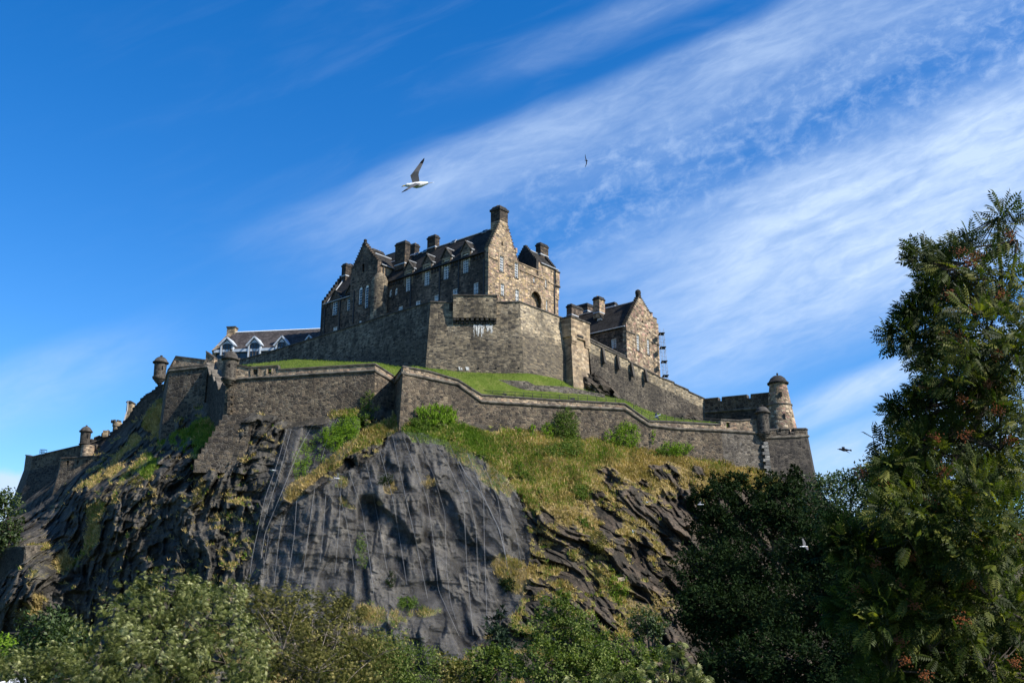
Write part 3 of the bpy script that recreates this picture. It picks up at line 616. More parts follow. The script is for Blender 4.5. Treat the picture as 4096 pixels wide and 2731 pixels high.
# flank with a sawtooth top
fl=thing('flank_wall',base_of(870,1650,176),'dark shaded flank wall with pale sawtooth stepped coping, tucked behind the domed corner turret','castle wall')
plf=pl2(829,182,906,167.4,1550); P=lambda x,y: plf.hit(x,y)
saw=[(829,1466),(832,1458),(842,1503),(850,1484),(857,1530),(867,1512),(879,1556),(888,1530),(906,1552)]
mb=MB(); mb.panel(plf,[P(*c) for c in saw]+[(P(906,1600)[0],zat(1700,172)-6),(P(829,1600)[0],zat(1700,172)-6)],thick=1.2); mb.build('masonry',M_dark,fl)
mb=MB()
for (x0,y0,x1,y1) in ((832,1458,853,1455),(850,1484,875,1480),(867,1512,892,1508)):
    for k in range(1):
        a=P(x0,y0); b=P(x0+12,y0+48)
        mb.hexa([plf.pt(a[0],a[1],.3),plf.pt(b[0],b[1],.3),plf.pt(b[0],b[1],-1.5),plf.pt(a[0],a[1],-1.5),plf.pt(a[0],a[1]+.35,.3),plf.pt(b[0],b[1]+.35,.3),plf.pt(b[0],b[1]+.35,-1.5),plf.pt(a[0],a[1]+.35,-1.5)])
mb.build('sawtooth_coping',M_cordon,fl)
mb=MB(); pli=pl2(852,186,905,178); mb.panel(pli,[pli.hit(*c) for c in ((845,1450),(862,1446),(905,1452),(905,1560),(845,1560))],thick=1.); mb.build('inner_parapet',M_par,fl)
# stepped masonry pier under the corner
sp=thing('stepped_buttress',base_of(860,1850,163),'broad stepped stone buttress climbing the rock under the domed corner turret','buttress')
mb=MB(); nst=9
for i in range(nst):
    t0=i/nst;t1=(i+1)/nst
    xl,xr=903+(776-903)*t1,1016+(974-1016)*t1; y0=1650+(1850-1650)*t0; y1=1650+(1850-1650)*t1
    Y=165.3-4.4*t1; a=at(xl,y1,Y); b=at(xr,y1,Y); zt_=zat(y0,Y+.3); 
    mb.hexa([(a.x,Y,a.z-1.5),(b.x,Y+.4,a.z-1.5),(b.x,Y+6,a.z-1.5),(a.x-1,Y+6,a.z-1.5),(a.x,Y+.12,zt_-.35),(b.x,Y+.5,zt_-.35),(b.x,Y+6,zt_+.3),(a.x,Y+6,zt_+.3)])
mb.build('masonry',M_cur,sp)
# ------------------------------------------------------------------ domed turrets
LREF=[None]
def lathe_px(mb,cx,Y,prof,mi=0,seg=40):
    c=at(cx,LREF[0] or prof[0][0],Y); k=Y/F*1.02
    mb.lathe((c.x,c.y),[(zat(py,Y),r*k) for py,r in prof],seg,mi)
def turret(label,cx,Y,ytop,ycap,ybase,ytip,r,group='domed sentry turrets',slit=None,mat=M_turr):
    t=thing('sentry_turret',base_of(cx,ytip,Y),label,'turret',group)
    H=ycap-ytop; LREF[0]=ycap
    b=MB(); lathe_px(b,cx,Y,[(ybase,r*.95),(ycap,r)]); b.build('body',mat,t,smooth=True)
    k=MB(); h=ytip-ybase; lathe_px(k,cx,Y,[(ytip,r*.25),(ytip-h*.2,r*.42),(ytip-h*.22,r*.55),(ytip-h*.42,r*.66),(ytip-h*.45,r*.78),(ytip-h*.65,r*.88),(ytip-h*.68,r*1.02),(ytip-h*.9,r*1.14),(ybase,r*1.12),(ybase-2,r*.95)]); k.build('corbel_base',mat,t,smooth=True)
    d_=MB(); lathe_px(d_,cx,Y,[(ycap+3,r*1.02),(ycap+1,r*1.28),(ycap-3,r*1.3),(ycap-5,r*1.12),(ycap-H*.42,r*.96),(ycap-H*.62,r*.72),(ycap-H*.76,r*.42),(ycap-H*.82,r*.16),(ycap-H*.83,r*.02)]); d_.build('dome',M_cope if mat!=M_turr or True else M_black,t,smooth=True)
    f=MB(); lathe_px(f,cx,Y,[(ycap-H*.80,r*.2),(ycap-H*.86,r*.1),(ycap-H*.88,r*.2),(ycap-H*.93,r*.24),(ycap-H*.98,r*.16),(ytop,r*.02)],seg=12); f.build('finial',M_cope,t,smooth=True)
    s=MB(); p=at(cx,(ycap*.75+ybase*.25),Y); rr=r*Y/F
    for dx in ((.15,) if slit is None else slit):
        yy=math.sqrt(max(0,1-dx*dx))*rr; s.box(p.x+dx*rr-.15,p.x+dx*rr+.15,p.y-yy-.02,p.y-yy+.3,p.z-.75,p.z-.1)
    s.build('window_slit',M_void,t)
    LREF[0]=None; return t
turret('domed sentry turret in front of the pale modern dormers, on the curtain wall corner',921,166.7,1396,1439,1514,1546,28)
turret('domed sentry turret standing out against the sky at the left bastion',643,196,1421,1452,1508,1538,24.5,slit=(.55,))
turret('small domed sentry turret on the lower left battery wall',344,211,1700,1727,1776,1786,20,slit=(.6,))
turret('dark weathered domed sentry turret at the low wall end, before the round tower',3050,179.6,1619,1652,1728,1760,24,slit=())
LREF[0]=1540
rt=thing('round_tower',base_of(3115,1740,196),'tall tan rubble round tower with dark domed cap, at the castle right end','tower')
b=MB(); lathe_px(b,3112,196,[(1760,64),(1716,61),(1624,47),(1545,35),(1535,35)],seg=48); b.build('body',M_rb,rt,smooth=True)
b=MB(); lathe_px(b,3112,196,[(1538,36),(1537,42),(1532,43),(1528,37),(1514,29),(1505,17),(1503,4),(1502,.5)],seg=48); b.build('dome',M_black,rt,smooth=True)
b=MB(); lathe_px(b,3112,196,[(1506,5),(1501,2),(1499,3.6),(1495,4.2),(1492,2.5),(1491,.3)],seg=12); b.build('finial',M_black,rt,smooth=True)
b=MB(); lathe_px(b,3112,196,[(1625,48),(1624.5,51),(1620.5,51),(1620,47)],seg=48); b.build('cordon',M_cordon,rt,smooth=True)
for (x,y,h,w_,rr) in ((3113,1586,10,4,43.5),(3124,1677,11,4,57.5)):
    s=MB(); p=at(x,y,196); k=196/F; dy=math.sqrt(rr*rr-(x-3112)**2)*k; s.box(p.x-w_*k,p.x+w_*k,p.y-dy-.12,p.y-dy+.5,p.z-h*k,p.z+h*k); s.build('window_slit',M_void,rt)
LREF[0]=None
# wall between the hill wall and the round tower
wd=thing('curtain_wall',base_of(2950,1690,202),'upper rubble wall with two gun gaps joining the round domed tower on the right','castle wall','castle curtain walls')
def YD_(px): return float(np.interp(px,[2815,3100],[206,197.5]))
def ctop(px): return float(np.interp(px,[2815,3085],[1599,1573]))
pts=[]
for a,b,lo in ((2815,2876,0),(2877,2890,1),(2891,2991,0),(2992,3006,1),(3007,3085,0)):
    for x in (a,b): pts.append((x,YD_(x),ctop(x)+(17 if lo else 0),float(np.interp(x,[2826,3165],[1649,1622])),1715))
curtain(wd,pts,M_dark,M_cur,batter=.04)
# railing rods in the gaps
mb=MB()
for x0,x1 in ((2876,2891),(2991,3007)):
    for dy in (4,10): mb=MB(); mb.tube([at(x0,ctop(x0)+dy,YD_(x0)+.5),at(x1,ctop(x1)+dy,YD_(x1)+.5)],.04,5); mb.build('rail',M_iron,wd)
# ------------------------------------------------------------------ left battery
e1=thing('curtain_wall',base_of(200,2000,214),'lowest left battery wall with a sloping outer edge, under the blue steel cage','castle wall','castle curtain walls')
P1=[(95,232,1822,1880,2080),(120,219,1829,1880,2080),(220,215,1805,1860,2050),(326,210.5,1781,1835,1950),(380,209,1781,1835,1900)]
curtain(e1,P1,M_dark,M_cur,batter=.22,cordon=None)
e2=thing('curtain_wall',base_of(290,1900,204),'short lit parapet wall with three loopholes in front of the lowest battery','castle wall','castle curtain walls')
P2=[(236,207,1834,1870,1960),(240,204,1833,1870,1960),(300,203.3,1830,1866,1940),(384,202.5,1825,1858,1900)]
curtain(e2,P2,M_cur,M_curlight,batter=.15,cordon=None,holes=[(267,1842,276,1860),(308,1840,315,1856),(347,1838,351,1853)])
b2=thing('gun_platform_base',base_of(345,1830,208),'short lit round stone drum under the lowest left sentry turret','tower')
b=MB(); lathe_px(b,346,208,[(1840,25),(1782,24)]); b.build('masonry',M_par,b2,smooth=True)
e3=thing('curtain_wall',base_of(395,1760,213),'dark stepped battlement rising right from the lowest left sentry turret','castle wall','castle curtain walls')
P3=[(355,214,1762,1775,1830),(366,214,1758,1771,1830),(366.3,214,1765,1771,1830),(374,214,1762,1768,1830),(374.3,214,1753,1768,1830),(396,214,1745,1760,1830),(396.3,214,1752,1760,1830),(404,214,1749,1757,1830),(404.3,214,1736,1757,1830),(430,214,1723,1747,1830)]
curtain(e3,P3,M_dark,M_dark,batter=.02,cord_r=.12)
mb=MB(); pp=at(420,1730,213.6); mb.box(pp.x-.3,pp.x+.55,pp.y-.4,pp.y+.3,zat(1748,213.6),zat(1722,213.6)); mb.build('end_pier',M_dress,e3)
# ragged wall climbing the ridge
rw=thing('curtain_wall',base_of(540,1700,206),'dark ragged stepped wall climbing the ridge against the sky on the left','castle wall','castle curtain walls')
prof=[(425,1748),(440,1738),(440,1731),(455,1722),(470,1716),(470,1706),(483,1700),(492,1690),(492,1684),(505,1676),(515,1664),(522,1650),(531,1640),(531,1632),(540,1626),(550,1612),(562,1600),(562,1594),(575,1586),(590,1576),(608,1566),(620,1556),(622,1548),(632,1543),(645,1540),(668,1532)]
mb=MB(); plr=pl2(425,214,668,198,1640); o_=[plr.hit(*c) for c in prof]; o_+=[(plr.hit(668,1600)[0],zat(1640,198)-4),(plr.hit(425,1800)[0],zat(1830,214)-4)]
mb.panel(plr,o_,thick=1.2); mb.build('masonry',M_dark,rw)
mb=MB()
for i in range(len(prof)-1):
    x0,y0=prof[i];x1,y1=prof[i+1]
    if x1-x0<3: continue
    k=max(1,int((x1-x0)/7))
    for j in range(k):
        xa=x0+(x1-x0)*j/k; ya=y0+(y1-y0)*j/k; s0,z0=plr.hit(xa,ya); s1,_=plr.hit(xa+(x1-x0)/k-.6,ya); mb.pbox(plr,s0,s1,z0-.3,z0+random.uniform(.0,.28),-1.25,.08)
mb.build('coping_stones',M_black,rw)
tw=thing('chimney_tower',base_of(509,1690,226),'slim tan stone chimney behind the ragged left wall, with a pale pipe','chimney')
mb=MB(); a=at(499,1690,226); b_=at(520,1690,226); mb.box(a.x,b_.x,226,228,zat(1700,226),zat(1612,226)); mb.box(a.x+.1,b_.x-.1,226.1,227.9,zat(1612,226),zat(1606,226)); mb.build('stack',M_dress,tw)
mb=MB(); mb.box(a.x-.15,b_.x+.15,225.8,228.2,zat(1610,226),zat(1606,226)); mb.box(a.x,b_.x-.3,226,228,zat(1606,226),zat(1602,226)); mb.build('cap',M_cope,tw)
mb=MB(); mb.tube([at(512,1604,225.9),at(509,1640,225.8),at(494,1685,225.6)],.13,6); mb.build('pipe',M_lead,tw)
tw2=thing('corner_turret',base_of(464,1720,222),'small round crenellated turret peeping over the ragged left wall','turret')
mb=MB(); lathe_px(mb,464,222,[(1740,15),(1708,15),(1706,17.5),(1690,18)]); mb.build('body',M_dress,tw2,smooth=True)
mb=MB(); c=at(464,1690,222)
for k in range(8):
    a=k*math.pi/4; x,y=c.x+math.cos(a)*.85,c.y+math.sin(a)*.85; mb.tube([(x,y,c.z-.05),(x,y,c.z+.45)],.28,6)
mb.build('merlon_ring',M_cope,tw2)
bc=thing('steel_cage',base_of(167,1815,216),'small blue steel railing cage on top of the lowest left wall','railing')
mb=MB(); a=at(157,1816,216); b_=at(177,1816,216); z0=a.z; z1=zat(1797,216)
for x in np.linspace(a.x,b_.x,7):
    mb.tube([(x,216,z0),(x,216,z1)],.04,5)
for y in (216,217):
    for z in (z0+.5,z1): mb.tube([(a.x,y,z),(b_.x,y,z)],.05,5)
for x in (a.x,b_.x): mb.tube([(x,216,z1),(x,217,z1)],.05,5); mb.tube([(x,217,z0),(x,217,z1+.2)],.06,5)
mb.build('bars',M_blue,bc)
# retaining wall low left
rw2=thing('retaining_wall',base_of(103,2260,178),'low grey stone retaining wall with grass on top at the lower left edge','wall')
P4=[(-60,183,2198,2212,2300),(101,172,2181,2186,2270),(196,180,2178,2184,2250)]
curtain(rw2,P4,M_dark,M_grey,batter=.08,cordon=None,coping=None,deep=4)
mb=MB(); pla=pl2(-60,183,101,172,2230); plb_=pl2(101,172,196,180,2230)
mb.panel(plb_.shift(.06),[plb_.hit(101,2183),plb_.hit(192,2182),plb_.hit(150,2240),plb_.hit(103,2268)],thick=.3); mb.build('lit_return',M_grey,rw2)
# ================================================================== terrace lawn between the low walls and the bastion
C0=at(1953,1100,188); azG=R(40.3); dG=(math.sin(azG),math.cos(azG)); dL=(-math.cos(azG),math.sin(azG))
PG=PL((C0.x,C0.y),dG); PLn=PL((C0.x,C0.y),dL)      # gable plane, long front plane of the palace
def Yp(px,pts): return float(np.interp(px,[a for a,b in pts],[b for a,b in pts]))
ST=[((1060,1482,169.2),(955,1462,214)),((1113,1486,168.0),(1178,1440,198.5)),((1300,1476,167.2),(1350,1446,190.5)),((1500,1464,165.6),(1500,1458,183.5)),((1584,1519,169.6),(1610,1470,178.8)),((1615,1476,161.4),(1708,1486,175.2)),((1715,1494,163.2),(1800,1489,175.2)),((1832,1528,165),(1978,1497,175.2)),((1926,1588,166.4),(2091,1502,175.4)),((2200,1606,170),(2217,1520,181.5)),((2400,1616,172.5),(2332,1553,187.5)),((2499,1621,173.7),(2480,1600,190)),((2596,1691,175),(2600,1650,193)),((2700,1695,176.7),(2700,1672,197)),((2886,1706,179.2),(2835,1692,203)),((3000,1712,181),(2950,1710,202))]
K=60;M_=46
xs=np.linspace(0,len(ST)-1,(len(ST)-1)*K//3+1); low=np.array([at(*a) for a,b in ST]); up_=np.array([at(*b) for a,b in ST])
def li(A,x): 
    i=np.clip(np.floor(x).astype(int),0,len(A)-2); f=(x-i)[:,None]; return A[i]*(1-f)+A[i+1]*f
Lw=li(low,xs);Uw=li(up_,xs); t=np.linspace(-.06,1.12,M_)[:,None,None]
G=Lw[None]*(1-t)+Uw[None]*t
bumpz=(fbm(G[...,0]*.25,G[...,1]*.25,5,4)-.5)*.9
prof_=np.sin(np.clip(t[...,0],0,1)*math.pi)*.35
G[...,2]+=bumpz*np.clip(np.sin(np.clip(t[...,0],0,1)*math.pi),0,1)+prof_
terrace=tag(grid_mesh('terrace_lawn',G[...,0],G[...,1],G[...,2],M_lawn,smooth=True),kind='structure')
# blades of grass giving the lawn a nap
n_=22000; ti=rng.integers(1,M_-1,n_); xi=rng.integers(0,len(xs),n_); P_=G[ti,xi]+rng.normal(size=(n_,3))*[.3,.3,.02]
tag(leaves('lawn_grass',P_-[0,0,.03],rng.normal(size=(n_,3))*.5+[0,-.2,.8],rng.uniform(.15,.32,n_),BLADE*[2.5,1,1],L_gblade,rnd=fbm(P_[:,0]*.3,P_[:,1]*.3,3,3)+rng.normal(size=n_)*.15),'short mown green grass on the terrace under the bastion','grass',kind='stuff')
lg=thing('retaining_wall',base_of(2000,1545,172),'low rough grey stone ledge wall crossing the terrace lawn','wall')
curtain(lg,[(1850,169.6,1521,1526,1545),(1960,171.0,1517,1524,1552),(2110,172.2,1524,1535,1562),(2140,172.8,1540,1548,1570),(2260,175.3,1545,1556,1580),(2340,177.9,1561,1570,1592),(2420,179.3,1578,1584,1600)],M_grey,M_grey,batter=.1,cordon=None,coping=None,deep=.3)
fc=thing('terrace_railing',base_of(2200,1600,171),'thin iron railing along the terrace edge above the long low wall','railing')
RL=[(1887,1578,166.9),(1926,1590,167.4),(2060,1598,169),(2200,1606,171),(2350,1613,173),(2499,1622,174.8)]
RL2=[(2535,1650,175.4),(2600,1690,176.4),(2700,1694,178),(2880,1704,180.5)]
for L_ in (RL,RL2):
    pts=[at(*a) for a in L_]; mb=MB()
    for h in (1.25,.85,.45): mb=MB(); mb.tube([p+Vector((0,0,h)) for p in pts],.042,5); mb.build('rail',M_iron,fc)
    for i in range(len(pts)-1):
        n=max(1,int((pts[i+1]-pts[i]).length/1.45))
        for j in range(n):
            p=pts[i].lerp(pts[i+1],j/n); mp=MB(); mp.tube([p,p+Vector((0,0,1.28))],.05,5)
            if j%3==1: mp.tube([p+Vector((.05,.5,0)),p+Vector((0,0,1.1))],.025,5)
            mp.build('post',M_iron,fc)
for x,y,nm in ((2017,1583,'left'),(2290,1602,'right')):
    Y=168.6 if x<2100 else 172.3; f=thing('floodlight',base_of(x,y,Y),'black floodlight on the lawn edge by the railing, %s one of the two'%nm,'floodlight','floodlights on the terrace')
    p=at(x,y,Y); mb=MB(); mb.hexa([(p.x-.4,p.y-.2,p.z+.18),(p.x+.4,p.y-.2,p.z+.18),(p.x+.4,p.y+.2,p.z+.05),(p.x-.4,p.y+.2,p.z+.05),(p.x-.36,p.y-.1,p.z+.42),(p.x+.36,p.y-.1,p.z+.42),(p.x+.36,p.y+.3,p.z+.3),(p.x-.36,p.y+.3,p.z+.3)]); mb.build('lamp_head',M_iron,f)
    mb=MB(); mb.box(p.x-.3,p.x-.22,p.y,p.y+.1,p.z-.3,p.z+.2); mb.box(p.x+.22,p.x+.3,p.y,p.y+.1,p.z-.3,p.z+.2); mb.box(p.x-.45,p.x+.45,p.y-.05,p.y+.15,p.z-.4,p.z-.28); mb.build('bracket',M_iron,f)
# rock outcrops at the foot of the upper wall
def outcrop(name,label,poly,Y0,Y1,bulge_,seed):
    xs_=[p[0] for p in poly]; ys_=[p[1] for p in poly]; nx_,ny_=150,110
    gx_=np.linspace(min(xs_),max(xs_),nx_)[None,:]*np.ones((ny_,1)); gy_=np.linspace(min(ys_),max(ys_),ny_)[:,None]*np.ones((1,nx_))
    # signed inside distance by polygon edges
    dist=np.full(gx_.shape,1e9); n=len(poly)
    for i in range(n):
        x0,y0=poly[i];x1,y1=poly[(i+1)%n]; dx,dy=x1-x0,y1-y0; t_=np.clip(((gx_-x0)*dx+(gy_-y0)*dy)/(dx*dx+dy*dy),0,1); dist=np.minimum(dist,np.hypot(gx_-x0-t_*dx,gy_-y0-t_*dy))
    ins=poly_mask(gx_,gy_,poly); sd=np.where(ins,dist,-dist)
    Yb=Y0+(Y1-Y0)*(gx_-min(xs_))/(max(xs_)-min(xs_))
    X0,_,Z0=world(gx_,gy_,Yb); a,_=facets((X0+Z0*.8)/2.0,(Z0)/1.6,seed,1.6); b,_=facets((X0+Z0*.8)/.8,Z0/.7,seed+9,1.6)
    dsp=bulge_*np.sqrt(np.clip(sd/22.,0,1))+np.where(sd>0,(a*1.6+b*.6)*np.clip(sd/10.,0,1),0)+np.where(sd<0,-2.5,0)
    Yb2=Yb-dsp; X1,_,Z1=world(gx_,gy_,Yb2)
    return grid_mesh(name,X1,Yb2,Z1,M_rock,{'veg':np.zeros(X1.shape),'green':np.zeros(X1.shape),'brown':np.full(X1.shape,.3),'tone':np.clip(a+.5,0,1)},keep=sd>-3)
tag(outcrop('rock_outcrop','',[(2322,1500),(2345,1486),(2365,1500),(2380,1488),(2400,1510),(2430,1535),(2470,1572),(2505,1620),(2470,1625),(2400,1608),(2365,1590),(2330,1560)],187.5,188,1.8,5),'dark jagged rock outcrop at the foot of the tall stone buttress','rock',kind='thing')
tag(outcrop('rock_outcrop','',[(2690,1668),(2712,1655),(2740,1650),(2775,1655),(2800,1672),(2836,1700),(2800,1706),(2730,1702),(2690,1690)],197,201,1.8,15),'small brown rock outcrop on the terrace below the long hill wall','rock',kind='thing')
# ================================================================== upper bastion
zT=zat(1209,178)
up1=thing('bastion_wall',base_of(1350,1440,190),'long shaded ashlar bastion wall climbing right below the palace front','castle wall','upper bastion walls')
Lc=at(1723,1209,178); PU1=PL((Lc.x,Lc.y),dL)
def yu1(px,py=1300):
    s_,z_=PU1.hit(px,py); q=PU1.pt(s_,z_); return q.y
P5=[(958,yu1(958,1443),1443,1444,1470),(1100,yu1(1100,1400),1402,1404,1450),(1200,yu1(1200,1371),1371,1373,1440),(1400,yu1(1400),1309,1311,1445),(1544,yu1(1544),1262,1264,1458),(1723,178,1209,1211,1490)]
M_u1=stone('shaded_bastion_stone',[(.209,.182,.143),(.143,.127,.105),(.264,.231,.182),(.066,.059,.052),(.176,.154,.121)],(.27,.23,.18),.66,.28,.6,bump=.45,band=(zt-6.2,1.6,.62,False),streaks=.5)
P6=[(1723,178,1209,1212,1486),(1792,178.1,1211,1214,1488),(2079,178.3,1209,1212,1500)]
P7=[(2079,178.3,1209,1212,1500),(2170,182.6,1243,1246,1530),(2262,187.4,1279,1282,1570)]
JN=offset_pts([(at(q[0],q[3],q[1]).x,at(q[0],q[3],q[1]).y) for q in P5+P6[1:]+P7[1:]],1)
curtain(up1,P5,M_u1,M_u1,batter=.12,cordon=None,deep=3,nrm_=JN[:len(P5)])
up2=thing('bastion_wall',base_of(1900,1480,177),'broad front face of the upper bastion with a projecting corbelled box and white streaks','castle wall','upper bastion walls')
P6=[(1723,178,1209,1212,1486),(1792,178.1,1211,1214,1488),(2079,178.3,1209,1212,1500)]
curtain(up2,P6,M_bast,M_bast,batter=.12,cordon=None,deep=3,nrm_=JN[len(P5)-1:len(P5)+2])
pf=pl2(1723,178,2079,178.3,1210); H2=lambda x,y: pf.hit(x,y)
mb=MB(); s0,z1=H2(1814,1191); s1,_=H2(1987,1194); _,z0=H2(1900,1278); mb.panel(pf,[(s0,z0),(s1,z0),(s1,z1),(s0,z1)],thick=2.4,off=1.1); mb.build('projecting_box',M_bast,up2)
mb=MB(); mb.pbox(pf,s0-.12,s1+.12,z1,z1+.25,-1.3,1.25); mb.build('box_coping',M_cope,up2)
mb=MB(); k=9
for i in range(k+1):
    c=s0+(s1-s0)*(i+.0)/k; c=min(max(c,s0+.3),s1-.3)
    mb.pbox(pf,c-.24,c+.24,z0-.45,z0-.003,-.3,1.05); mb.pbox(pf,c-.24,c+.24,z0-.95,z0-.453,-.3,.72); 
mb.build('corbel_row',M_black,up2)
mb=MB(); s_,_=H2(1797,1211); s2,_=H2(1813,1211); _,zb=H2(1800,1300); mb.pbox(pf,s_,s2,zb,zT-.2,-.2,.14); mb.build('slot_shade_strip',M_black,up2)  # black strip painting the shade of the recessed slot beside the box
# white bird lime streaks, real encrusted drips on the stone
mb=MB(); 
for i in range(26):
    x=random.uniform(1888,1970); y0=1300+random.uniform(0,10); y1=y0+random.uniform(12,48)*(1.15 if x<1935 else .8); a=H2(x,y0);b=H2(x-random.uniform(0,4),y1)
    def bat(z): return .12*(zT-z)+.03
    w_=random.uniform(.05,.16); n=6; L_=[];R_=[]
    for j in range(n+1):
        t_=j/n; sx_=a[0]+(b[0]-a[0])*t_+random.uniform(-.06,.06); z=a[1]+(b[1]-a[1])*t_; ww_=w_*(1-.75*t_)*random.uniform(.5,1.3); L_.append((sx_-ww_,z)); R_.append((sx_+ww_,z))
    for j in range(n): mb.quad(pf.pt(*L_[j],bat(L_[j][1])),pf.pt(*R_[j],bat(R_[j][1])),pf.pt(*R_[j+1],bat(R_[j+1][1])),pf.pt(*L_[j+1],bat(L_[j+1][1])))
for i in range(9):
    x=random.choice((1836,1840,1848,1866,1872))+random.uniform(-3,3); a=H2(x,random.uniform(1474,1480)); b=H2(x+1,1489); o_=bat(a[1])+.02
    mb.quad(pf.pt(a[0]-.1,a[1],o_),pf.pt(a[0]+.08,a[1],o_),pf.pt(b[0]+.1,b[1],bat(b[1])+.02),pf.pt(b[0]-.05,b[1],bat(b[1])+.02))
mb.build('white_streaks',simple('bird_lime',(.62,.61,.57),.9,.15),up2)
mb=MB()
for x in (1914,1984,2074): 
    mb=MB(); a=H2(x-3,1478); b=H2(x+3,1485); o_=bat(a[1]); mb.pbox(pf,a[0],b[0],b[1],a[1],o_-.3,o_+.06); mb.build('drain_hole',M_void,up2)
up3=thing('bastion_wall',base_of(2180,1500,184),'sunlit right face of the upper bastion, receding to the tall stone buttress','castle wall','upper bastion walls')
p_a=at(2079,1209,178.3); PU3=PL((p_a.x,p_a.y),(at(2264,1279,187.8)-p_a).to_2d()) if hasattr(Vector((0,0,0)),'to_2d') else pl2(2079,178.3,2264,187.8,1240)
P7=[(2079,178.3,1209,1212,1500),(2170,182.6,1243,1246,1530),(2262,187.4,1279,1282,1570)]
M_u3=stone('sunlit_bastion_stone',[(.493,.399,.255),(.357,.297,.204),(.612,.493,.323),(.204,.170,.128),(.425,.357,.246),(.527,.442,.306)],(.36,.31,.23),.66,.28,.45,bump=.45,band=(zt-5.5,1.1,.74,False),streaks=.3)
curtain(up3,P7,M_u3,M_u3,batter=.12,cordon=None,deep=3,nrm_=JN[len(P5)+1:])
bt=thing('stone_buttress',base_of(2320,1500,185),'tall pale ashlar buttress with a corbelled box head at the right end of the bastion','buttress')
cA=at(2284,1268,184.6); pR=PL((cA.x,cA.y),dG); pLf=PL((cA.x,cA.y),dL); sR=pR.hit(2359,1299)[0]; sL=pLf.hit(2262,1276)[0]
zA=cA.z; zB=zat(1560,184)
mb=MB()
def prism(mb,s0,s1,d0,d1,za,zb_,o=0.,flare=0.):
    """block with its corner on cA: s along the right face, d along the left face"""
    def q(s,d,z,f): 
        p=Vector((cA.x,cA.y))+Vector(dG)*(s)+Vector(dL)*(d)+ (Vector(pR.n)+0*Vector(pR.n))*(o+f)+Vector(pLf.n)*(f); return Vector((p.x,p.y,z))
    mb.hexa([q(s0,d0,za,flare),q(s1,d0,za,flare),q(s1,d1,za,0),q(s0,d1,za,0),q(s0,d0,zb_,0),q(s1,d0,zb_,0),q(s1,d1,zb_,0),q(s0,d1,zb_,0)])
zh=zat(1345,185)
prism(mb,.35,sR-.3,.35,max(sL,2.4)+2,zB,zh,0,1.7); mb.build('shaft',M_dress,bt)
mb=MB(); prism(mb,0,sR,0,max(sL,2.4)+2,zh,zA); mb.build('head',M_dress,bt)
mb=MB(); prism(mb,-.15,sR+.15,-.15,max(sL,2.4)+2,zA,zA+.28); mb.build('coping',M_cope,bt)
for a,b in ((0,.28),(.72,1.)):
    mb=MB(); mb.pbox(pR,sR*a+.02,sR*b-.02,zh-.9,zh-.02,-.2,.12); mb.pbox(pR,sR*a+.1,sR*b-.1,zh-1.35,zh-.9,-.3,.02); mb.build('corbel',M_dress,bt)
mb=MB(); mb.pbox(pR,sR*.32,sR*.62,zh+.3,zh+.7,-.1,.14); mb.build('carved_panel',M_black,bt)
up4=thing('bastion_wall',base_of(2600,1600,196),'long hill wall stepping down right from the tall buttress to the crenellated wall','castle wall','upper bastion walls')
def y4(px): return float(np.interp(px,[2357,2815],[189.6,206]))
P8=[(2357,y4(2357),1366,1410,1530),(2372,y4(2372),1374,1416,1560)]
for px,py,pb in ((2408,1392,1590),(2514,1440,1640),(2514.5,1446,1640),(2638,1507,1690),(2638.5,1510,1690),(2698,1531,1700),(2698.5,1537,1700),(2755,1561,1705),(2755.5,1567,1705),(2820,1596,1710)): P8.append((px,y4(px),py,py+40,pb))
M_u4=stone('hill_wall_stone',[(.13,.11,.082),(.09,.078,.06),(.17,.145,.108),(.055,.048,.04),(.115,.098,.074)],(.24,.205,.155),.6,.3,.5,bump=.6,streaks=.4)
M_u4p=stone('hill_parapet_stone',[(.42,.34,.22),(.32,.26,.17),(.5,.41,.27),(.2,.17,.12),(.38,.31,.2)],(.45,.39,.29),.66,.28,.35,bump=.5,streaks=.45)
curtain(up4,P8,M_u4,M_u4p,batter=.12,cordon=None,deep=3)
pb4=pl2(2357,189.6,2820,206,1480)
mb=MB()
for x,y0,y1 in ((2409,1392,1455),(2467,1422,1480),(2524,1453,1508),(2579,1480,1530)):
    mb=MB(); s_,z1=pb4.hit(x,y0); _,z0=pb4.hit(x,y1); mb.hexa([pb4.pt(s_-.2,z0,.05),pb4.pt(s_+.25,z0,.05),pb4.pt(s_+.25,z0,.9),pb4.pt(s_-.2,z0,.9),pb4.pt(s_-.2,z1,-.1),pb4.pt(s_+.25,z1,-.1),pb4.pt(s_+.25,z1,.3),pb4.pt(s_-.2,z1,.3)]); mb.build('pilaster',M_cope,up4)
for i in range(3):   # raised parapet step near the buttress
    pass
mb=MB(); a=pb4.hit(2362,1349); b=pb4.hit(2514,1424); c=pb4.hit(2514,1446); d_=pb4.hit(2362,1372)
mb.panel(pb4.shift(-.9),[d_,c,b,a],thick=.7); mb.build('rear_parapet',M_u4p,up4)
mb=MB(); q8=pb4.shift(-.9); mb.hexa([q8.pt(a[0],a[1],.15),q8.pt(b[0],b[1],.15),q8.pt(b[0],b[1],-.85),q8.pt(a[0],a[1],-.85),q8.pt(a[0],a[1]+.3,.1),q8.pt(b[0],b[1]+.3,.1),q8.pt(b[0],b[1]+.3,-.85),q8.pt(a[0],a[1]+.3,-.85)]); mb.build('rear_coping',M_cope,up4)
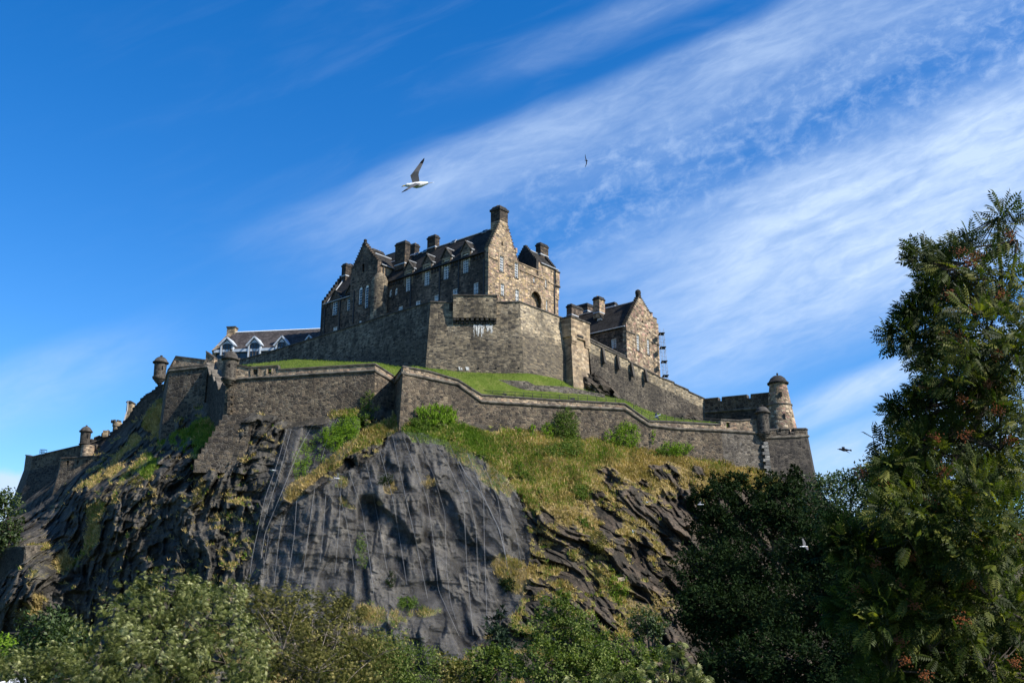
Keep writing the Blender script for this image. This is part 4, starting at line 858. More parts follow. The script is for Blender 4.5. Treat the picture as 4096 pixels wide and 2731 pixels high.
# ================================================================== buildings
def window(root,pl,x0,y0,x1,y1,cols=3,rows=6,depth=.14,mat=None,arched=False,bar=.065,off=0.):
    """photo corners -> regular white sash window set back in its opening; returns opening in (s,z)"""
    (s0,z1),(s1,z0)=pl.hit(x0,y0),pl.hit(x1,y1)
    if s1<s0: s0,s1=s1,s0
    zc0=pl.hit((x0+x1)/2,y1)[1]; zc1=pl.hit((x0+x1)/2,y0)[1]; z0,z1=zc0,zc1
    mat=mat or M_white
    mb=MB(); f=.11; o0=off-depth-.05; o1=off-depth+.05
    mb.pbox(pl,s0,s0+f,z0,z1,o0,o1); mb.pbox(pl,s1-f,s1,z0,z1,o0,o1); mb.pbox(pl,s0+f,s1-f,z0,z0+f,o0,o1); mb.pbox(pl,s0+f,s1-f,z1-f,z1,o0,o1)
    zm=(z0+z1)/2; mb.pbox(pl,s0+f,s1-f,zm-.05,zm+.05,o0,o1+.03)
    for i in range(1,cols): s=s0+(s1-s0)*i/cols; mb.pbox(pl,s-bar/2,s+bar/2,z0+f,z1-f,o0+.01,o1-.02)
    for i in range(1,rows):
        z=z0+(z1-z0)*i/rows
        if abs(z-zm)>.08: mb.pbox(pl,s0+f,s1-f,z-bar/2,z+bar/2,o0+.012,o1-.022)
    w_=mb.build('window',mat,root)
    g=MB(); g.pbox(pl,s0+.02,s1-.02,z0+.02,z1-.02,o0-.03,o0+.0); g.build('pane',M_glass,w_)
    sl=MB(); sl.pbox(pl,s0-.12,s1+.12,z0-.22,z0-.003,off-.2,off+.1); sl.build('sill',M_cope,w_)
    if arched:
        n=7; pts=[(s0+(s1-s0)*(.5-.5*math.cos(math.pi*k/n)),z1+(s1-s0)*.5*math.sin(math.pi*k/n)) for k in range(n+1)]
        a=MB(); a.add([pl.pt(s,z,o0+.04) for s,z in pts],[tuple(range(n+1))]); a.build('arch_head',M_white,w_)
        return [(s0,z0),(s1,z0)]+[p for p in reversed(pts)]
    return [(s0,z0),(s1,z0),(s1,z1),(s0,z1)]
def crow(a,b,n):
    """stair profile from low foot a to high b in (s,z)"""
    out=[]
    for i in range(n):
        s0=a[0]+(b[0]-a[0])*i/n; s1=a[0]+(b[0]-a[0])*(i+1)/n; z=a[1]+(b[1]-a[1])*(i+1)/n
        out+= [(s0,z),(s1,z)]
    return out
M_chim=stone('chimney_stone',[(.07,.058,.047),(.045,.038,.033),(.10,.08,.06),(.16,.12,.08),(.05,.043,.038)],(.1,.085,.07),.6,.3,.6,bump=.4)
def steps(root,pl,prof,th=1.,mat=None):
    mb=MB()
    for i in range(0,len(prof)-1):
        (a,z),(b,z2)=prof[i],prof[i+1]
        if abs(z-z2)<1e-6 and abs(a-b)>.05: mb.pbox(pl,min(a,b)-.07,max(a,b)+.07,z+.003,z+.13,-th-.06,.08)
    return mb.build('step_coping',mat or M_cope,root)
def chimney(root,cxp,pyt,pyb,Y,w_,d_,ang,name='chimney',mat=M_chim,pots=3):
    """stack with cap and pots, axis aligned to the palace"""
    c=at(cxp,pyb,Y); zt_=zat(pyt,Y); zb=c.z-1.2; u_=Vector(dL); v_=Vector(dG)
    def ring(z,e): return [Vector((c.x,c.y,z))+Vector((*(u_*(a*(w_/2+e))+v_*(b*(d_/2+e))),0)) for a,b in ((-1,-1),(1,-1),(1,1),(-1,1))]
    mb=MB(); mb.hexa(ring(zb,0)+ring(zt_-.75,0)); s=mb.build(name,mat,root)
    m2=MB(); m2.hexa(ring(zt_-.75,.12)+ring(zt_-.45,.14)); m2.hexa(ring(zt_-.45,.05)+ring(zt_,-.12)); m2.build('cap',M_black,s)
    for k in range(pots):
        t_=(k+.5)/pots-.5; q=Vector((c.x,c.y,0))+Vector((*( (u_*w_ if w_>=d_ else v_*d_)*t_*.8),0)); m3=MB(); m3.tube([(q.x,q.y,zt_-.02),(q.x,q.y,zt_+.28)],.13,8); m3.build('chimney_pot',M_pot,s)
    m4=MB(); m4.hexa(ring(zb+1.1,.08)+ring(zb+1.35,.06)); m4.build('flashing',M_lead,s)
    return s
def pipe(root,pl,x,y0,y1,o=.1):
    s,z1=pl.hit(x,y0); _,z0=pl.hit(x,y1); mb=MB(); mb.pbox(pl,s-.13,s+.13,z0,z1,.01,o+.1); mb.build('drainpipe',M_iron,root)
def B(x,y): return (1700+x/2.613,780+y/2.613)
def Aa(x,y): return (1200+x/2.613,780+y/2.613)
def Cc(x,y): return (2200+x/2.613,1100+y/2.613)
pal=thing('palace_block',base_of(1953,1250,188),'tall stone palace with crow-stepped gables, slate roof, and rows of white sash windows, highest building','palace')
zbase=zat(1330,188)
# --- right gable wall (sunlit)
H=lambda x,y:PG.hit(*B(x,y))
HB=lambda r: (B(r[0],r[1])+B(r[2],r[3]))
gw=[(780,637,820,800,2,6),(935,708,974,865,2,6),(790,926,827,1048,2,5),(942,986,979,1110,2,5),(1130,866,1146,914,1,2),(1254,880,1270,968,1,4),(1262,1100,1280,1208,1,4)]
holes=[window(pal,PG,*HB(r[:4]),cols=r[4],rows=r[5]) for r in gw]
for r in ((799,487,814,530),(947,550,966,604),(876,845,884,868),(888,845,896,868)):
    (s0,z1),(s1,z0)=H(r[0],r[1]),H(r[2],r[3]); holes.append([(s0,z0),(s1,z0),(s1,z1),(s0,z1)])
(s0,_),(s1,_)=H(1106,1150),H(1214,1170); zs=H(1160,1095)[1]; zb=H(1160,1185)[1]; rr=(s1-s0)/2
holes.append([(s0,zb),(s1,zb)]+[((s0+s1)/2+rr*math.cos(math.pi*k/10),zs+rr*1.05*math.sin(math.pi*k/10)) for k in range(11)])
archc=((s0+s1)/2,zs,rr,zb)
sap,_=H(822,300); ze=H(655,560)[1]; zap=H(822,300)[1]
sw2=2*sap; sEnd=H(1392,1000)[0]; zwing=H(1190,700)[1]
zpar=H(1120,770)[1]
print('gable w',sw2,'end',sEnd,'ze',ze,'zap',zap,'wing',zwing,'par',zpar)
sWing=H(1187,760)[0]
outer=[(0,zbase),(sEnd,zbase),(sEnd,zwing),(sWing,zwing),(sWing,zpar),(min(sw2,sWing-1.),zpar),(min(sw2,sWing-1.),ze-.3)]
rs=crow((min(sw2,sWing-1.),ze-.3),(sap+1.15,zap-.2),11); outer+=rs
ls=crow((0,ze),(sap-1.15,zap-.2),11); outer+=list(reversed(ls))
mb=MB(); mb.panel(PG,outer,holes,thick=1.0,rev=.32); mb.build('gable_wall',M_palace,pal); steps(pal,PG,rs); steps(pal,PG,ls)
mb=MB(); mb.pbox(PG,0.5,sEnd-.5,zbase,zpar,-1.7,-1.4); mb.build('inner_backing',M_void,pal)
# arch surround + loggia back
mb=MB(); c_,z_,r_,zb_=archc; n=14
for k in range(n):
    a0,a1=math.pi*k/n,math.pi*(k+.92)/n
    q=[(c_+(r_)*math.cos(a0),z_+r_*1.05*math.sin(a0)),(c_+(r_)*math.cos(a1),z_+r_*1.05*math.sin(a1)),(c_+(r_+.42)*math.cos(a1),z_+(r_+.42)*1.05*math.sin(a1)),(c_+(r_+.42)*math.cos(a0),z_+(r_+.42)*1.05*math.sin(a0))]
    mb.hexa([PG.pt(s,z,.0) for s,z in q]+[PG.pt(s,z,.1) for s,z in q])
mb.build('arch_surround',M_dress,pal)
mb=MB(); mb.pbox(PG,c_-r_-.3,c_-.15,zb_,z_-.3,-1.39,-1.2); mb.pbox(PG,c_+.3,c_+r_+.3,zb_,z_+.1,-1.39,-1.1); mb.build('loggia_wall',M_dress,pal)
# window surrounds, string courses, corner stones
mb=MB()
for r in gw[:4]+gw[5:]:
    (x0,y0,x1,y1)=HB(r[:4]); (s0,z1),(s1,z0)=PG.hit(x0,y0),PG.hit(x1,y1); z1=PG.hit((x0+x1)/2,y0)[1]; z0=PG.hit((x0+x1)/2,y1)[1]
    mb=MB(); mb.panel(PG,[(s0-.34,z0-.02),(s1+.32,z0-.02),(s1+.32,z1+.42),(s0-.34,z1+.42)],[[(s0,z0),(s1,z0),(s1,z1),(s0,z1)]],thick=.06,rev=.06,off=.07); mb.build('window_surround',M_dress,pal)
mb=MB(); zs1=H(700,655)[1]
for a,b,z in ((.2,H(775,660)[0]-.4,zs1),(H(850,720)[0],H(930,745)[0]-.5,H(890,735)[1]),(H(990,780)[0],H(1250,890)[0],H(1120,835)[1]),(H(1290,905)[0],sEnd+.12,H(1340,930)[1])): mb.pbox(PG,a,b,z-.14,z+.14,-.1,.16)
mb.build('string_course',M_dress,pal)
# right corner corbelled turret block
mb=MB(); za=H(1365,800)[1]; zb1=H(1365,950)[1]; zc=H(1365,1085)[1]; mb.pbox(PG,sEnd-.95,sEnd+.30,zb1,zwing-.3,-2.2,.22); mb.pbox(PG,sEnd-.8,sEnd+.16,zc,zb1,-2.1,.12); mb.build('corner_bartizan',M_palace,pal)
mb=MB()
for z in (za,zb1): mb.pbox(PG,sEnd-1.02,sEnd+.4,z-.16,z+.12,-2.3,.34)
mb.build('bartizan_band',M_black,pal)
pipe(pal,PG,*(B(1347,0)[0],B(0,790)[1],B(0,1250)[1])); 
# --- chimney on the gable
def gblock(mb,pl,s0,s1,z0,z1,o0,o1): mb.pbox(pl,s0,s1,z0,z1,o0,o1)
sc0,sc1=H(803,200)[0],H(897,220)[0]; zct=H(840,130)[1]
mb=MB(); mb.pbox(PG,sap-1.15,sap+1.25,zap-1.2,zct-3.2,-2.4,.02); mb.pbox(PG,sap-1.15,sap+1.25,zct-3.2,zct-.9,-2.4,.02,1); gc=mb.build('chimney',[M_palace,M_chim],pal)
mb=MB(); mb.pbox(PG,sap-1.35,sap+1.45,zct-.9,zct-.45,-2.55,.2); mb.hexa([PG.pt(sap-1.2,zct-.45,.08),PG.pt(sap+1.3,zct-.45,.08),PG.pt(sap+1.3,zct-.45,-2.45),PG.pt(sap-1.2,zct-.45,-2.45),PG.pt(sap-.9,zct+.15,-.3),PG.pt(sap+1.,zct+.15,-.3),PG.pt(sap+1.,zct+.15,-2.1),PG.pt(sap-.9,zct+.15,-2.1)]); mb.build('cap',M_black,gc)
mb=MB(); q=PG.pt(sap-.5,zct,-1.2); mb.tube([(q.x,q.y,zct+.1),(q.x,q.y,zct+.42)],.16,8); mb.build('chimney_pot',M_pot,gc)
# --- main roof
LM=PLn.hit(*Aa(880,925))[0]+1.5
def GP(s,l,z): # s along the gable, l back along the long front
    p=Vector((C0.x,C0.y))+Vector(dG)*s+Vector(dL)*l; return Vector((p.x,p.y,z))
zr=zap-.35
mb=MB(); Lr=LM+10
mb.slab(GP(-.35,.95,ze-.45),GP(-.35,Lr,ze-.45),GP(sap,Lr,zr),GP(sap,.95,zr),.3); 
mb.slab(GP(sw2+.2,.95,ze-.45),GP(sw2+.2,Lr,ze-.45),GP(sap,Lr,zr+.004),GP(sap,.95,zr+.004),.3); mb.build('roof',M_slate,pal)
mb=MB(); mb.tube([GP(sap,.9,zr+.03),GP(sap,Lr,zr+.03)],.14,6); mb.build('ridge_capping',M_lead,pal)
mb=MB()
for i in range(int(LM/.9)): mb.box(0,0,0,0,0,0) if False else None
mb.tube([GP(-.42,.2,ze-.5),GP(-.42,LM,ze-.5)],.07,6); mb.build('gutter',M_iron,pal)
def skylight(l,s): 
    f_=s/sap; z=ze-.45+(zr-ze+.45)*f_; d_=Vector((*dG,0)); nrm_=Vector((-(zr-ze)*dG[0],-(zr-ze)*dG[1],sap)).normalized(); sl=(GP(sap,0,zr)-GP(0,0,ze-.45)).normalized(); al=Vector((*dL,0)); c=GP(s,l,z)+nrm_*.08
    mb=MB(); mb.hexa([c-al*.6-sl*.45,c+al*.6-sl*.45,c+al*.6+sl*.45,c-al*.6+sl*.45]+[p+nrm_*.12 for p in (c-al*.6-sl*.45,c+al*.6-sl*.45,c+al*.6+sl*.45,c-al*.6+sl*.45)]); o=mb.build('skylight',M_lead,pal)
    mb=MB(); mb.hexa([p+nrm_*.125 for p in (c-al*.5-sl*.36,c+al*.5-sl*.36,c+al*.5+sl*.36,c-al*.5+sl*.36)]+[p+nrm_*.14 for p in (c-al*.5-sl*.36,c+al*.5-sl*.36,c+al*.5+sl*.36,c-al*.5+sl*.36)]); mb.build('pane',M_glass,o)
def onroof(x,y):
    """solve l on the roof slope near the ridge"""
    best=None
    for l in np.linspace(0,LM+8,160):
        for f_ in np.linspace(.3,.98,35):
            p=GP(sap*f_,l,ze-.45+(zr-ze+.45)*f_); r=p-CAM; a=r.x; dpt=r.y*cT+r.z*sT; v_=(-r.y*sT+r.z*cT); e=abs(CX+F*a/dpt-x)+abs(CY-F*v_/dpt-y)
            if best is None or e<best[0]: best=(e,l,sap*f_)
    return best[1],best[2]
for xy in (B(300,492),B(620,382),Aa(1225,622),Aa(1310,590)): skylight(*onroof(*xy))
# --- long shaded front wall
HL=lambda x,y:PLn.hit(*Aa(x,y))
lw=[]; holesL=[]
for (x0,y0,x1,y1) in ((*Aa(1112,812),*Aa(1155,1005)),(*Aa(1305,747),*Aa(1351,945)),(*B(197,683),*B(245,880)),(*B(401,614),*B(452,814))):
    holesL.append((window(pal,PLn,x0,y0,x1,y1,3,8),(x0,y0,x1,y1),1))
for (x0,y0,x1,y1) in ((*Aa(1031,1162),*Aa(1071,1245)),(*Aa(1211,1105),*Aa(1255,1180)),(*Aa(1405,1045),*Aa(1450,1130)),(*B(291,980),*B(340,1090)),(*B(508,918),*B(556,1034))):
    holesL.append((window(pal,PLn,x0,y0,x1,y1,3,5),None,0))
for (x0,y0,x1,y1) in ((*Aa(937,1003),*Aa(958,1064)),(*Aa(996,985),*Aa(1016,1045))):
    holesL.append((window(pal,PLn,x0,y0,x1,y1,1,3,arched=True),None,0))
Wlen=PLn.hit(*Aa(240,1300))[0]
def hz(z): return z
zeL=ze-.6
low=[h for h,_,t_ in holesL if not t_]; tall=[(h,x) for h,x,t_ in holesL if t_]
# tall windows break the eaves: wall goes up to the eave, dormer heads carry on
oL=[(0.9,zbase),(LM+4,zbase),(LM+4,zeL)]
hs=low[:]
top=[]
for h,x in sorted(tall,key=lambda q:-q[0][0][0]):
    sa_=min(h[0][0],h[1][0])-.62; sb_=max(h[0][0],h[1][0])+.62; zt_=max(h[2][1],h[0][1])+.75; c=(sa_+sb_)/2
    top+=[(sb_,zeL),(sb_,zt_),(c,zt_+1.75),(sa_,zt_),(sa_,zeL)]
    hs.append(h)
oL+=top+[(0.9,zeL)]
mb=MB(); mb.panel(PLn,oL,hs,thick=.9,rev=.32); mb.build('front_wall',M_shade,pal)
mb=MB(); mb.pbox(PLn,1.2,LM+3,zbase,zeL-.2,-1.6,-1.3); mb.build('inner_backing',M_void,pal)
for h,x in tall:
    sa_=min(h[0][0],h[1][0])-.62; sb_=max(h[0][0],h[1][0])+.62; zt_=h[2][1]+.75; c=(sa_+sb_)/2
    dm=MB()  # dormer: coping, roof slopes running back into the main roof, lead cheeks
    hh=zt_+1.75; back=(hh-ze+.45)/((zr-ze+.45)/sap)
    bk2=(zt_-ze+.45)/((zr-ze+.45)/sap)
    dm.slab(PLn.pt(sa_-.18,zt_-.15,.1),PLn.pt(c,hh+.12,.1),PLn.pt(c,hh+.12,-back),PLn.pt(sa_-.18,zt_-.15,-max(bk2,.6)),.16)
    dm.slab(PLn.pt(sb_+.18,zt_-.15,.1),PLn.pt(c,hh+.124,.1),PLn.pt(c,hh+.124,-back),PLn.pt(sb_+.18,zt_-.15,-max(bk2,.6)),.16)
    dd=dm.build('dormer',M_slate,pal)
    m2=MB(); m2.tube([PLn.pt(sa_-.22,zt_-.2,.14),PLn.pt(c,hh+.2,.14),PLn.pt(sb_+.22,zt_-.2,.14)],.17,6); m2.build('pediment_coping',M_cope,dd)
    m2=MB(); m2.tube([PLn.pt(sa_-.2,zt_-.12,.1),PLn.pt(sa_-.2,zt_-.12,-max(bk2,.7))],.15,5); 
    m2.hexa([PLn.pt(sa_-.04,zeL,-.2),PLn.pt(sa_-.04,zeL,-.95),PLn.pt(sa_+.1,zeL,-.95),PLn.pt(sa_+.1,zeL,-.2),PLn.pt(sa_-.04,zt_-.1,-.2),PLn.pt(sa_-.04,zt_-.1,-max(bk2,.7)),PLn.pt(sa_+.1,zt_-.1,-max(bk2,.7)),PLn.pt(sa_+.1,zt_-.1,-.2)])
    m2.build('lead_cheek',M_lead,dd); m2=MB(); m2.tube([PLn.pt(c,hh+.2,-.1),PLn.pt(c,hh+.2,-back)],.1,5); m2.build('ridge_flashing',M_lead,dd)
    m2=MB(); sq=(sb_-sa_)*.16
    m2.pbox(PLn,sa_+.1,sa_+.52,zeL-1.8,zt_-.2,-.1,.08); m2.pbox(PLn,sb_-.52,sb_-.1,zeL-1.8,zt_-.2,-.1,.08); m2.pbox(PLn,sa_+.1,sb_-.1,zt_-.7,zt_-.2,-.1,.1); m2.build('window_surround',M_dress,dd)
mb=MB()
sL_=1.2
while sL_<LM-1:
    if all(abs(sL_-(h[0][0]+h[1][0])/2)>1.7 for h,_ in tall):
        (mb:=MB()).pbox(PLn,sL_,sL_+.42,zeL-.85,zeL-.15,-.1,.18); mb.build('corbel',M_black,pal)
    sL_+=.8
for x,y0,y1 in ((*B(160,720),B(0,1110)[1]),(*B(358,670),B(0,1080)[1]),(*B(622,670),B(0,1075)[1]),(*Aa(1165,850),Aa(0,1175)[1]),(*Aa(905,930),Aa(0,1255)[1])): pipe(pal,PLn,x,y0,y1)
chimney(pal,B(86,0)[0],B(0,430)[1],B(0,560)[1],0+GP(sap,PLn.shift(-sap).hit(*B(86,560))[0],0).y,2.3,1.3,0,pots=2)
Ych=GP(sap,PLn.shift(-sap).hit(*Aa(1068,700))[0],0).y
chimney(pal,Aa(1068,0)[0],Aa(0,497)[1],Aa(0,735)[1],Ych-3.5,3.0,1.5,0,pots=4)
chimney(pal,Aa(1178,0)[0],Aa(0,522)[1],Aa(0,640)[1],Ych+1,2.6,1.4,0,pots=4)
# --- right wing roof with two crow-stepped gables
def solveback(pl_s,zfoot,x,y):
    """distance back along dL and height so that the point shows at photo (x,y)"""
    p0=Vector((C0.x,C0.y))+Vector(dG)*pl_s; pp_=PL(p0,dL); s,z=pp_.hit(x,y); return s,z
b1,z1=solveback(sWing+.1,zwing,*B(1045,535)); b2,z2=solveback(sEnd-.4,zwing,*B(1272,650))
print('wing back',b1,z1,b2,z2)
zr2=(z1+z2)/2-.3; bk=(b1+b2)/2
mb=MB(); mb.slab(GP(sWing+.5,-.15,zwing-.1),GP(sEnd-.3,-.15,zwing-.1),GP(sEnd-.3,bk,zr2),GP(sWing+.5,bk,zr2),.3); mb.slab(GP(sWing+.5,2*bk,zwing),GP(sEnd-.3,2*bk,zwing),GP(sEnd-.3,bk,zr2+.004),GP(sWing+.5,bk,zr2+.004),.3); mb.build('roof',M_slate,pal)
for s_,th in ((sWing,.7),(sEnd-.7,.7)):
    p0=Vector((C0.x,C0.y))+Vector(dG)*s_; pw=PL(p0,dL); 
    o_=[(0,zpar-1),(2*bk,zpar-1)]+crow((2*bk,zwing+.2),(bk,zr2+.6),9)[:]+list(reversed(crow((0,zwing+.2),(bk,zr2+.6),9)))
    mb=MB(); mb.panel(pw,o_,thick=-th); mb.build('crow_stepped_gable',M_black,pal)  # shade on these gables is put into the black stone colour
mb=MB(); mb.tube([GP(sWing+.6,bk,zr2+.05),GP(sEnd-.6,bk,zr2+.05)],.13,6); mb.tube([GP(sWing+.6,-.25,zwing-.1),GP(sEnd,-.25,zwing-.1)],.12,6); mb.build('ridge_capping',M_lead,pal)
cp=GP(sEnd-1.6,bk,0); chimney(pal,B(1224,0)[0],B(0,515)[1],B(0,640)[1],cp.y,1.3,2.6,0,pots=1)
mb=MB(); p_=GP(sEnd,0,0); pe=PL((p_.x,p_.y),dL); mb.panel(pe,[(0.9,zbase),(2*bk-.1,zbase),(2*bk-.1,zwing),(0.9,zwing)],thick=.8); mb.build('end_wall',M_palace,pal)
mb=MB(); mb.pbox(PG,min(sw2,sWing-1.)+.003,sWing,zpar,zpar+.22,-1.1,.12); mb.build('parapet_coping',M_dress,pal)
# wall behind the small terrace, shaded
mb=MB(); p_=GP(sw2-.3,0,0); pk=PL((p_.x,p_.y),dL); mb.panel(pk,[(.9,zpar-.5),(LM,zpar-.5),(LM,ze-.5),(.9,ze-.5)],thick=.6); mb.build('rear_wall',M_shade,pal)
# --- projecting gabled tower block
Q=PLn.pt(*PLn.hit(*Aa(880,925))); best=None
for p_ in np.linspace(.5,9,200):
    c=Vector((Q.x,Q.y))-Vector(dG)*p_; r=Vector((c.x,c.y,zat(1200,c.y)))-CAM; x=CX+F*r.x/(r.y*cT+r.z*sT)
    if best is None or abs(x-1505.5)<best[0]: best=(abs(x-1505.5),p_)
prj=best[1]; Qc=Vector((Q.x,Q.y))-Vector(dG)*prj; PW=PL(Qc,dL); print('project',prj)
W=lambda x,y:PW.hit(*Aa(x,y))
swl=W(531,900)[0]; zwe=W(806,705)[1]; sapW=W(667,520)[0]; zapW=W(667,520)[1]
hw=[window(pal,PW,*Aa(619,985),*Aa(645,1143),1,6,arched=True),window(pal,PW,*Aa(684,963),*Aa(708,1178),1,8,arched=True),window(pal,PW,*Aa(618,1312),*Aa(641,1340),2,2)]
(sa1,za1),(sb1,zb1_)=W(650,725),W(671,800); hw.append([(sa1,zb1_),(sb1,zb1_),(sb1,za1),(sa1,za1)])
zfl=W(531,800)[1]
oW=[(0,zbase),(swl,zbase),(swl,zfl)]+crow((swl,zfl),(sapW+.25,zapW),10)+list(reversed(crow((0,zwe),(sapW-.25,zapW),9)))
mb=MB(); mb.panel(PW,oW,hw,thick=.9,rev=.32); mb.build('tower_front_wall',M_shade,pal); steps(pal,PW,oW[3:],.9)
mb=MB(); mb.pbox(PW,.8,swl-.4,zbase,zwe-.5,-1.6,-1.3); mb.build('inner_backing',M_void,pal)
mb=MB(); mb.pbox(PW,sapW-.4,sapW+.4,zapW-.2,zapW+.5,-.9,.05); mb.pbox(PW,sapW-.25,sapW+.25,zapW+.5,zapW+.75,-.7,-.1); c=PW.pt(sapW,zapW,-.4)
mb.lathe((c.x,c.y),[(zapW+.7,.1),(zapW+.8,.3),(zapW+1.05,.4),(zapW+1.3,.3),(zapW+1.42,.05)],12); mb.build('finial',M_black,pal)
PWs=PL(Qc,dG)
def ws(x,y): return PWs.hit(*Aa(x,y))
sideL=ws(1000,780)[0]+1
zmn=zwe-.25
mb=MB(); o_=[(0.0,ws(800,900)[1]),(prj+.2,ws(875,975)[1]),(prj+.2,zeL-.5),(sideL,zmn-.4),(sideL,zmn),(0.0,zmn)]
mb.panel(PWs,[(0.9,zbase),(prj,zbase),(prj,zeL+1.6),(sideL,zmn-.6),(sideL,zmn),(.9,zmn)],thick=.8); mb.build('tower_side_wall',M_dress,pal)
pipe(pal,PWs,*(Aa(871,0)[0],Aa(0,735)[1],Aa(0,930)[1]))
# rounded stair turret filling the corner below
c=Qc+Vector(PW.n)*(-.6)+Vector(PWs.n)*(.15); zt1=W(775,915)[1]
mb=MB(); mb.lathe((c.x,c.y),[(zbase,1.75),(zt1,1.75),(zt1+1.2,1.3),(zt1+1.9,.7)],32); mb.build('stair_turret',M_bast,pal,smooth=True)
# tower roof
rl=12; 
def WP(s,b,z): p=Qc+Vector(dL)*s+Vector(dG)*b; return Vector((p.x,p.y,z))
zrW=zapW-1.0
mb=MB(); mb.slab(WP(-.3,.9,zwe-.35),WP(-.3,rl,zwe-.35),WP(sapW,rl,zrW),WP(sapW,.9,zrW),.28); mb.slab(WP(swl+.2,.9,zfl-.3),WP(swl+.2,rl,zfl-.3),WP(sapW,rl,zrW+.004),WP(sapW,.9,zrW+.004),.28); mb.build('roof',M_slate,pal)
mb=MB(); mb.tube([WP(sapW,.9,zrW+.05),WP(sapW,rl,zrW+.05)],.16,6); mb.tube([WP(-.36,.8,zwe-.3),WP(-.36,sideL,zwe-.3)],.12,6); mb.build('ridge_capping',M_lead,pal)
cq=WP(sapW,5.5,0); chimney(pal,Aa(800,0)[0],Aa(0,583)[1],Aa(0,640)[1],cq.y,1.3,3.2,0,pots=4)
# --- lower left part
HLw=lambda x,y:PLn.hit(*Aa(x,y))
zl_=HLw(400,1095)[1]; slE=Wlen
hl=[window(pal,PLn,*Aa(345,1097),*Aa(385,1254),2,6),window(pal,PLn,*Aa(497,1047),*Aa(540,1204),2,6),window(pal,PLn,*Aa(349,1378),*Aa(388,1425),3,3),window(pal,PLn,*Aa(515,1325),*Aa(553,1372),3,3)]
oLw=[(LM+3.9,zbase),(slE,zbase),(slE,zl_)]
for h in (hl[0],hl[1]):
    sa_=min(h[0][0],h[1][0])-.6; sb_=max(h[0][0],h[1][0])+.6; zt_=h[2][1]+.6; c_=(sa_+sb_)/2; oLw+=[(sb_,zl_),(sb_,zt_),(c_,zt_+1.6),(sa_,zt_),(sa_,zl_)]
    back=(zt_+1.6-zl_)/1.0; d1=MB(); d1.slab(PLn.pt(sa_-.15,zt_-.1,.1),PLn.pt(c_,zt_+1.7,.1),PLn.pt(c_,zt_+1.7,-back-.5),PLn.pt(sa_-.15,zt_-.1,-1.2),.15); d1.slab(PLn.pt(sb_+.15,zt_-.1,.1),PLn.pt(c_,zt_+1.704,.1),PLn.pt(c_,zt_+1.704,-back-.5),PLn.pt(sb_+.15,zt_-.1,-1.2),.15); dd=d1.build('dormer',M_slate,pal)
    m2=MB(); m2.tube([PLn.pt(sa_-.2,zt_-.12,.1),PLn.pt(sa_-.2,zt_-.12,-1.3)],.15,5); m2.build('lead_cheek',M_lead,dd)
    m2=MB(); m2.tube([PLn.pt(sa_-.2,zt_-.15,.12),PLn.pt(c_,zt_+1.75,.12),PLn.pt(sb_+.2,zt_-.15,.12)],.16,6); m2.build('pediment_coping',M_cope,dd)
oLw+=[(LM+3.9,zl_)]
mb=MB(); mb.panel(PLn,oLw,hl,thick=.9,rev=.32); mb.build('left_front_wall',M_shade,pal)
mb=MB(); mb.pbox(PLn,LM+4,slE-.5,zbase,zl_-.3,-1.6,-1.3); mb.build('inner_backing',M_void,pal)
pend=PLn.pt(slE,0); PE=PL((pend.x,pend.y),dG); 
be,zre=PE.hit(*Aa(545,735)); print('left end back',be,zre)
PE.n=Vector(dL)*-1
oE=[(0,zbase),(2*be,zbase)]+crow((2*be,zl_+.2),(be,zre+.3),13)+list(reversed(crow((0,zl_+.2),(be,zre+.3),13)))
mb=MB(); mb.panel(PE,oE,thick=.8); mb.build('crow_stepped_gable',M_black,pal)
def LP(s,b,z): p=Vector((C0.x,C0.y))+Vector(dL)*s+Vector(dG)*b; return Vector((p.x,p.y,z))
mb=MB(); mb.slab(LP(LM-2,-.2,zl_-.15),LP(slE-.6,-.2,zl_-.15),LP(slE-.6,be,zre-.3),LP(LM-2,be,zre-.3),.28); mb.slab(LP(LM-2,2*be,zl_),LP(slE-.6,2*be,zl_),LP(slE-.6,be,zre-.296),LP(LM-2,be,zre-.296),.28); mb.build('roof',M_slate,pal)
mb=MB(); mb.tube([LP(LM+4,-.28,zl_-.1),LP(slE,-.28,zl_-.1)],.12,6); mb.tube([LP(slE-.95,.2,zl_+.3),LP(slE-.95,be,zre+.1)],.15,6); mb.build('lead_trim',M_lead,pal)
cq=LP(slE-2.0,be*.82,0); chimney(pal,Aa(500,0)[0],Aa(0,730)[1],Aa(0,860)[1],cq.y,1.4,2.6,0,pots=2)
mb=MB(); mb.pbox(PLn,slE-1.3,slE+.25,HLw(240,1190)[1],zl_-.1,-1.2,.2); mb.build('corner_bartizan',M_shade,pal)
for x in (268,425): pipe(pal,PLn,*(Aa(x,0)[0],Aa(0,1150 if x<300 else 1090)[1],Aa(0,1440)[1]))
pipe(pal,PW,*(Aa(572,0)[0],Aa(0,1000)[1],Aa(0,1330)[1]))
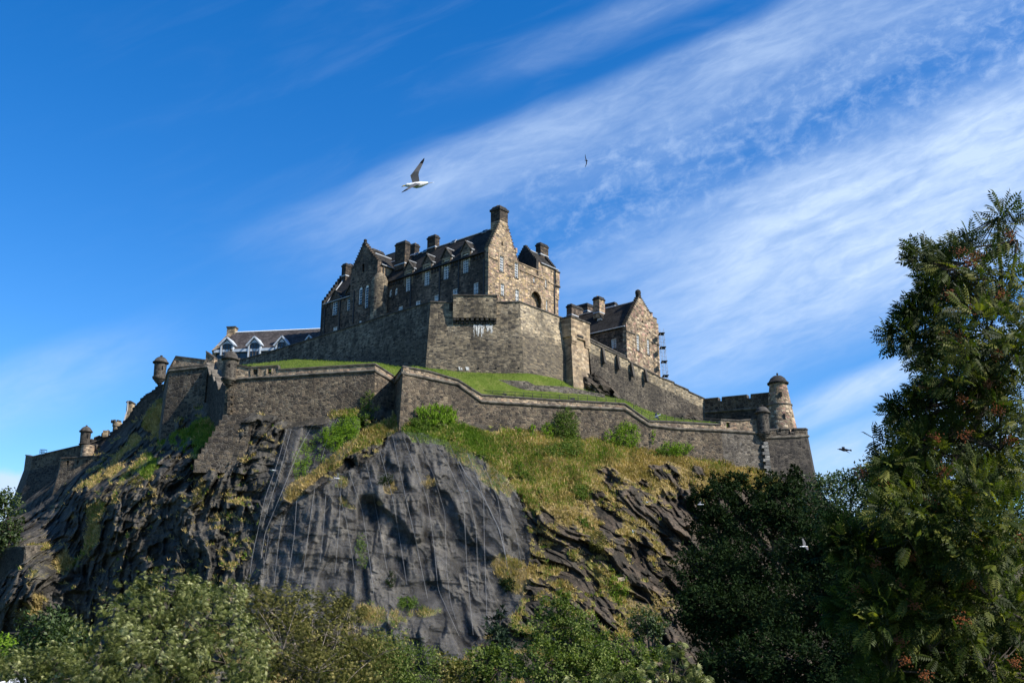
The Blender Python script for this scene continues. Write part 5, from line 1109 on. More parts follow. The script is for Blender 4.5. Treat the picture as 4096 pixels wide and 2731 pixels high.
# ------------------------------------------------------------------ right hand building
rb=thing('gabled_lodging',base_of(2512,1430,200),'steep slate-roofed rubble building with a crow-stepped gable, right of the palace, scaffold behind','building')
R0=at(2508,1400,200); RG=PL((R0.x,R0.y),dG); RLn=PL((R0.x,R0.y),dL)
r_=lambda x,y:RG.hit(*Cc(x,y)); rl_=lambda x,y:RLn.hit(*Cc(x,y))
zrb=zat(1560,200)
hr=[window(rb,RG,*Cc(901,622),*Cc(934,784),2,6),window(rb,RG,*Cc(1009,668),*Cc(1041,828),2,6)]
(s0,z1),(s1,z0)=r_(961,468),r_(972,503); hr.append([(s0,z0),(s1,z0),(s1,z1),(s0,z1)])
(sA,zA_)=r_(941,240); zF=r_(795,515)[1]; sE,_=r_(1148,900); zE=r_(1138,512)[1]; s6,z6=r_(1070,400); s7,z7=r_(1112,458)
o_=[(0,zrb),(sE,zrb),(sE,zE),(s7+.1,zE),(s7+.1,z7),(s6+.05,z7),(s6+.05,z6),(s6-.5,z6)]+crow((s6-.5,z6-.6),(sA+.35,zA_),9)+list(reversed(crow((0,zF),(sA-.35,zA_),14)))
mb=MB(); mb.panel(RG,o_,hr,thick=.9,rev=.32); mb.build('gable_wall',M_rb,rb); steps(rb,RG,o_[3:],.9)
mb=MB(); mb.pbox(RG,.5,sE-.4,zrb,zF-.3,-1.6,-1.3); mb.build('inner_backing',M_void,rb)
mb=MB()
for r in ((901,622,934,784),(1009,668,1041,828)):
    (x0,y0,x1,y1)=Cc(r[0],r[1])+Cc(r[2],r[3]); s0=RG.hit(x0,y0)[0]; s1=RG.hit(x1,y1)[0]; z1=RG.hit((x0+x1)/2,y0)[1]; z0=RG.hit((x0+x1)/2,y1)[1]
    mb=MB(); mb.panel(RG,[(s0-.37,z0-.02),(s1+.37,z0-.02),(s1+.37,z1+.42),(s0-.37,z1+.42)],[[(s0,z0),(s1,z0),(s1,z1),(s0,z1)]],thick=.06,rev=.06,off=.07); mb.build('window_surround',M_dress,rb)
mb=MB(); zs=r_(850,605)[1]; mb.pbox(RG,0,r_(890,620)[0],zs-.12,zs+.12,-.1,.13); zs2=r_(1090,712)[1]; mb.pbox(RG,r_(1050,690)[0],sE,zs2-.12,zs2+.12,-.1,.13); mb.build('string_course',M_cope,rb)
c=RG.pt(sA,zA_,-.45); mb=MB(); mb.pbox(RG,sA-.45,sA+.45,zA_-.1,zA_+.7,-.8,.0); mb.lathe((c.x,c.y),[(zA_+.7,.35),(zA_+.8,.55),(zA_+1.3,.62),(zA_+1.7,.5),(zA_+1.95,.1)],14); mb.build('finial',M_black,rb)
lb_=rl_(415,640)[0]+9; 
def RP(s,l,z): p=Vector((R0.x,R0.y))+Vector(dG)*s+Vector(dL)*l; return Vector((p.x,p.y,z))
sRr=sA; zRr=zA_-.5
mb=MB(); mb.slab(RP(-.35,.85,zF-.4),RP(-.35,lb_+8,zF-.4),RP(sRr,lb_+8,zRr),RP(sRr,.85,zRr),.3); mb.slab(RP(2*sRr,.85,zF-.4),RP(2*sRr,lb_+8,zF-.4),RP(sRr,lb_+8,zRr+.004),RP(sRr,.85,zRr+.004),.3); mb.build('roof',M_slate,rb)
mb=MB(); mb.tube([RP(sRr,.8,zRr+.03),RP(sRr,lb_+8,zRr+.03)],.13,6); mb.tube([RP(-.42,.1,zF-.4),RP(-.42,lb_,zF-.4)],.12,6); mb.build('ridge_capping',M_lead,rb)
hq=[window(rb,RLn,*Cc(641,668),*Cc(694,766),3,4)]
mb=MB(); mb.panel(RLn,[(.9,zrb),(lb_,zrb),(lb_,zF-.5),(.9,zF-.5)],hq,thick=.8,rev=.32); mb.build('side_wall',M_shade,rb)
mb=MB(); mb.pbox(RLn,1,lb_-1,zrb,zF-.8,-1.6,-1.3); mb.build('inner_backing',M_void,rb)
# dormer of the right building
x0,y0=Cc(490,455); x1,y1=Cc(541,522); sd0,_=RLn.shift(-2.2).hit(x1,y1); PD=RLn.shift(-2.6); 
hd=window(rb,PD,*Cc(499,458),*Cc(540,518),2,2,depth=.05)
sa_=min(hd[0][0],hd[1][0])-.15; sb_=max(hd[0][0],hd[1][0])+.15; z0=hd[0][1]-.2; z1=hd[2][1]+.1
mb=MB(); mb.panel(PD,[(sa_,z0),(sb_,z0),(sb_,z1),((sa_+sb_)/2,z1+1.3),(sa_,z1)],[hd],thick=.15,rev=.15); mb.hexa([PD.pt(sa_,z0,-.15),PD.pt(sa_,z1,-.15),PD.pt(sa_,z1,-2.5),PD.pt(sa_,z0,-1.2),PD.pt(sa_+.1,z0,-.15),PD.pt(sa_+.1,z1,-.15),PD.pt(sa_+.1,z1,-2.5),PD.pt(sa_+.1,z0,-1.2)]); dm=mb.build('dormer',M_lead,rb)
mb=MB(); c_=(sa_+sb_)/2; mb.slab(PD.pt(sa_-.2,z1-.15,.25),PD.pt(c_,z1+1.4,.25),PD.pt(c_,z1+1.4,-2.8),PD.pt(sa_-.2,z1-.15,-2.6),.1); mb.slab(PD.pt(sb_+.2,z1-.15,.25),PD.pt(c_,z1+1.404,.25),PD.pt(c_,z1+1.404,-2.8),PD.pt(sb_+.2,z1-.15,-2.6),.1); mb.build('dormer_roof',M_slate,dm)
def chim_at(root,x0c,x1c,ytc,ybc,Y,dep,pots,mat=M_shade,W_=None):
    (xa,ya),(xb,yb)=Cc(x0c,ytc),Cc(x1c,ybc); chimney(root,(xa+xb)/2,ya,yb,Y,*( (W_,dep) if W_ else ((xb-xa)*Y/F*.62,dep)),0,pots=pots,mat=mat)
chim_at(rb,468,560,235,405,RP(sRr*.62,RLn.shift(-sRr*.62).hit(*Cc(515,400))[0],0).y,2.0,3,mat=M_palace,W_=1.6)
chim_at(rb,195,325,325,440,214,4.0,4,W_=1.4)
chim_at(rb,290,412,320,405,219,2.5,0,W_=4.)
chim_at(rb,562,665,302,345,RP(sRr+.5,RLn.shift(-sRr).hit(*Cc(610,340))[0],0).y+3,1.2,0,W_=3.9)
# scaffold
sf=thing('scaffolding',base_of(2650,1500,207),'slim steel scaffolding tower against the far side of the gabled lodging','scaffolding')
zs0=zat(1530,207); zs1=zat(1318,207); a=at(2640,1400,207.5); b_=at(2655,1400,207.5)
mb=MB(); 
for x in (a.x,b_.x):
    for y in (206.5,208.2): mb.tube([(x+(.55 if 1 else 0),y,zs0),(x,y,zs1)],.04,5)
n=int((zs1-zs0)/.75)
for i in range(n):
    z=zs0+i*.75; t_=1-i/n
    for y in (206.5,208.2): mb.tube([(a.x+.55*t_,y,z),(b_.x+.55*t_+.25*(i%3==0),y,z)],.03,4)
    if i%3==0: mb.tube([(b_.x+.55*t_,206.5,z),(b_.x+.55*t_,208.2,z)],.03,4)
mb.build('poles',simple('galvanised_tube',(.3,.3,.3),.5,.1,metal=.0),sf)
for i in range(2,n,4):
    z=zs0+i*.75; t_=1-i/n; mb=MB(); mb.box(a.x+.55*t_-.2,b_.x+.55*t_+.2,206.4,208.3,z-.08,z+.02); mb.build('platform',M_void,sf)
# ------------------------------------------------------------------ long modern range behind
lr=thing('long_range',base_of(1060,1440,232),'long low range with brown slate roof and pale zinc gabled dormers behind the left wall','building')
def D_(x,y): return (700+x/2.614,1250+y/2.614)
PM=pl2(859,231,1330,227,1400); m_=lambda x,y:PM.hit(*D_(x,y))
sl,ze_=m_(415,402); sr,_=m_(1600,380); zr_=m_(470,215)[1]; run=(zr_-ze_)*1.0
# ridge lies back; compute the true height of the ridge from its distance
bkd=6.5; zrid=zat(D_(0,213)[1],PM.pt(sl,0,-bkd).y)
mb=MB(); mb.slab(PM.pt(sl+.3,ze_,.3),PM.pt(sr,ze_,.3),PM.pt(sr,zrid,-bkd),PM.pt(sl+1.5,zrid,-bkd),.3); mb.slab(PM.pt(sl+.3,ze_,-2*bkd),PM.pt(sr,ze_,-2*bkd),PM.pt(sr,zrid+.004,-bkd),PM.pt(sl+1.5,zrid+.004,-bkd),.3); mb.build('roof',M_slate2,lr)
mb=MB(); mb.tube([PM.pt(sl+1.4,zrid+.05,-bkd),PM.pt(sr,zrid+.05,-bkd)],.17,6); mb.build('ridge_capping',M_white,lr)
mb=MB(); mb.pbox(PM,sl,sr,zat(1470,231)-4,ze_-1.9,-.8,-.05); mb.build('wall',M_dress,lr)
mb=MB(); mb.pbox(PM,sl+.1,sr,ze_-1.9,ze_-.5,-.6,-.3); mb.build('ribbon_window',M_glass,lr)
mb=MB(); mb.pbox(PM,sl,sr,ze_-.5,ze_+.15,-.3,.42); 
mb.build('fascia',M_zinc,lr)
mb=MB()
for k in range(14):
    s_=sl+(sr-sl)*k/14; mb.pbox(PM,s_,s_+.12,ze_-1.9,ze_-.5,-.3,-.2)
mb.build('mullion_row',M_frame,lr)
# end gable coping and chimney
mb=MB(); pg=PM.pt(sl,0); 
mb.hexa([PM.pt(sl-.5,ze_-5,.1),PM.pt(sl+.35,ze_-5,.1),PM.pt(sl+.35,ze_-5,-2*bkd),PM.pt(sl-.5,ze_-5,-2*bkd),PM.pt(sl-.5,ze_,.1),PM.pt(sl+.35,ze_,.1),PM.pt(sl+.35,ze_,-2*bkd),PM.pt(sl-.5,ze_,-2*bkd)])
mb.slab(PM.pt(sl-.55,ze_,.45),PM.pt(sl+.45,ze_,.45),PM.pt(sl+1.5,zrid+.35,-bkd),PM.pt(sl+.5,zrid+.35,-bkd),.9); mb.slab(PM.pt(sl-.55,ze_,-2*bkd),PM.pt(sl+.45,ze_,-2*bkd),PM.pt(sl+1.5,zrid+.354,-bkd),PM.pt(sl+.5,zrid+.354,-bkd),.9)
mb.build('end_gable',M_dress,lr)
mb=MB(); mb.pbox(PM,sl-.1,sl+1.9,zrid-1,zrid+1.1,-bkd-1,-bkd+.6); ch=mb.build('chimney',M_dress,lr); mb=MB(); mb.pbox(PM,sl-.25,sl+2.05,zrid+1.1,zrid+1.4,-bkd-1.15,-bkd+.75); mb.build('cap',M_cope,ch)
for cxd,apy,wy0,wy1,wl,wr in ((553,262,342,450,503,596),(838,252,332,466,790,884),(1125,247,325,400,1077,1170),(1410,240,318,400,1365,1455)):
    s_,za=m_(cxd,apy); sa_,_=m_(cxd-86,345); sb_,zb=m_(cxd+86,345); s0,z1=m_(wl,wy0); s1,z0=m_(wr,wy1)
    o=.55; Pd=PM.shift(o); mb=MB()
    s_=(sa_+sb_)/2
    # gable frame with overhanging pale roof
    e=(s0,s1); mb.panel(Pd,[(s0-.35,z0),(s1+.35,z0),(s1+.35,zb-.2),(s_,za-.7),(s0-.35,zb-.2)],[[(s0,z0+.05),(s1,z0+.05),(s1,z1-.1),((s0+s1)/2+.5,z1+.2),((s0+s1)/2-.5,z1+.2),(s0,z1-.1)]],thick=.25,rev=.25)
    dm=mb.build('dormer',M_zinc,lr)
    mb=MB(); bb=5.5
    mb.slab(Pd.pt(sa_,zb,.4),Pd.pt(s_,za,.4),Pd.pt(s_,za,-bb),Pd.pt(sa_,zb,-2.5),.28); mb.slab(Pd.pt(sb_,zb,.4),Pd.pt(s_,za+.004,.4),Pd.pt(s_,za+.004,-bb),Pd.pt(sb_,zb,-2.5),.28); mb.build('dormer_roof',M_zinc,dm)
    mb=MB(); 
    for sx in (s0-.35,s1+.2): mb.pbox(Pd,sx,sx+.15,z0,zb,-2.6,-.25)
    mb.build('dormer_cheek',M_zinc,dm)
    mb=MB(); mb.pbox(Pd,s0,s1,z0,z1+.15,-.24,-.2); w_=mb.build('window',M_glass,lr)
    mb=MB()
    for k in range(4): x=s0+(s1-s0-.1)*k/3; mb.pbox(Pd,x,x+.1,z0,z1,-.2,-.1)
    for k in range(4): z=z0+(z1-z0)*k/3.2; mb.pbox(Pd,s0+.1,s1-.1,z,z+.07,-.19,-.12)
    mb.build('window_frame',M_frame,w_)
# ================================================================== rock netting
m,n,p,o=newmat('wire_mesh'); pos=n.n('ShaderNodeNewGeometry').outputs['Position']; sp_=n.n('ShaderNodeSeparateXYZ'); n.put(sp_.inputs[0],pos)
a_=n.m('MULTIPLY',n.m('ADD',sp_.outputs[0],n.m('MULTIPLY',sp_.outputs[2],.6)),4.6); b_=n.m('MULTIPLY',n.m('SUBTRACT',sp_.outputs[0],n.m('MULTIPLY',sp_.outputs[2],.6)),4.6)
def wire(x): f=n.m('ABSOLUTE',n.m('SUBTRACT',n.m('FRACT',x),.5)); return n.m('SUBTRACT',1.,n.ss(f,.05,.13))
al=n.m('MAXIMUM',wire(a_),wire(b_)); al=n.m('MULTIPLY',al,n.m('ADD',.20,n.m('MULTIPLY',n.ss(n.noise(pos,.25,5),.45,.66),.36)))
p.inputs['Base Color'].default_value=(.22,.21,.20,1); p.inputs['Roughness'].default_value=.6; tr=n.n('ShaderNodeBsdfTransparent'); mx=n.n('ShaderNodeMixShader'); n.put(mx.inputs[0],al)
m.node_tree.links.new(tr.outputs[0],mx.inputs[1]); m.node_tree.links.new(p.outputs[0],mx.inputs[2]); m.node_tree.links.new(mx.outputs[0],o.inputs[0]); M_net=m
M_rope=simple('steel_rope',(.17,.17,.17),.5,.15,5.)
def blur(a,k=3):
    for _ in range(k):
        p_=np.pad(a,1,'edge'); a=(p_[1:-1,1:-1]*2+p_[:-2,1:-1]+p_[2:,1:-1]+p_[1:-1,:-2]+p_[1:-1,2:])/6
    return a
def netting(label,poly,ropes):
    xs_=[q[0] for q in poly]; ys_=[q[1] for q in poly]; gx_,gy_=np.meshgrid(np.arange(min(xs_),max(xs_)+8,7.),np.arange(min(ys_),max(ys_)+8,7.))
    i,j=tidx(gx_,gy_); Y_=YD[i,j]; mn=np.minimum.reduce([np.roll(np.roll(Y_,a,0),b,1) for a in (-1,0,1) for b in (-1,0,1)]); Yn=np.minimum(blur(mn,6),mn+.1)-.22
    X_,_,Z_=world(gx_,gy_,Yn); r=grid_mesh('rock_netting',X_,Yn,Z_,M_net,smooth=True,keep=poly_mask(gx_,gy_,poly)); tag(r,label,'netting',kind='thing')
    def ny(x,y):
        jj=int(np.clip(round((x-min(xs_))/7.),0,gx_.shape[1]-1)); ii=int(np.clip(round((y-min(ys_))/7.),0,gx_.shape[0]-1)); return Yn[ii,jj]
    for rp in ropes:
        th=rp[0]; pts=rp[1:]; P_=[]
        for k in range(len(pts)-1):
            (x0,y0),(x1,y1)=pts[k],pts[k+1]; m_=max(2,int(math.hypot(x1-x0,y1-y0)/22))
            for t_ in range(m_): x=x0+(x1-x0)*t_/m_;y=y0+(y1-y0)*t_/m_; P_.append(at(x,y,ny(x,y)-.12))
        P_=[P_[0]]+[(P_[q-1]+P_[q]*2+P_[q+1])/4 for q in range(1,len(P_)-1)]+[P_[-1]]
        mb=MB(); mb.tube(P_,th*.6,5); mb.build('rope',M_rope,r)
def I_(*c): return [(1000+x/1.887,1900+y/1.887) for x,y in c]
def G_(*c): return [(1500+x/2.091,1250+y/2.091) for x,y in c]
def J_(*c): return [(1900+x/1.521,1700+y/1.521) for x,y in c]
def L2(*c): return [(x,y) for x,y in c]
RP1=[[.04]+I_((490,92),(455,330),(420,600),(385,860)),[.04]+I_((352,190),(335,450),(300,700),(275,850)),[.035]+I_((240,320),(210,560),(175,880)),[.03]+I_((140,460),(110,650),(95,790)),[.035]+I_((575,110),(555,400),(525,700)),[.035]+I_((690,30),(670,400),(640,780)),
 [.045]+L2((1395,1888),(1418,1950),(1450,2043),(1477,2228),(1498,2398)),[.035]+L2((1345,1920),(1385,2080),(1410,2230),(1428,2390)),[.04]+L2((1465,1850),(1490,1960),(1525,2150),(1552,2300)),
 [.045]+L2((1519,1800),(1572,1996),(1599,2154),(1631,2360)),[.045]+L2((1570,1740),(1624,1996),(1662,2154),(1715,2414)),[.045]+L2((1600,1712),(1655,1850),(1710,1996),(1737,2186),(1752,2356),(1790,2440),(1845,2560)),
 [.035]+L2((1660,1735),(1735,1900),(1780,2050),(1785,2250),(1800,2400),(1830,2500)),[.045]+L2((1735,1760),(1790,1850),(1854,1996),(1869,2287),(1895,2560)),[.1]+L2((1836,1845),(1868,1905),(1925,1970),(1960,2040),(1996,2115),(2010,2170),(2030,2260)),
 [.045]+L2((1870,1812),(1905,1900),(1935,1996),(1917+20,2165),(1949,2504)),[.04]+L2((1930,1850),(1993,1996),(2008,2120),(2035,2310)),[.035]+L2((1975,1880),(2030,1990),(2060,2110),(2095,2300)),[.035]+L2((1800,1780),(1870,1950),(1905,2120),(1915,2400))]
netting('grey wire rockfall netting with steel ropes draped over the large central crag',NET1,RP1)
RP2=[[.05]+[(1250,1700),(1195,1800),(1120,1985),(1060,2130),(1040,2260)],[.04]+[(1350,1672),(1310,1750),(1280,1860)],[.04]+[(1148,1715),(1110,1850),(1060,1990),(1010,2220),(990,2370)],[.045]+[(1165,1715),(1130,1850),(1085,1990),(1040,2130)]]
netting('smaller wire rockfall netting left of the diagonal grass strip, partly covered in ivy',NET2,RP2)
# ================================================================== shrubs, ivy
WBY=[(905,166.8),(1500,164),(1584,167.4),(1612,159.3),(1832,163.2),(1926,164.6),(2200,168.2),(2499,171.8),(2596,173.2),(2700,174.8),(3050,179.8),(3232,181)]
def surf(px,py):
    i,j=tidx(px,py); yt=YD[i,j]; yw=np.interp(px,[a for a,b in WBY],[b for a,b in WBY]); cp_=np.interp(px,[905,1500,1584,1612,1832,1926,2499,2596,3050],[1518,1481,1532,1491,1537,1606,1637,1701,1733])
    yw=yw-.055*np.maximum(py-cp_,0)*yw/F-.12; top=np.interp(px,pxs,tops)
    return np.where(py<top+5,yw,np.minimum(yt,np.where(py<top+110,yw,1e9)))
def bush(name,label,cat,cx_,cy_,rx,ry,mat,n=900,size=.22,puff=1.2,tmpl=LEAF,group=None,rot=0.,droop_=-.1,up_=.4,grow=False,stem=True,clump=14):
    nc=max(4,n//clump); a=rng.uniform(0,2*math.pi,nc); r=np.sqrt(rng.random(nc)); r=np.minimum(r*1.04,1.02)
    ex=np.cos(a)*r; ey=np.sin(a)*r; c_,s_=math.cos(R(rot)),math.sin(R(rot))
    px=cx_+ex*rx*c_-ey*ry*s_; py=cy_+ex*rx*s_+ey*ry*c_
    px+=rng.normal(size=nc)*rx*.08; py+=rng.normal(size=nc)*ry*.08
    Y_=surf(px,py)-puff*np.sqrt(np.clip(1-r*r,0,1))*rng.uniform(.35,1,nc)-.05
    X_,_,Z_=world(px,py,Y_); P=np.stack([X_,Y_,Z_],-1); k=cy_ and surf(np.array([cx_]),np.array([cy_]))[0]/F
    P=np.repeat(P,clump,0)+rng.normal(size=(nc*clump,3))*min(rx,ry)*k*.13
    ax=rng.normal(size=(len(P),3))*.8+[0,-.4,droop_]
    if grow: ax=rng.normal(size=(len(P),3))*.3+[0,-.15,1]
    rn=np.repeat(rng.random(nc)*.5,clump)+rng.random(len(P))*.5
    base=at(cx_,cy_+ry*.8,float(surf(np.array([cx_]),np.array([cy_+ry*.8]))[0])-.1)
    if not stem:
        o=leaves(name,P,ax,size*rng.uniform(.6,1.3,len(P)),tmpl,mat,rnd=rn,upv=rng.normal(size=(len(P),3))*.6+[0,-.5,up_]); tag(o,label,cat,group,'thing'); return o
    t=thing(name,tuple(base),label,cat,group)
    leaves('foliage',P,ax,size*rng.uniform(.6,1.3,len(P)),tmpl,mat,t,rnd=rn,upv=rng.normal(size=(len(P),3))*.6+[0,-.5,up_])
    mb=MB()
    for q in range(5):
        e=Vector(P[rng.integers(len(P))]); mb.tube([base+Vector((0,.2,-.2)),(base+e)/2+Vector((0,.1,.1)),e],[.05,.035,.015],5)
    mb.build('stems',M_bark,t); return t
iv='ivy climbing the castle rock and walls'; sh='shrubs on the crag'
bush('ivy','bright ivy clump hanging near the top of the small netting, upper right one','ivy',1400,1705,42,52,L_bright,2600,.26,1.6,group=iv,stem=False)
bush('ivy','bright ivy clump on the small netting, lower left of the brightest patch','ivy',1338,1752,45,55,L_bright,2600,.26,1.6,group=iv,stem=False)
bush('ivy','thin yellow green ivy trailing down the left part of the small netting','ivy',1212,1835,36,85,L_bright,1700,.24,.8,group=iv,rot=12,stem=False)
bush('ivy','narrow ivy runner between the two ivy patches of the small netting','ivy',1278,1790,24,70,L_bright,800,.22,.35,group=iv,rot=-10,stem=False)
bush('ivy','dark shaded ivy in the corner below the re-entrant of the curtain wall','ivy',1468,1640,30,75,L_shrub,1200,.24,.5,group=iv,rot=10,stem=False)
bush('ivy','narrow vertical green ivy stripe on the lower netted crag','ivy',1446,2205,22,78,L_shrub,1200,.2,.35,group=iv,rot=-4,stem=False)
bush('tall_weeds','tall upright willow herb against the wall near the bastion corner','plant',1745,1665,75,38,L_bright,1800,.5,1.1,NARROW,grow=True)
bush('shrub','dark green shrub belt at the top of the netted crag under the bastion corner','shrub',1700,1700,62,26,L_shrub,1600,.26,1.3,group=sh,rot=14)
bush('shrub','green shrub strip curling down along the top right edge of the netting','shrub',1815,1735,62,20,L_shrub,1100,.26,1.,group=sh,rot=22)
bush('shrub','mid green shrub left of the slope centre just off the netting edge','shrub',1950,1825,52,22,L_shrub,1000,.26,.9,group=sh,rot=30)
bush('shrub','small round shrub on the grass high under the long wall','shrub',1954,1762,20,13,L_shrub,450,.24,.7,group=sh)
bush('shrub','small bush right of the round shrub under the long wall','shrub',2042,1796,28,18,L_shrub,550,.24,.7,group=sh,rot=25)
bush('shrub','spreading light green bush on the mid slope beside the ivy bush','shrub',2165,1803,36,20,L_shrub,800,.26,.8,group=sh)
bush('shrub','large dark leafy bush right under the round ivy on the long wall','shrub',2285,1790,46,48,L_shrub,2200,.28,1.6,group=sh,rot=35)
bush('shrub','bush mass left of the large dark bush below the wall ivy','shrub',2222,1800,42,32,L_shrub,1300,.28,1.2,group=sh)
bush('ivy','tall round ivy growth high on the long curtain wall','ivy',2263,1698,47,62,L_shrub,2600,.26,.9,group=iv,stem=False)
bush('ivy','loose pale ivy at the left foot of the tall round ivy','ivy',2192,1728,24,42,L_bright,800,.24,.35,group=iv,stem=False)
bush('tall_weeds','thin pale weeds at the wall foot between the bastion and the ivy','plant',2130,1735,14,30,L_bright,300,.4,.3,NARROW,grow=True)
bush('tall_weeds','yellow green weeds at the wall foot left of the loose ivy','plant',2070,1738,12,26,L_bright,260,.4,.3,NARROW,grow=True)
bush('ivy','bright rounded ivy below the step of the long curtain wall','ivy',2510,1738,48,46,L_bright,1900,.25,.6,group=iv,stem=False)
bush('ivy','thin pale ivy trailing left of the bright rounded ivy','ivy',2440,1750,22,30,L_bright,500,.22,.3,group=iv,stem=False)
bush('ivy','narrow yellow plant climbing the wall right of the bright rounded ivy','ivy',2612,1745,9,30,L_bright,220,.2,.2,group=iv,stem=False)
bush('ivy','low ivy bank along the wall foot, rightmost ivy of the long wall','ivy',2700,1792,66,26,L_bright,1500,.24,.5,group=iv,stem=False)
bush('shrub','low dark shrubs under the rightmost ivy bank','shrub',2640,1812,55,14,L_shrub,700,.26,.8,group=sh)
bush('shrub','green bush on the brown slope above the rock ribs, at mid height','shrub',2332,1965,38,34,L_shrub,1300,.26,1.,group=sh,rot=30)
bush('shrub','green bush chain dropping beside the upper right edge of the netting','shrub',2090,1892,66,24,L_shrub,1200,.26,.9,group=sh,rot=28)
bush('shrub','small green bush held under the netting near its top','shrub',1838,1798,20,36,L_shrub,500,.24,.4,group=sh,rot=-25)
bush('shrub','round dark bush standing on the ledge in the middle of the netted crag','shrub',1542,1920,31,22,L_dark,900,.26,1.3,group=sh)
bush('shrub','dark bush at the right edge of the netting low down','shrub',2030,2335,34,24,L_dark,900,.26,1.3,group=sh)
bush('shrub','olive dry bush in the middle of the right rock slope','shrub',2390,2165,36,40,L_olive,1300,.24,1.4,group=sh)
bush('shrub','yellow green ivy bush beside the pale flat stone low on the right slope','shrub',2474,2358,36,58,L_bright,1400,.22,.5,group=sh,rot=-8)
bush('shrub','green trailing bush above the olive dry bush','shrub',2340,2090,44,20,L_shrub,800,.22,.6,group=sh,rot=40)
bush('shrub','bright bush on the grassy ledge above the bulging netted rock','shrub',1630,2412,38,28,L_shrub,1100,.26,1.,group=sh)
bush('shrub','small sparse bush with pale leaves on the left crag brow','shrub',795,1990,28,30,L_olive,450,.22,.8,group=sh)
bush('shrub','olive weeds on the lit crest of the left crag','shrub',540,1925,34,20,L_olive,500,.22,.6,group=sh,rot=-20)
bush('shrub','pale leafed sapling in the shade above the left crag crest','shrub',742,1795,20,16,L_bright,260,.24,.5,group=sh)
bush('shrub','dark thin bush low on the netted crag beside the ivy stripe','shrub',1562,2318,18,32,L_dark,400,.24,.8,group=sh)
# ================================================================== trees
def tree(name,label,cat,blobs,mat,size,tmpl=LEAF,cover=3.2,droop_=0.,trunk=None,gz=-6.,group=None,clump=12,shell=.45,crad=.16,limbs=6,spread=.8,out=.5,berries=0,updir=1.0,lw=.5,bark=None,cmax=60000,tr=.22):
    """blobs: (px,py,rx,ry,Y) ellipsoids of foliage read off the photo; leaves gather in clumps through their outer volume"""
    Ym=sum(b[4] for b in blobs)/len(blobs)
    if trunk is None: trunk=(sum(b[0] for b in blobs)/len(blobs),Ym)
    tb=at(trunk[0],2590,trunk[1]); root=thing(name,(tb.x,tb.y,gz),label,cat,group)
    PP=[];AX=[];RN=[];CL=[];UP=[]
    for (bx,by,rx,ry,Y) in blobs:
        k=Y/F; c=at(bx,by,Y); a=np.array([rx*k,min(rx,ry)*1.1*k,ry*k]); 
        n=int(cover*math.pi*rx*ry*k*k/(size*size*lw*.6)); n=min(n,cmax); nc=max(6,n//clump)
        dv=rng.normal(size=(nc,3)); dv/=np.linalg.norm(dv,axis=1,keepdims=True); r=shell+(1-shell)*rng.random(nc)**.6; r*=1+.16*rng.normal(size=nc)
        C_=np.array(c)+dv*a*r[:,None]; cr=min(rx,ry)*k*crad
        P=np.repeat(C_,clump,0)+rng.normal(size=(nc*clump,3))*cr
        PP.append(P); AX.append(np.repeat(dv,clump,0)*out+rng.normal(size=P.shape)*spread+[0,0,droop_]); UP.append(np.repeat(dv*.9+[0,0,updir]+rng.normal(size=dv.shape)*.25,clump,0)); RN.append(np.repeat(rng.random(nc)*.6,clump)+rng.random(len(P))**2*.5); CL.append(C_)
    P=np.concatenate(PP);A=np.concatenate(AX);Ud=np.concatenate(UP);Rn=np.concatenate(RN); ok=P[:,2]>gz+.3
    P,A,Rn,Ud=P[ok],A[ok],Rn[ok],Ud[ok]
    leaves('crown',P,A,size*rng.uniform(.65,1.25,len(P)),tmpl,mat,root,rnd=Rn,upv=rng.normal(size=P.shape)*.35+Ud)
    mb=MB(); H_=max(b_[1] for b_ in [(0,at(b[0],b[1],b[4]).z) for b in blobs])-gz
    top=Vector((tb.x,tb.y,gz+H_*.75)); mb.tube([(tb.x,tb.y,gz-.3),(tb.x+.1,tb.y,gz+H_*.35),tuple(top)],[tr,tr*.75,tr*.3],9); mb.build('trunk',bark or M_bark,root)
    cc=np.concatenate(CL)
    for b in blobs[:14]:
        c=at(b[0],b[1],b[4]); lb=MB(); st=Vector((tb.x,tb.y,gz+max(.25,min(.7,(c.z-gz)/H_*.6))*H_)); md=(st+c)/2+Vector((0,0,.08*H_)); lb.tube([st,md,c],[tr*.5,tr*.32,tr*.14],6)
        for q in range(limbs):
            e=Vector(cc[rng.integers(len(cc))]); 
            if (e-c).length<max(b[2],b[3])*b[4]/F*1.5: lb.tube([c,(c+e)/2+Vector((0,0,.05)),e],[tr*.14,tr*.09,tr*.04],4)
        lb.build('limb',bark or M_bark,root)
    return root
ft='trees in front of the crag'
tree('broadleaf_tree','large pale olive tree with drooping narrow leaves, in front of the dark left crag','tree',
 [(640,2420,150,110,31),(830,2470,170,130,31),(480,2520,150,120,30),(620,2650,220,130,29),(900,2650,200,150,30),(420,2700,130,90,29),(760,2370,90,70,32),(560,2370,90,55,31)],L_chest,.115,DROOP,2.6,-.55,(650,31),-3.5,ft,clump=24,lw=.9,crad=.13,shell=.55,tr=.2,updir=.6)
tree('broadleaf_tree','wide thin olive tree with bare grey twigs below the netted crag','tree',
 [(1080,2440,140,95,36),(1250,2450,150,90,37),(1130,2600,190,120,35),(1350,2560,150,110,36),(1480,2640,140,110,36),(1260,2690,200,100,34),(1000,2380,70,60,36),(1400,2440,90,60,37)],L_olive,.10,DROOP,1.8,-.5,(1250,36),-3.5,ft,clump=16,lw=.9,crad=.16,limbs=22,bark=M_twig,tr=.14,updir=.5)
tree('broadleaf_tree','small dark round tree at the lower left, left of the pale drooping tree','tree',
 [(190,2520,110,75,60),(120,2590,90,70,60),(270,2570,80,70,60),(190,2620,130,80,60)],L_mid,.24,LEAF,3.4,0,(190,60),-5,ft)
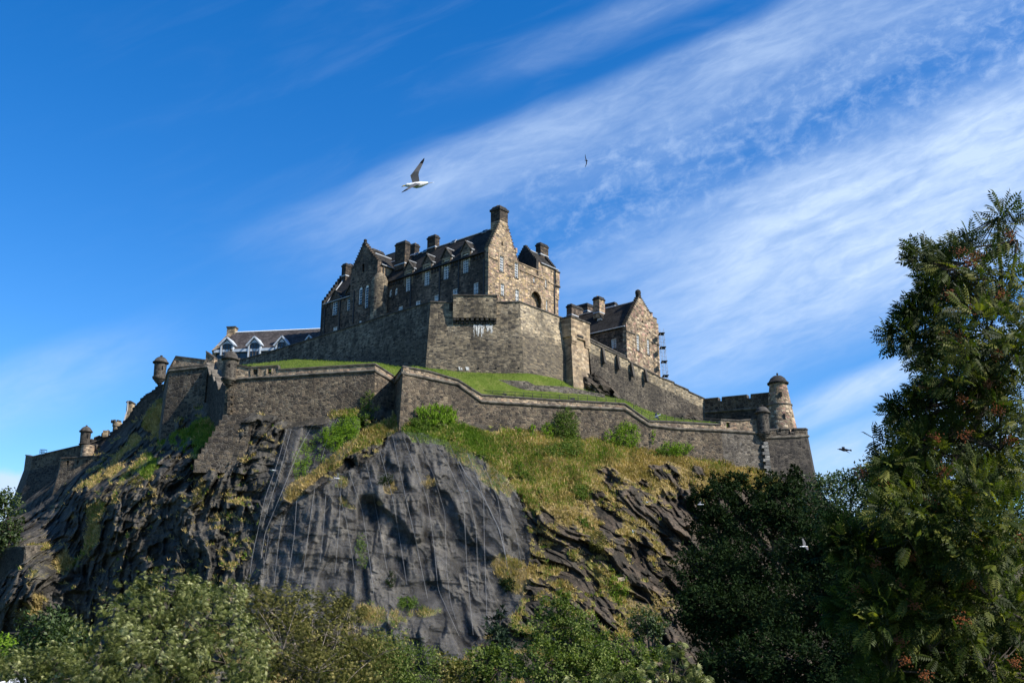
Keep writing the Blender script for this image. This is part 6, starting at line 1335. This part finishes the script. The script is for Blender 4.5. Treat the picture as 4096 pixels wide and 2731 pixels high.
tree('broadleaf_tree','pale drooping low tree in the bottom left corner above the white tent','tree',
 [(100,2680,120,70,34),(240,2640,110,70,34),(30,2640,70,60,35),(300,2710,120,60,33)],L_chest,.115,DROOP,2.6,-.5,(170,34),-3.5,ft,clump=6,lw=.9)
tree('broadleaf_tree','yellowish green treetop at the left edge below the retaining wall','tree',
 [(20,2585,60,45,70),(-60,2620,90,70,70)],L_bright,.28,LEAF,3,0,(-20,70),-5,ft)
tree('broadleaf_tree','dense dark green tree at the bottom centre left under the bulging netted rock','tree',
 [(1420,2640,110,90,40),(1540,2610,120,85,40),(1660,2660,100,90,40),(1500,2700,180,70,39),(1330,2690,80,60,40)],L_sun,.15,NARROW,3.2,-.3,(1500,40),-4,ft,lw=.35)
tree('broadleaf_tree','reddish brown tinged bush below the netted bulge, left of the dark conifer','shrub',
 [(1780,2680,70,70,46),(1840,2710,60,60,46)],L_olive,.16,LEAF,3,0,(1800,46),-4)
tree('broadleaf_tree','low glossy green tree left of the tall central tree','tree',
 [(1910,2640,85,60,48),(1850,2700,80,60,48),(1990,2680,90,70,48),(1960,2620,60,40,48)],L_sun,.16,LEAF,3.4,0,(1920,48),-4,ft,clump=26,crad=.13)
tree('conifer_tree','dark conifer between the low glossy tree and the tall central tree','conifer',
 [(1975,2500,32,40,58),(1990,2560,52,50,58),(2010,2620,60,50,58),(2000,2450,16,22,58)],L_pine,.3,NARROW,5,.3,(1995,58),-5,lw=.3,crad=.1)
tree('broadleaf_tree','tall rounded central tree with light olive leaves, bottom centre','tree',
 [(2230,2440,75,60,44),(2290,2500,90,70,44),(2180,2530,95,80,44),(2310,2600,120,90,44),(2180,2660,140,100,43),(2360,2690,120,80,44),(2240,2390,40,26,44)],L_sun,.13,LEAF,3.2,0,(2250,44),-4,ft,clump=26,crad=.12)
tree('broadleaf_tree','bluish green tree right of the tall central tree','tree',
 [(2440,2590,60,55,52),(2500,2640,80,60,52),(2400,2660,80,70,52),(2460,2700,120,60,51),(2590,2600,60,45,53),(2620,2660,70,60,52)],L_sun,.17,LEAF,3.3,0,(2470,52),-4,ft,clump=26,crad=.13)
tree('broadleaf_tree','small spindly tree against the foot of the right rock slope','tree',
 [(2580,2470,55,40,80),(2540,2500,50,30,80),(2630,2490,45,40,80),(2590,2530,60,35,80)],L_mid,.22,LEAF,2.6,0,(2600,80),-4,ft)
tree('broadleaf_tree','near branch tops with large drooping pale leaves at the bottom right of centre','tree',
 [(2690,2610,36,45,21),(2740,2680,60,45,21),(2620,2690,80,40,21),(2480,2700,90,32,21),(2800,2710,70,35,21),(2720,2590,22,20,21),(2300,2720,45,20,21)],L_chest,.11,DROOP,2.2,-.6,(2650,21),-2.5,clump=5,lw=.9,crad=.2,tr=.07)
# dark wood on the right
dk='dark trees on the right slope'
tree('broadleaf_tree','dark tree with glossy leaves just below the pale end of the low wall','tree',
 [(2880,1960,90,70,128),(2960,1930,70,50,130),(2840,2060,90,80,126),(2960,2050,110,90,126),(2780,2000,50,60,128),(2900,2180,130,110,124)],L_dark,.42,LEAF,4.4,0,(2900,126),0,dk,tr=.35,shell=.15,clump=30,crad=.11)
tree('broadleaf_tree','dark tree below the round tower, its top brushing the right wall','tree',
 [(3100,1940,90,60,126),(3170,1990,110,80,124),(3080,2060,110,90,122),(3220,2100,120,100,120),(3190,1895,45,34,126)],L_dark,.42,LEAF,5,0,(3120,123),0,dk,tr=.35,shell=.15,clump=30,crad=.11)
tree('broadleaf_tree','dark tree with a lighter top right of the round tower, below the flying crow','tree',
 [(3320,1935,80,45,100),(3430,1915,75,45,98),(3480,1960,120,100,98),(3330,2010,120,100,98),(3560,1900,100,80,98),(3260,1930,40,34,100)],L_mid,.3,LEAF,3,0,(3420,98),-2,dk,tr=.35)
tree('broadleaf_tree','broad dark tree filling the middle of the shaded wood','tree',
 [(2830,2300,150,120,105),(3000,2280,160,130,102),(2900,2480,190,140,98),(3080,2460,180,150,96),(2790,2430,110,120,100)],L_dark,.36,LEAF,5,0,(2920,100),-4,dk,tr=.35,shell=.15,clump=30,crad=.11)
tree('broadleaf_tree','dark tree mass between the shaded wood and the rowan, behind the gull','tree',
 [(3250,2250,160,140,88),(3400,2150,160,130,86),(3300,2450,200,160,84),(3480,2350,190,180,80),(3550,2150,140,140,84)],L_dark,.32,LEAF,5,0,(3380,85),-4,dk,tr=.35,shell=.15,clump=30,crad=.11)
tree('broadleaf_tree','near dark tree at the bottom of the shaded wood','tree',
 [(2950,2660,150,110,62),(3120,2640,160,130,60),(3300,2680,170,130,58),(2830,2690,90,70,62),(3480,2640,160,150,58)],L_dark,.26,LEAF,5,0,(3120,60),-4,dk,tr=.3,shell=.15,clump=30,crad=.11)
tree('broadleaf_tree','tree at the left edge beside the lowest battery wall, against white cloud','tree',
 [(20,2010,60,50,178),(-30,2080,90,80,178),(40,2120,45,80,178),(-60,2180,100,90,178),(10,1985,34,26,178)],L_mid,.6,LEAF,3.6,0,(-20,178),10,tr=.4)
# trees outside the right edge of the frame, whose shade falls on the wood
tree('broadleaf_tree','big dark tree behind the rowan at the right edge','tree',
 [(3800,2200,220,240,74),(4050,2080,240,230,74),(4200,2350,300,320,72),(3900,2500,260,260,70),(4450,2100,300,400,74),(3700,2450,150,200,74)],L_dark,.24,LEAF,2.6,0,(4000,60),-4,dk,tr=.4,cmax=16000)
# ------------------------------------------------------------------ rowan, close to the camera
def rowan():
    Yr=11.5; gz=-.2
    blobs=[(3800,1060,85,55),(3750,1110,55,50),(3685,1030,38,26),(3755,1185,50,36),(3660,1250,36,18),(3600,1350,42,26),(3680,1385,46,36),(3740,1600,60,36),(3640,1650,60,28),(3850,1050,130,90),(3980,1120,140,120),(3800,1210,60,50),(3930,1210,70,60),(3830,1330,60,40),(3950,1330,190,150),(3790,1420,95,90),(3800,1500,90,60),(3960,1480,120,110),(3900,1620,120,60),(3800,1640,140,100),(4060,1500,160,220),(4080,1230,100,160),(3990,870,70,45),(4070,960,70,60),(3700,1270,40,40),(3690,1630,90,60),
     (3690,1800,110,75),(3800,1830,200,140),(4000,1800,180,180),(3640,1935,110,75),(3560,1850,40,24),(3700,2050,220,160),(3920,2100,220,200),(3440,2200,110,70),(3560,2250,160,120),(3760,2350,230,170),(3980,2420,220,200),(3420,2420,80,80),(3560,2480,160,120),(3720,2600,220,140),(3950,2680,220,140),(3560,2680,120,80),(3400,2130,60,40)]
    t=thing('rowan_tree',(9.3,12.5,-.3),'large near rowan tree with feathery dark leaves and orange berry clusters filling the right edge','tree')
    P_=[];A_2=[];R_=[];tips=[]
    k=Yr/F; root=Vector((7.6,13.2,gz))
    for (bx,by,rx,ry) in blobs:
        Yb=Yr+rng.uniform(-.5,1.2); n=int(rx*ry*(.00055 if by<1150 else .0007 if by<1700 else .0015))+3; c=at(bx,by,Yb)
        for i in range(n):
            a=rng.uniform(0,2*math.pi); r=math.sqrt(rng.random()); q=at(bx+math.cos(a)*r*rx*.88,by+math.sin(a)*r*ry*.88,Yb+rng.normal()*min(rx,ry)*k*.7)
            tips.append((q,c))
            m=rng.integers(8,13)
            for j in range(m):
                d_=Vector(rng.normal(size=3)); d_.normalize(); ou=(q-c); ou=ou.normalized() if ou.length>1e-3 else Vector((0,0,1))
                ax=d_*.8+ou*.5+Vector((-.3,-.1,-.05)); P_.append(q+d_*.09); A_2.append(ax); R_.append(rng.random())
    for (bx,by,rx,ry) in blobs:
        if bx-rx>3800: continue
        for q in range(3):
            a=rng.uniform(R(150),R(290)); x1=bx+math.cos(a)*rx*rng.uniform(1.,1.35); y1=by+math.sin(a)*ry*rng.uniform(1.,1.35); a0=at(bx,by,Yr);b0=at(x1,y1,Yr-.1); d_=(b0-a0).normalized()
            for j in range(6):
                qq=a0.lerp(b0,.5+.5*(j+.5)/6); pr=Vector((-d_.z,rng.normal()*.4,d_.x))*(1 if j%2 else -1); P_.append(qq); A_2.append(d_*.7+pr*.9); R_.append(rng.random()*.6)
            P_.append(b0); A_2.append(d_); R_.append(.4); tips.append((b0,a0))
    # long shoots that stand out against the sky
    for (x0,y0,x1,y1,m) in ((4080,1010,3990,840,9),(4050,930,4060,860,7),(3760,1120,3650,1010,8),(3860,1080,3850,970,8),(3700,1400,3560,1370,8),(3660,1370,3620,1230,9),(3560,1375,3545,1330,5),(3740,1640,3570,1620,7),(3570,1800,3500,1755,7),(3600,1790,3620,1745,5),(3760,1230,3700,1160,6),(3720,1500,3660,1440,6),(3960,950,3930,900,0),(3460,2140,3390,2190,5),(3500,2350,3330,2440,7),(3470,2200,3370,2230,5)):
        a=at(x0,y0,Yr);b=at(x1,y1,Yr-.1)
        for j in range(m):
            q=a.lerp(b,.35+.65*(j+.5)/max(m,1)); side=1 if j%2 else -1; d_=(b-a).normalized(); pr=Vector((-d_.z,rng.normal()*.4,d_.x))*side
            P_.append(q); A_2.append(d_*.7+pr*.9); R_.append(rng.random()*.5)
        P_.append(b); A_2.append((b-a).normalized()); R_.append(.3)
    P=np.array([tuple(p) for p in P_]);A2=np.array([tuple(p) for p in A_2])
    up=rng.normal(size=P.shape)*.5+[0,-1.0,.5]
    leaves('crown',P,A2,rng.uniform(.13,.215,len(P)),ROWAN,L_rowan,t,rnd=np.array(R_)**1.5,upv=up)
    mb=MB(); mb.tube([root,root+Vector((.1,-.2,2.)),root+Vector((-.5,-.8,4.6)),at(4030,1250,Yr+.3)],[.16,.13,.07,.02],10); mb.build('trunk',M_bark,t)
    spine=[root+Vector((.1,-.2,1.6)),root+Vector((-.2,-.5,3.2)),root+Vector((-.5,-.8,4.6)),at(4000,1500,Yr+.3),at(4010,1250,Yr+.3)]
    for (bx,by,rx,ry) in blobs:
        c=at(bx,by,Yr+.3); s=min(spine,key=lambda p:(p-c).length+ (0 if p.z<c.z else 1.)); lb=MB(); lb.tube([s,(s+c)/2+Vector((0,0,-.08)),c],[.035,.022,.01],6); 
        for (q,cc) in [x for x in tips if (x[1]-c).length<1.3 and abs(x[0].z-c.z)<.5][:14]: lb.tube([c,(c+q)/2+Vector((0,0,-.03)),q],[.008,.006,.003],4,cap=False)
        lb.build('branch',M_bark,t)
    for (x0,y0,x1,y1,m) in ((4080,1010,3990,840,9),(3760,1120,3650,1010,8),(3700,1400,3560,1370,8),(3660,1370,3620,1230,9),(3740,1640,3570,1620,7),(3500,1790,3490,1740,6),(3860,1080,3850,970,8)):
        lb=MB(); a=at(x0,y0,Yr+.1); b=at(x1,y1,Yr-.1); lb.tube([a,b],[.008,.003],5); lb.build('branch',M_bark,t)
    for (bx,by) in ((3840,1010),(3880,1050),(3905,1025),(3780,1340),(3830,1350),(3740,1750),(3860,1740),(3450,1890),(3720,2010),(3950,1540),(3760,2060),(3600,2340),(3430,2360),(3650,2220),(4040,940),(4060,2650),(3620,2640),(3930,2180),(3990,1420),(4070,2140),(3700,1540),(3540,1930),(3800,1180),(3900,1240),(4000,1180),(3850,1600),(3990,1640),(3660,2420),(3500,2250),(3850,2480),(3600,2560),(3780,1890),(3900,1980),(4040,1760),(3480,2450),(3700,2700),(3880,2330)):
        q=at(bx,by,Yr-.45); bm=bmesh.new()
        for i in range(60):
            o_=rng.normal(size=3)*[.038,.03,.032]; mt=bmesh.ops.create_icosphere(bm,subdivisions=1,radius=.0085)['verts']; bmesh.ops.translate(bm,verts=mt,vec=Vector(q)+Vector(o_)-Vector(t.location))
        me=bpy.data.meshes.new('berry_cluster'); bm.to_mesh(me); bm.free(); me.materials.append(M_berry); o=bpy.data.objects.new('berry_cluster',me); COL.objects.link(o); o.parent=t
rowan()
# ------------------------------------------------------------------ ground
gxx,gyy=np.meshgrid(np.concatenate([[-6000,-1500,-600],np.linspace(-300,300,90),[600,1500,6000]]),np.concatenate([[-2000,-200,-50],np.linspace(-20,260,90),[600,2000,9000]]))
gzz=np.interp(gyy,[-50,5,20,60,110,6000],[0,0,-2.2,-4.5,-4.5,-4.5])+(fbm(gxx*.03,gyy*.03,4,3)-.5)*.8*(gyy>8)*(abs(gxx)<500)
tag(grid_mesh('ground',gxx,gyy,gzz,M_ground,smooth=True),kind='structure')
# white tent at the bottom left corner
te=thing('tent',base_of(70,2720,38),'top of a white marquee tent in the bottom left corner','tent')
a=at(88,2706,38); mb=MB(); b0=[at(-30,2735,36.5),at(150,2728,36.8),at(170,2735,40),at(10,2728,40.5)]
m_t=[at(75,2706,37.6),at(118,2707,38)]
mb.add([tuple(x) for x in b0]+[tuple(x) for x in m_t],[(0,1,5,4),(1,2,5),(2,3,4,5),(3,0,4)]); mb.build('roof',simple('white_canvas',(.78,.8,.82),.7,.05),te)
mb=MB()
for i in range(4):
    p,q=b0[i],b0[(i+1)%4]; mb.quad(p,q,q-Vector((0,0,2.)),p-Vector((0,0,2.)))
mb.build('side_wall',MAT['white_canvas'],te)
mb=MB()
for p in b0: mb.tube([p,Vector((p.x,p.y,-3.6))],.04,6)
mb.build('pole_frame',M_iron,te)
# pale flat stone
ps=thing('stone_slab',tuple(terr(2485,2318,.2)),'pale flat stone slab caught on the lower right rock slope','rock'); c=terr(2485,2318,.35)
mb=MB(); mb.hexa([(c.x-.5,c.y-.3,c.z-.25),(c.x+.5,c.y-.3,c.z-.1),(c.x+.5,c.y+.4,c.z-.1),(c.x-.5,c.y+.4,c.z-.25),(c.x-.45,c.y-.1,c.z+.3),(c.x+.4,c.y-.1,c.z+.38),(c.x+.4,c.y+.4,c.z+.38),(c.x-.45,c.y+.4,c.z+.3)]); mb.build('slab',M_dress,ps)
# ================================================================== birds
M_gw=simple('white_feather',(.72,.72,.70),.7,.06,8.); M_gg=simple('grey_feather',(.085,.085,.09),.7,.12,8.); M_gb=simple('black_feather',(.012,.012,.013),.95,.2,8.,spec=.02); M_bill=simple('yellow_bill',(.55,.38,.05),.5,.1)
def bird(label,px,py,Y,span,fwd,upv,lw,rw,cat='gull',dark=False,group=None,bodyscale=1.,under=0):
    """one continuous skin: head, breast, tail and two jointed wings. fwd/upv: world directions of bill and back; lw, rw: (inner,outer) wing angles in degrees above level, sweep"""
    f=Vector(fwd).normalized(); u_=Vector(upv); r=f.cross(u_).normalized(); u_=r.cross(f).normalized(); c=at(px,py,Y); S_=span/2.
    def W_(a,b,z): return c+f*a+r*b+u_*z
    mb=MB(); B_=S_*bodyscale
    prof=[(.36,.006,.0),(.33,.035,0),(.27,.062,.01),(.21,.055,.005),(.15,.075,-.005),(.03,.10,-.02),(-.10,.095,-.015),(-.22,.06,0),(-.32,.035,.01)]
    seg=14; vs=[]; fs=[]
    for a,rad,z in prof:
        for k in range(seg):
            t_=2*math.pi*k/seg; vs.append(W_(a*B_,math.cos(t_)*rad*B_,z*B_+math.sin(t_)*rad*B_*.92))
    for i in range(len(prof)-1):
        for k in range(seg): fs.append((i*seg+k,i*seg+(k+1)%seg,(i+1)*seg+(k+1)%seg,(i+1)*seg+k))
    fs.append(tuple(range(seg))); mb.add(vs,fs,2 if dark else 0)
    # tail fan
    for k in range(-2,3):
        a0=R(k*9-5);a1=R(k*9+5); z=.01*B_
        mb.add([W_(-.26*B_,math.sin(a0)*.05*B_,z),W_(-.26*B_,math.sin(a1)*.05*B_,z),W_(-.26*B_-.24*B_*math.cos(a1),math.sin(a1)*.26*B_,z),W_(-.26*B_-.24*B_*math.cos(a0),math.sin(a0)*.26*B_,z),W_(-.3*B_,0,z-.015*B_),W_(-.4*B_,math.sin(a0)*.2*B_,z-.012*B_)],[(0,1,2,3),(0,4,5,3)],2 if dark else 0)
    # wings as tapering airfoil skins
    for sg,wg in ((-1,lw),(1,rw)):
        in_,ou_,sw=wg; n=9; ring=[]
        x=.06;z=.03;ya=.05
        for i in range(n+1):
            t_=i/n; ang=R(in_) if t_<.45 else R(ou_)
            if i: 
                st=1./n; x+=math.cos(ang)*st; z+=math.sin(ang)*st
                ya+= (.10*st if t_<.42 else -sw*st)
            ch=.30*(1-t_)**.55+.02 if t_>.4 else .27+.06*(t_/.4)
            th=.03*(1-t_)+.004
            ring.append([W_((ya+ch*.4)*S_,sg*x*S_,z*S_),W_((ya+ch*.1)*S_,sg*x*S_,(z+th)*S_),W_((ya-ch*.6)*S_,sg*x*S_,(z)*S_),W_((ya+ch*.1)*S_,sg*x*S_,(z-th*.4)*S_)])
        for i in range(n):
            mi=2 if (dark or i>=n-2) else 1
            a,b=ring[i],ring[i+1]
            mb.add(a+b,[(0,1,5,4),(1,2,6,5)],mi); mb.add(a+b,[(2,3,7,6)],0 if under and i<n-2 else (2 if dark or i>=n-2 else 0)); mb.add(a+b,[(3,0,4,7)],2 if dark or i>=n-3 else (1 if under else 0))
        mb.add(ring[-1],[(0,1,2,3)],2)
    o=mb.build('bird',[M_gw,M_gg,M_gb],smooth=True); tag(o,label,cat,group,'thing')
    k=MB(); k.tube([W_(.34*B_,0,0),W_(.40*B_,0,-.005*B_),W_(.45*B_,0,-.03*B_)],[.022*B_,.016*B_,.004*B_],7); k.build('bill',M_gb if dark else M_bill,o)
    e=MB()
    for sg in (-1,1):
        p=W_(.305*B_,sg*.045*B_,.018*B_); e.lathe((p.x,p.y),[(p.z-.008*B_,.002),(p.z,.009*B_),(p.z+.008*B_,.002)],6)
    e.build('eyes',M_gb,o); return o
gg='gulls flying in front of the castle'
bird('largest gull, one dark wing raised, gliding against the sky high left of the palace','' and 0 or 1668,738,17,.92,(-1,-.1,-.16),(.0,-.5,1),(-4,-22,-.9),(82,62,.75),group=gg,bodyscale=1.35,under=1)
bird('small dark gull banking with wings vertical, high in the sky right of the palace',2346,643,45,.62,(.55,.8,.25),(-1,.35,-.1),(12,25,.4),(10,-12,.2),dark=True,group=gg)
bird('black crow flying over the treetops right of the round tower',3376,1798,26,.50,(-1,.1,.12),(.15,-.8,.6),(35,15,.7),(-12,-38,.45),cat='crow',dark=True,bodyscale=1.5)
bird('white gull with spread wings over the railing end of the terrace',2628,1664,60,.95,(-.7,.3,-.3),(.2,-.8,.6),(25,5,.5),(5,-35,.7),group=gg)
bird('gull passing in front of the wire netting, right of the dark bush',1868,1963,60,.9,(-.4,.9,.1),(-.1,-.3,1),(30,-15,.4),(5,-20,.2),group=gg)
bird('white gull perched in flight above the grass tuft, left on the netted crag',1350,1912,60,.75,(.8,.2,-.1),(-.1,-.6,.8),(60,40,.3),(20,0,.4),group=gg)
bird('gull with arched wings over the dry grass of the right slope',2588,2008,55,1.0,(-.1,.6,.1),(0,-.7,.8),(22,-25,.4),(10,-50,.5),group=gg)
bird('gull gliding at the edge of the dark wood, wings level',2800,2017,60,.85,(-.9,.3,.0),(0,-.5,1),(15,5,.3),(12,5,.2),group=gg)
bird('grey and white gull with one raised wing against the dark wood',3218,2185,50,.95,(.95,.2,.0),(0,-.35,1),(60,55,.2),(-8,-15,.3),group=gg)
bird('gull skimming the left crag beside the small netting',1090,1880,60,.95,(-.8,.3,.1),(.1,-.5,1),(25,10,.4),(-10,-20,.4),group=gg)
bird('small white gull dropping past the pale rock of the right slope',2531,2125,60,.6,(.2,.3,-.9),(.9,-.3,.1),(20,10,.5),(15,30,.5),group=gg)
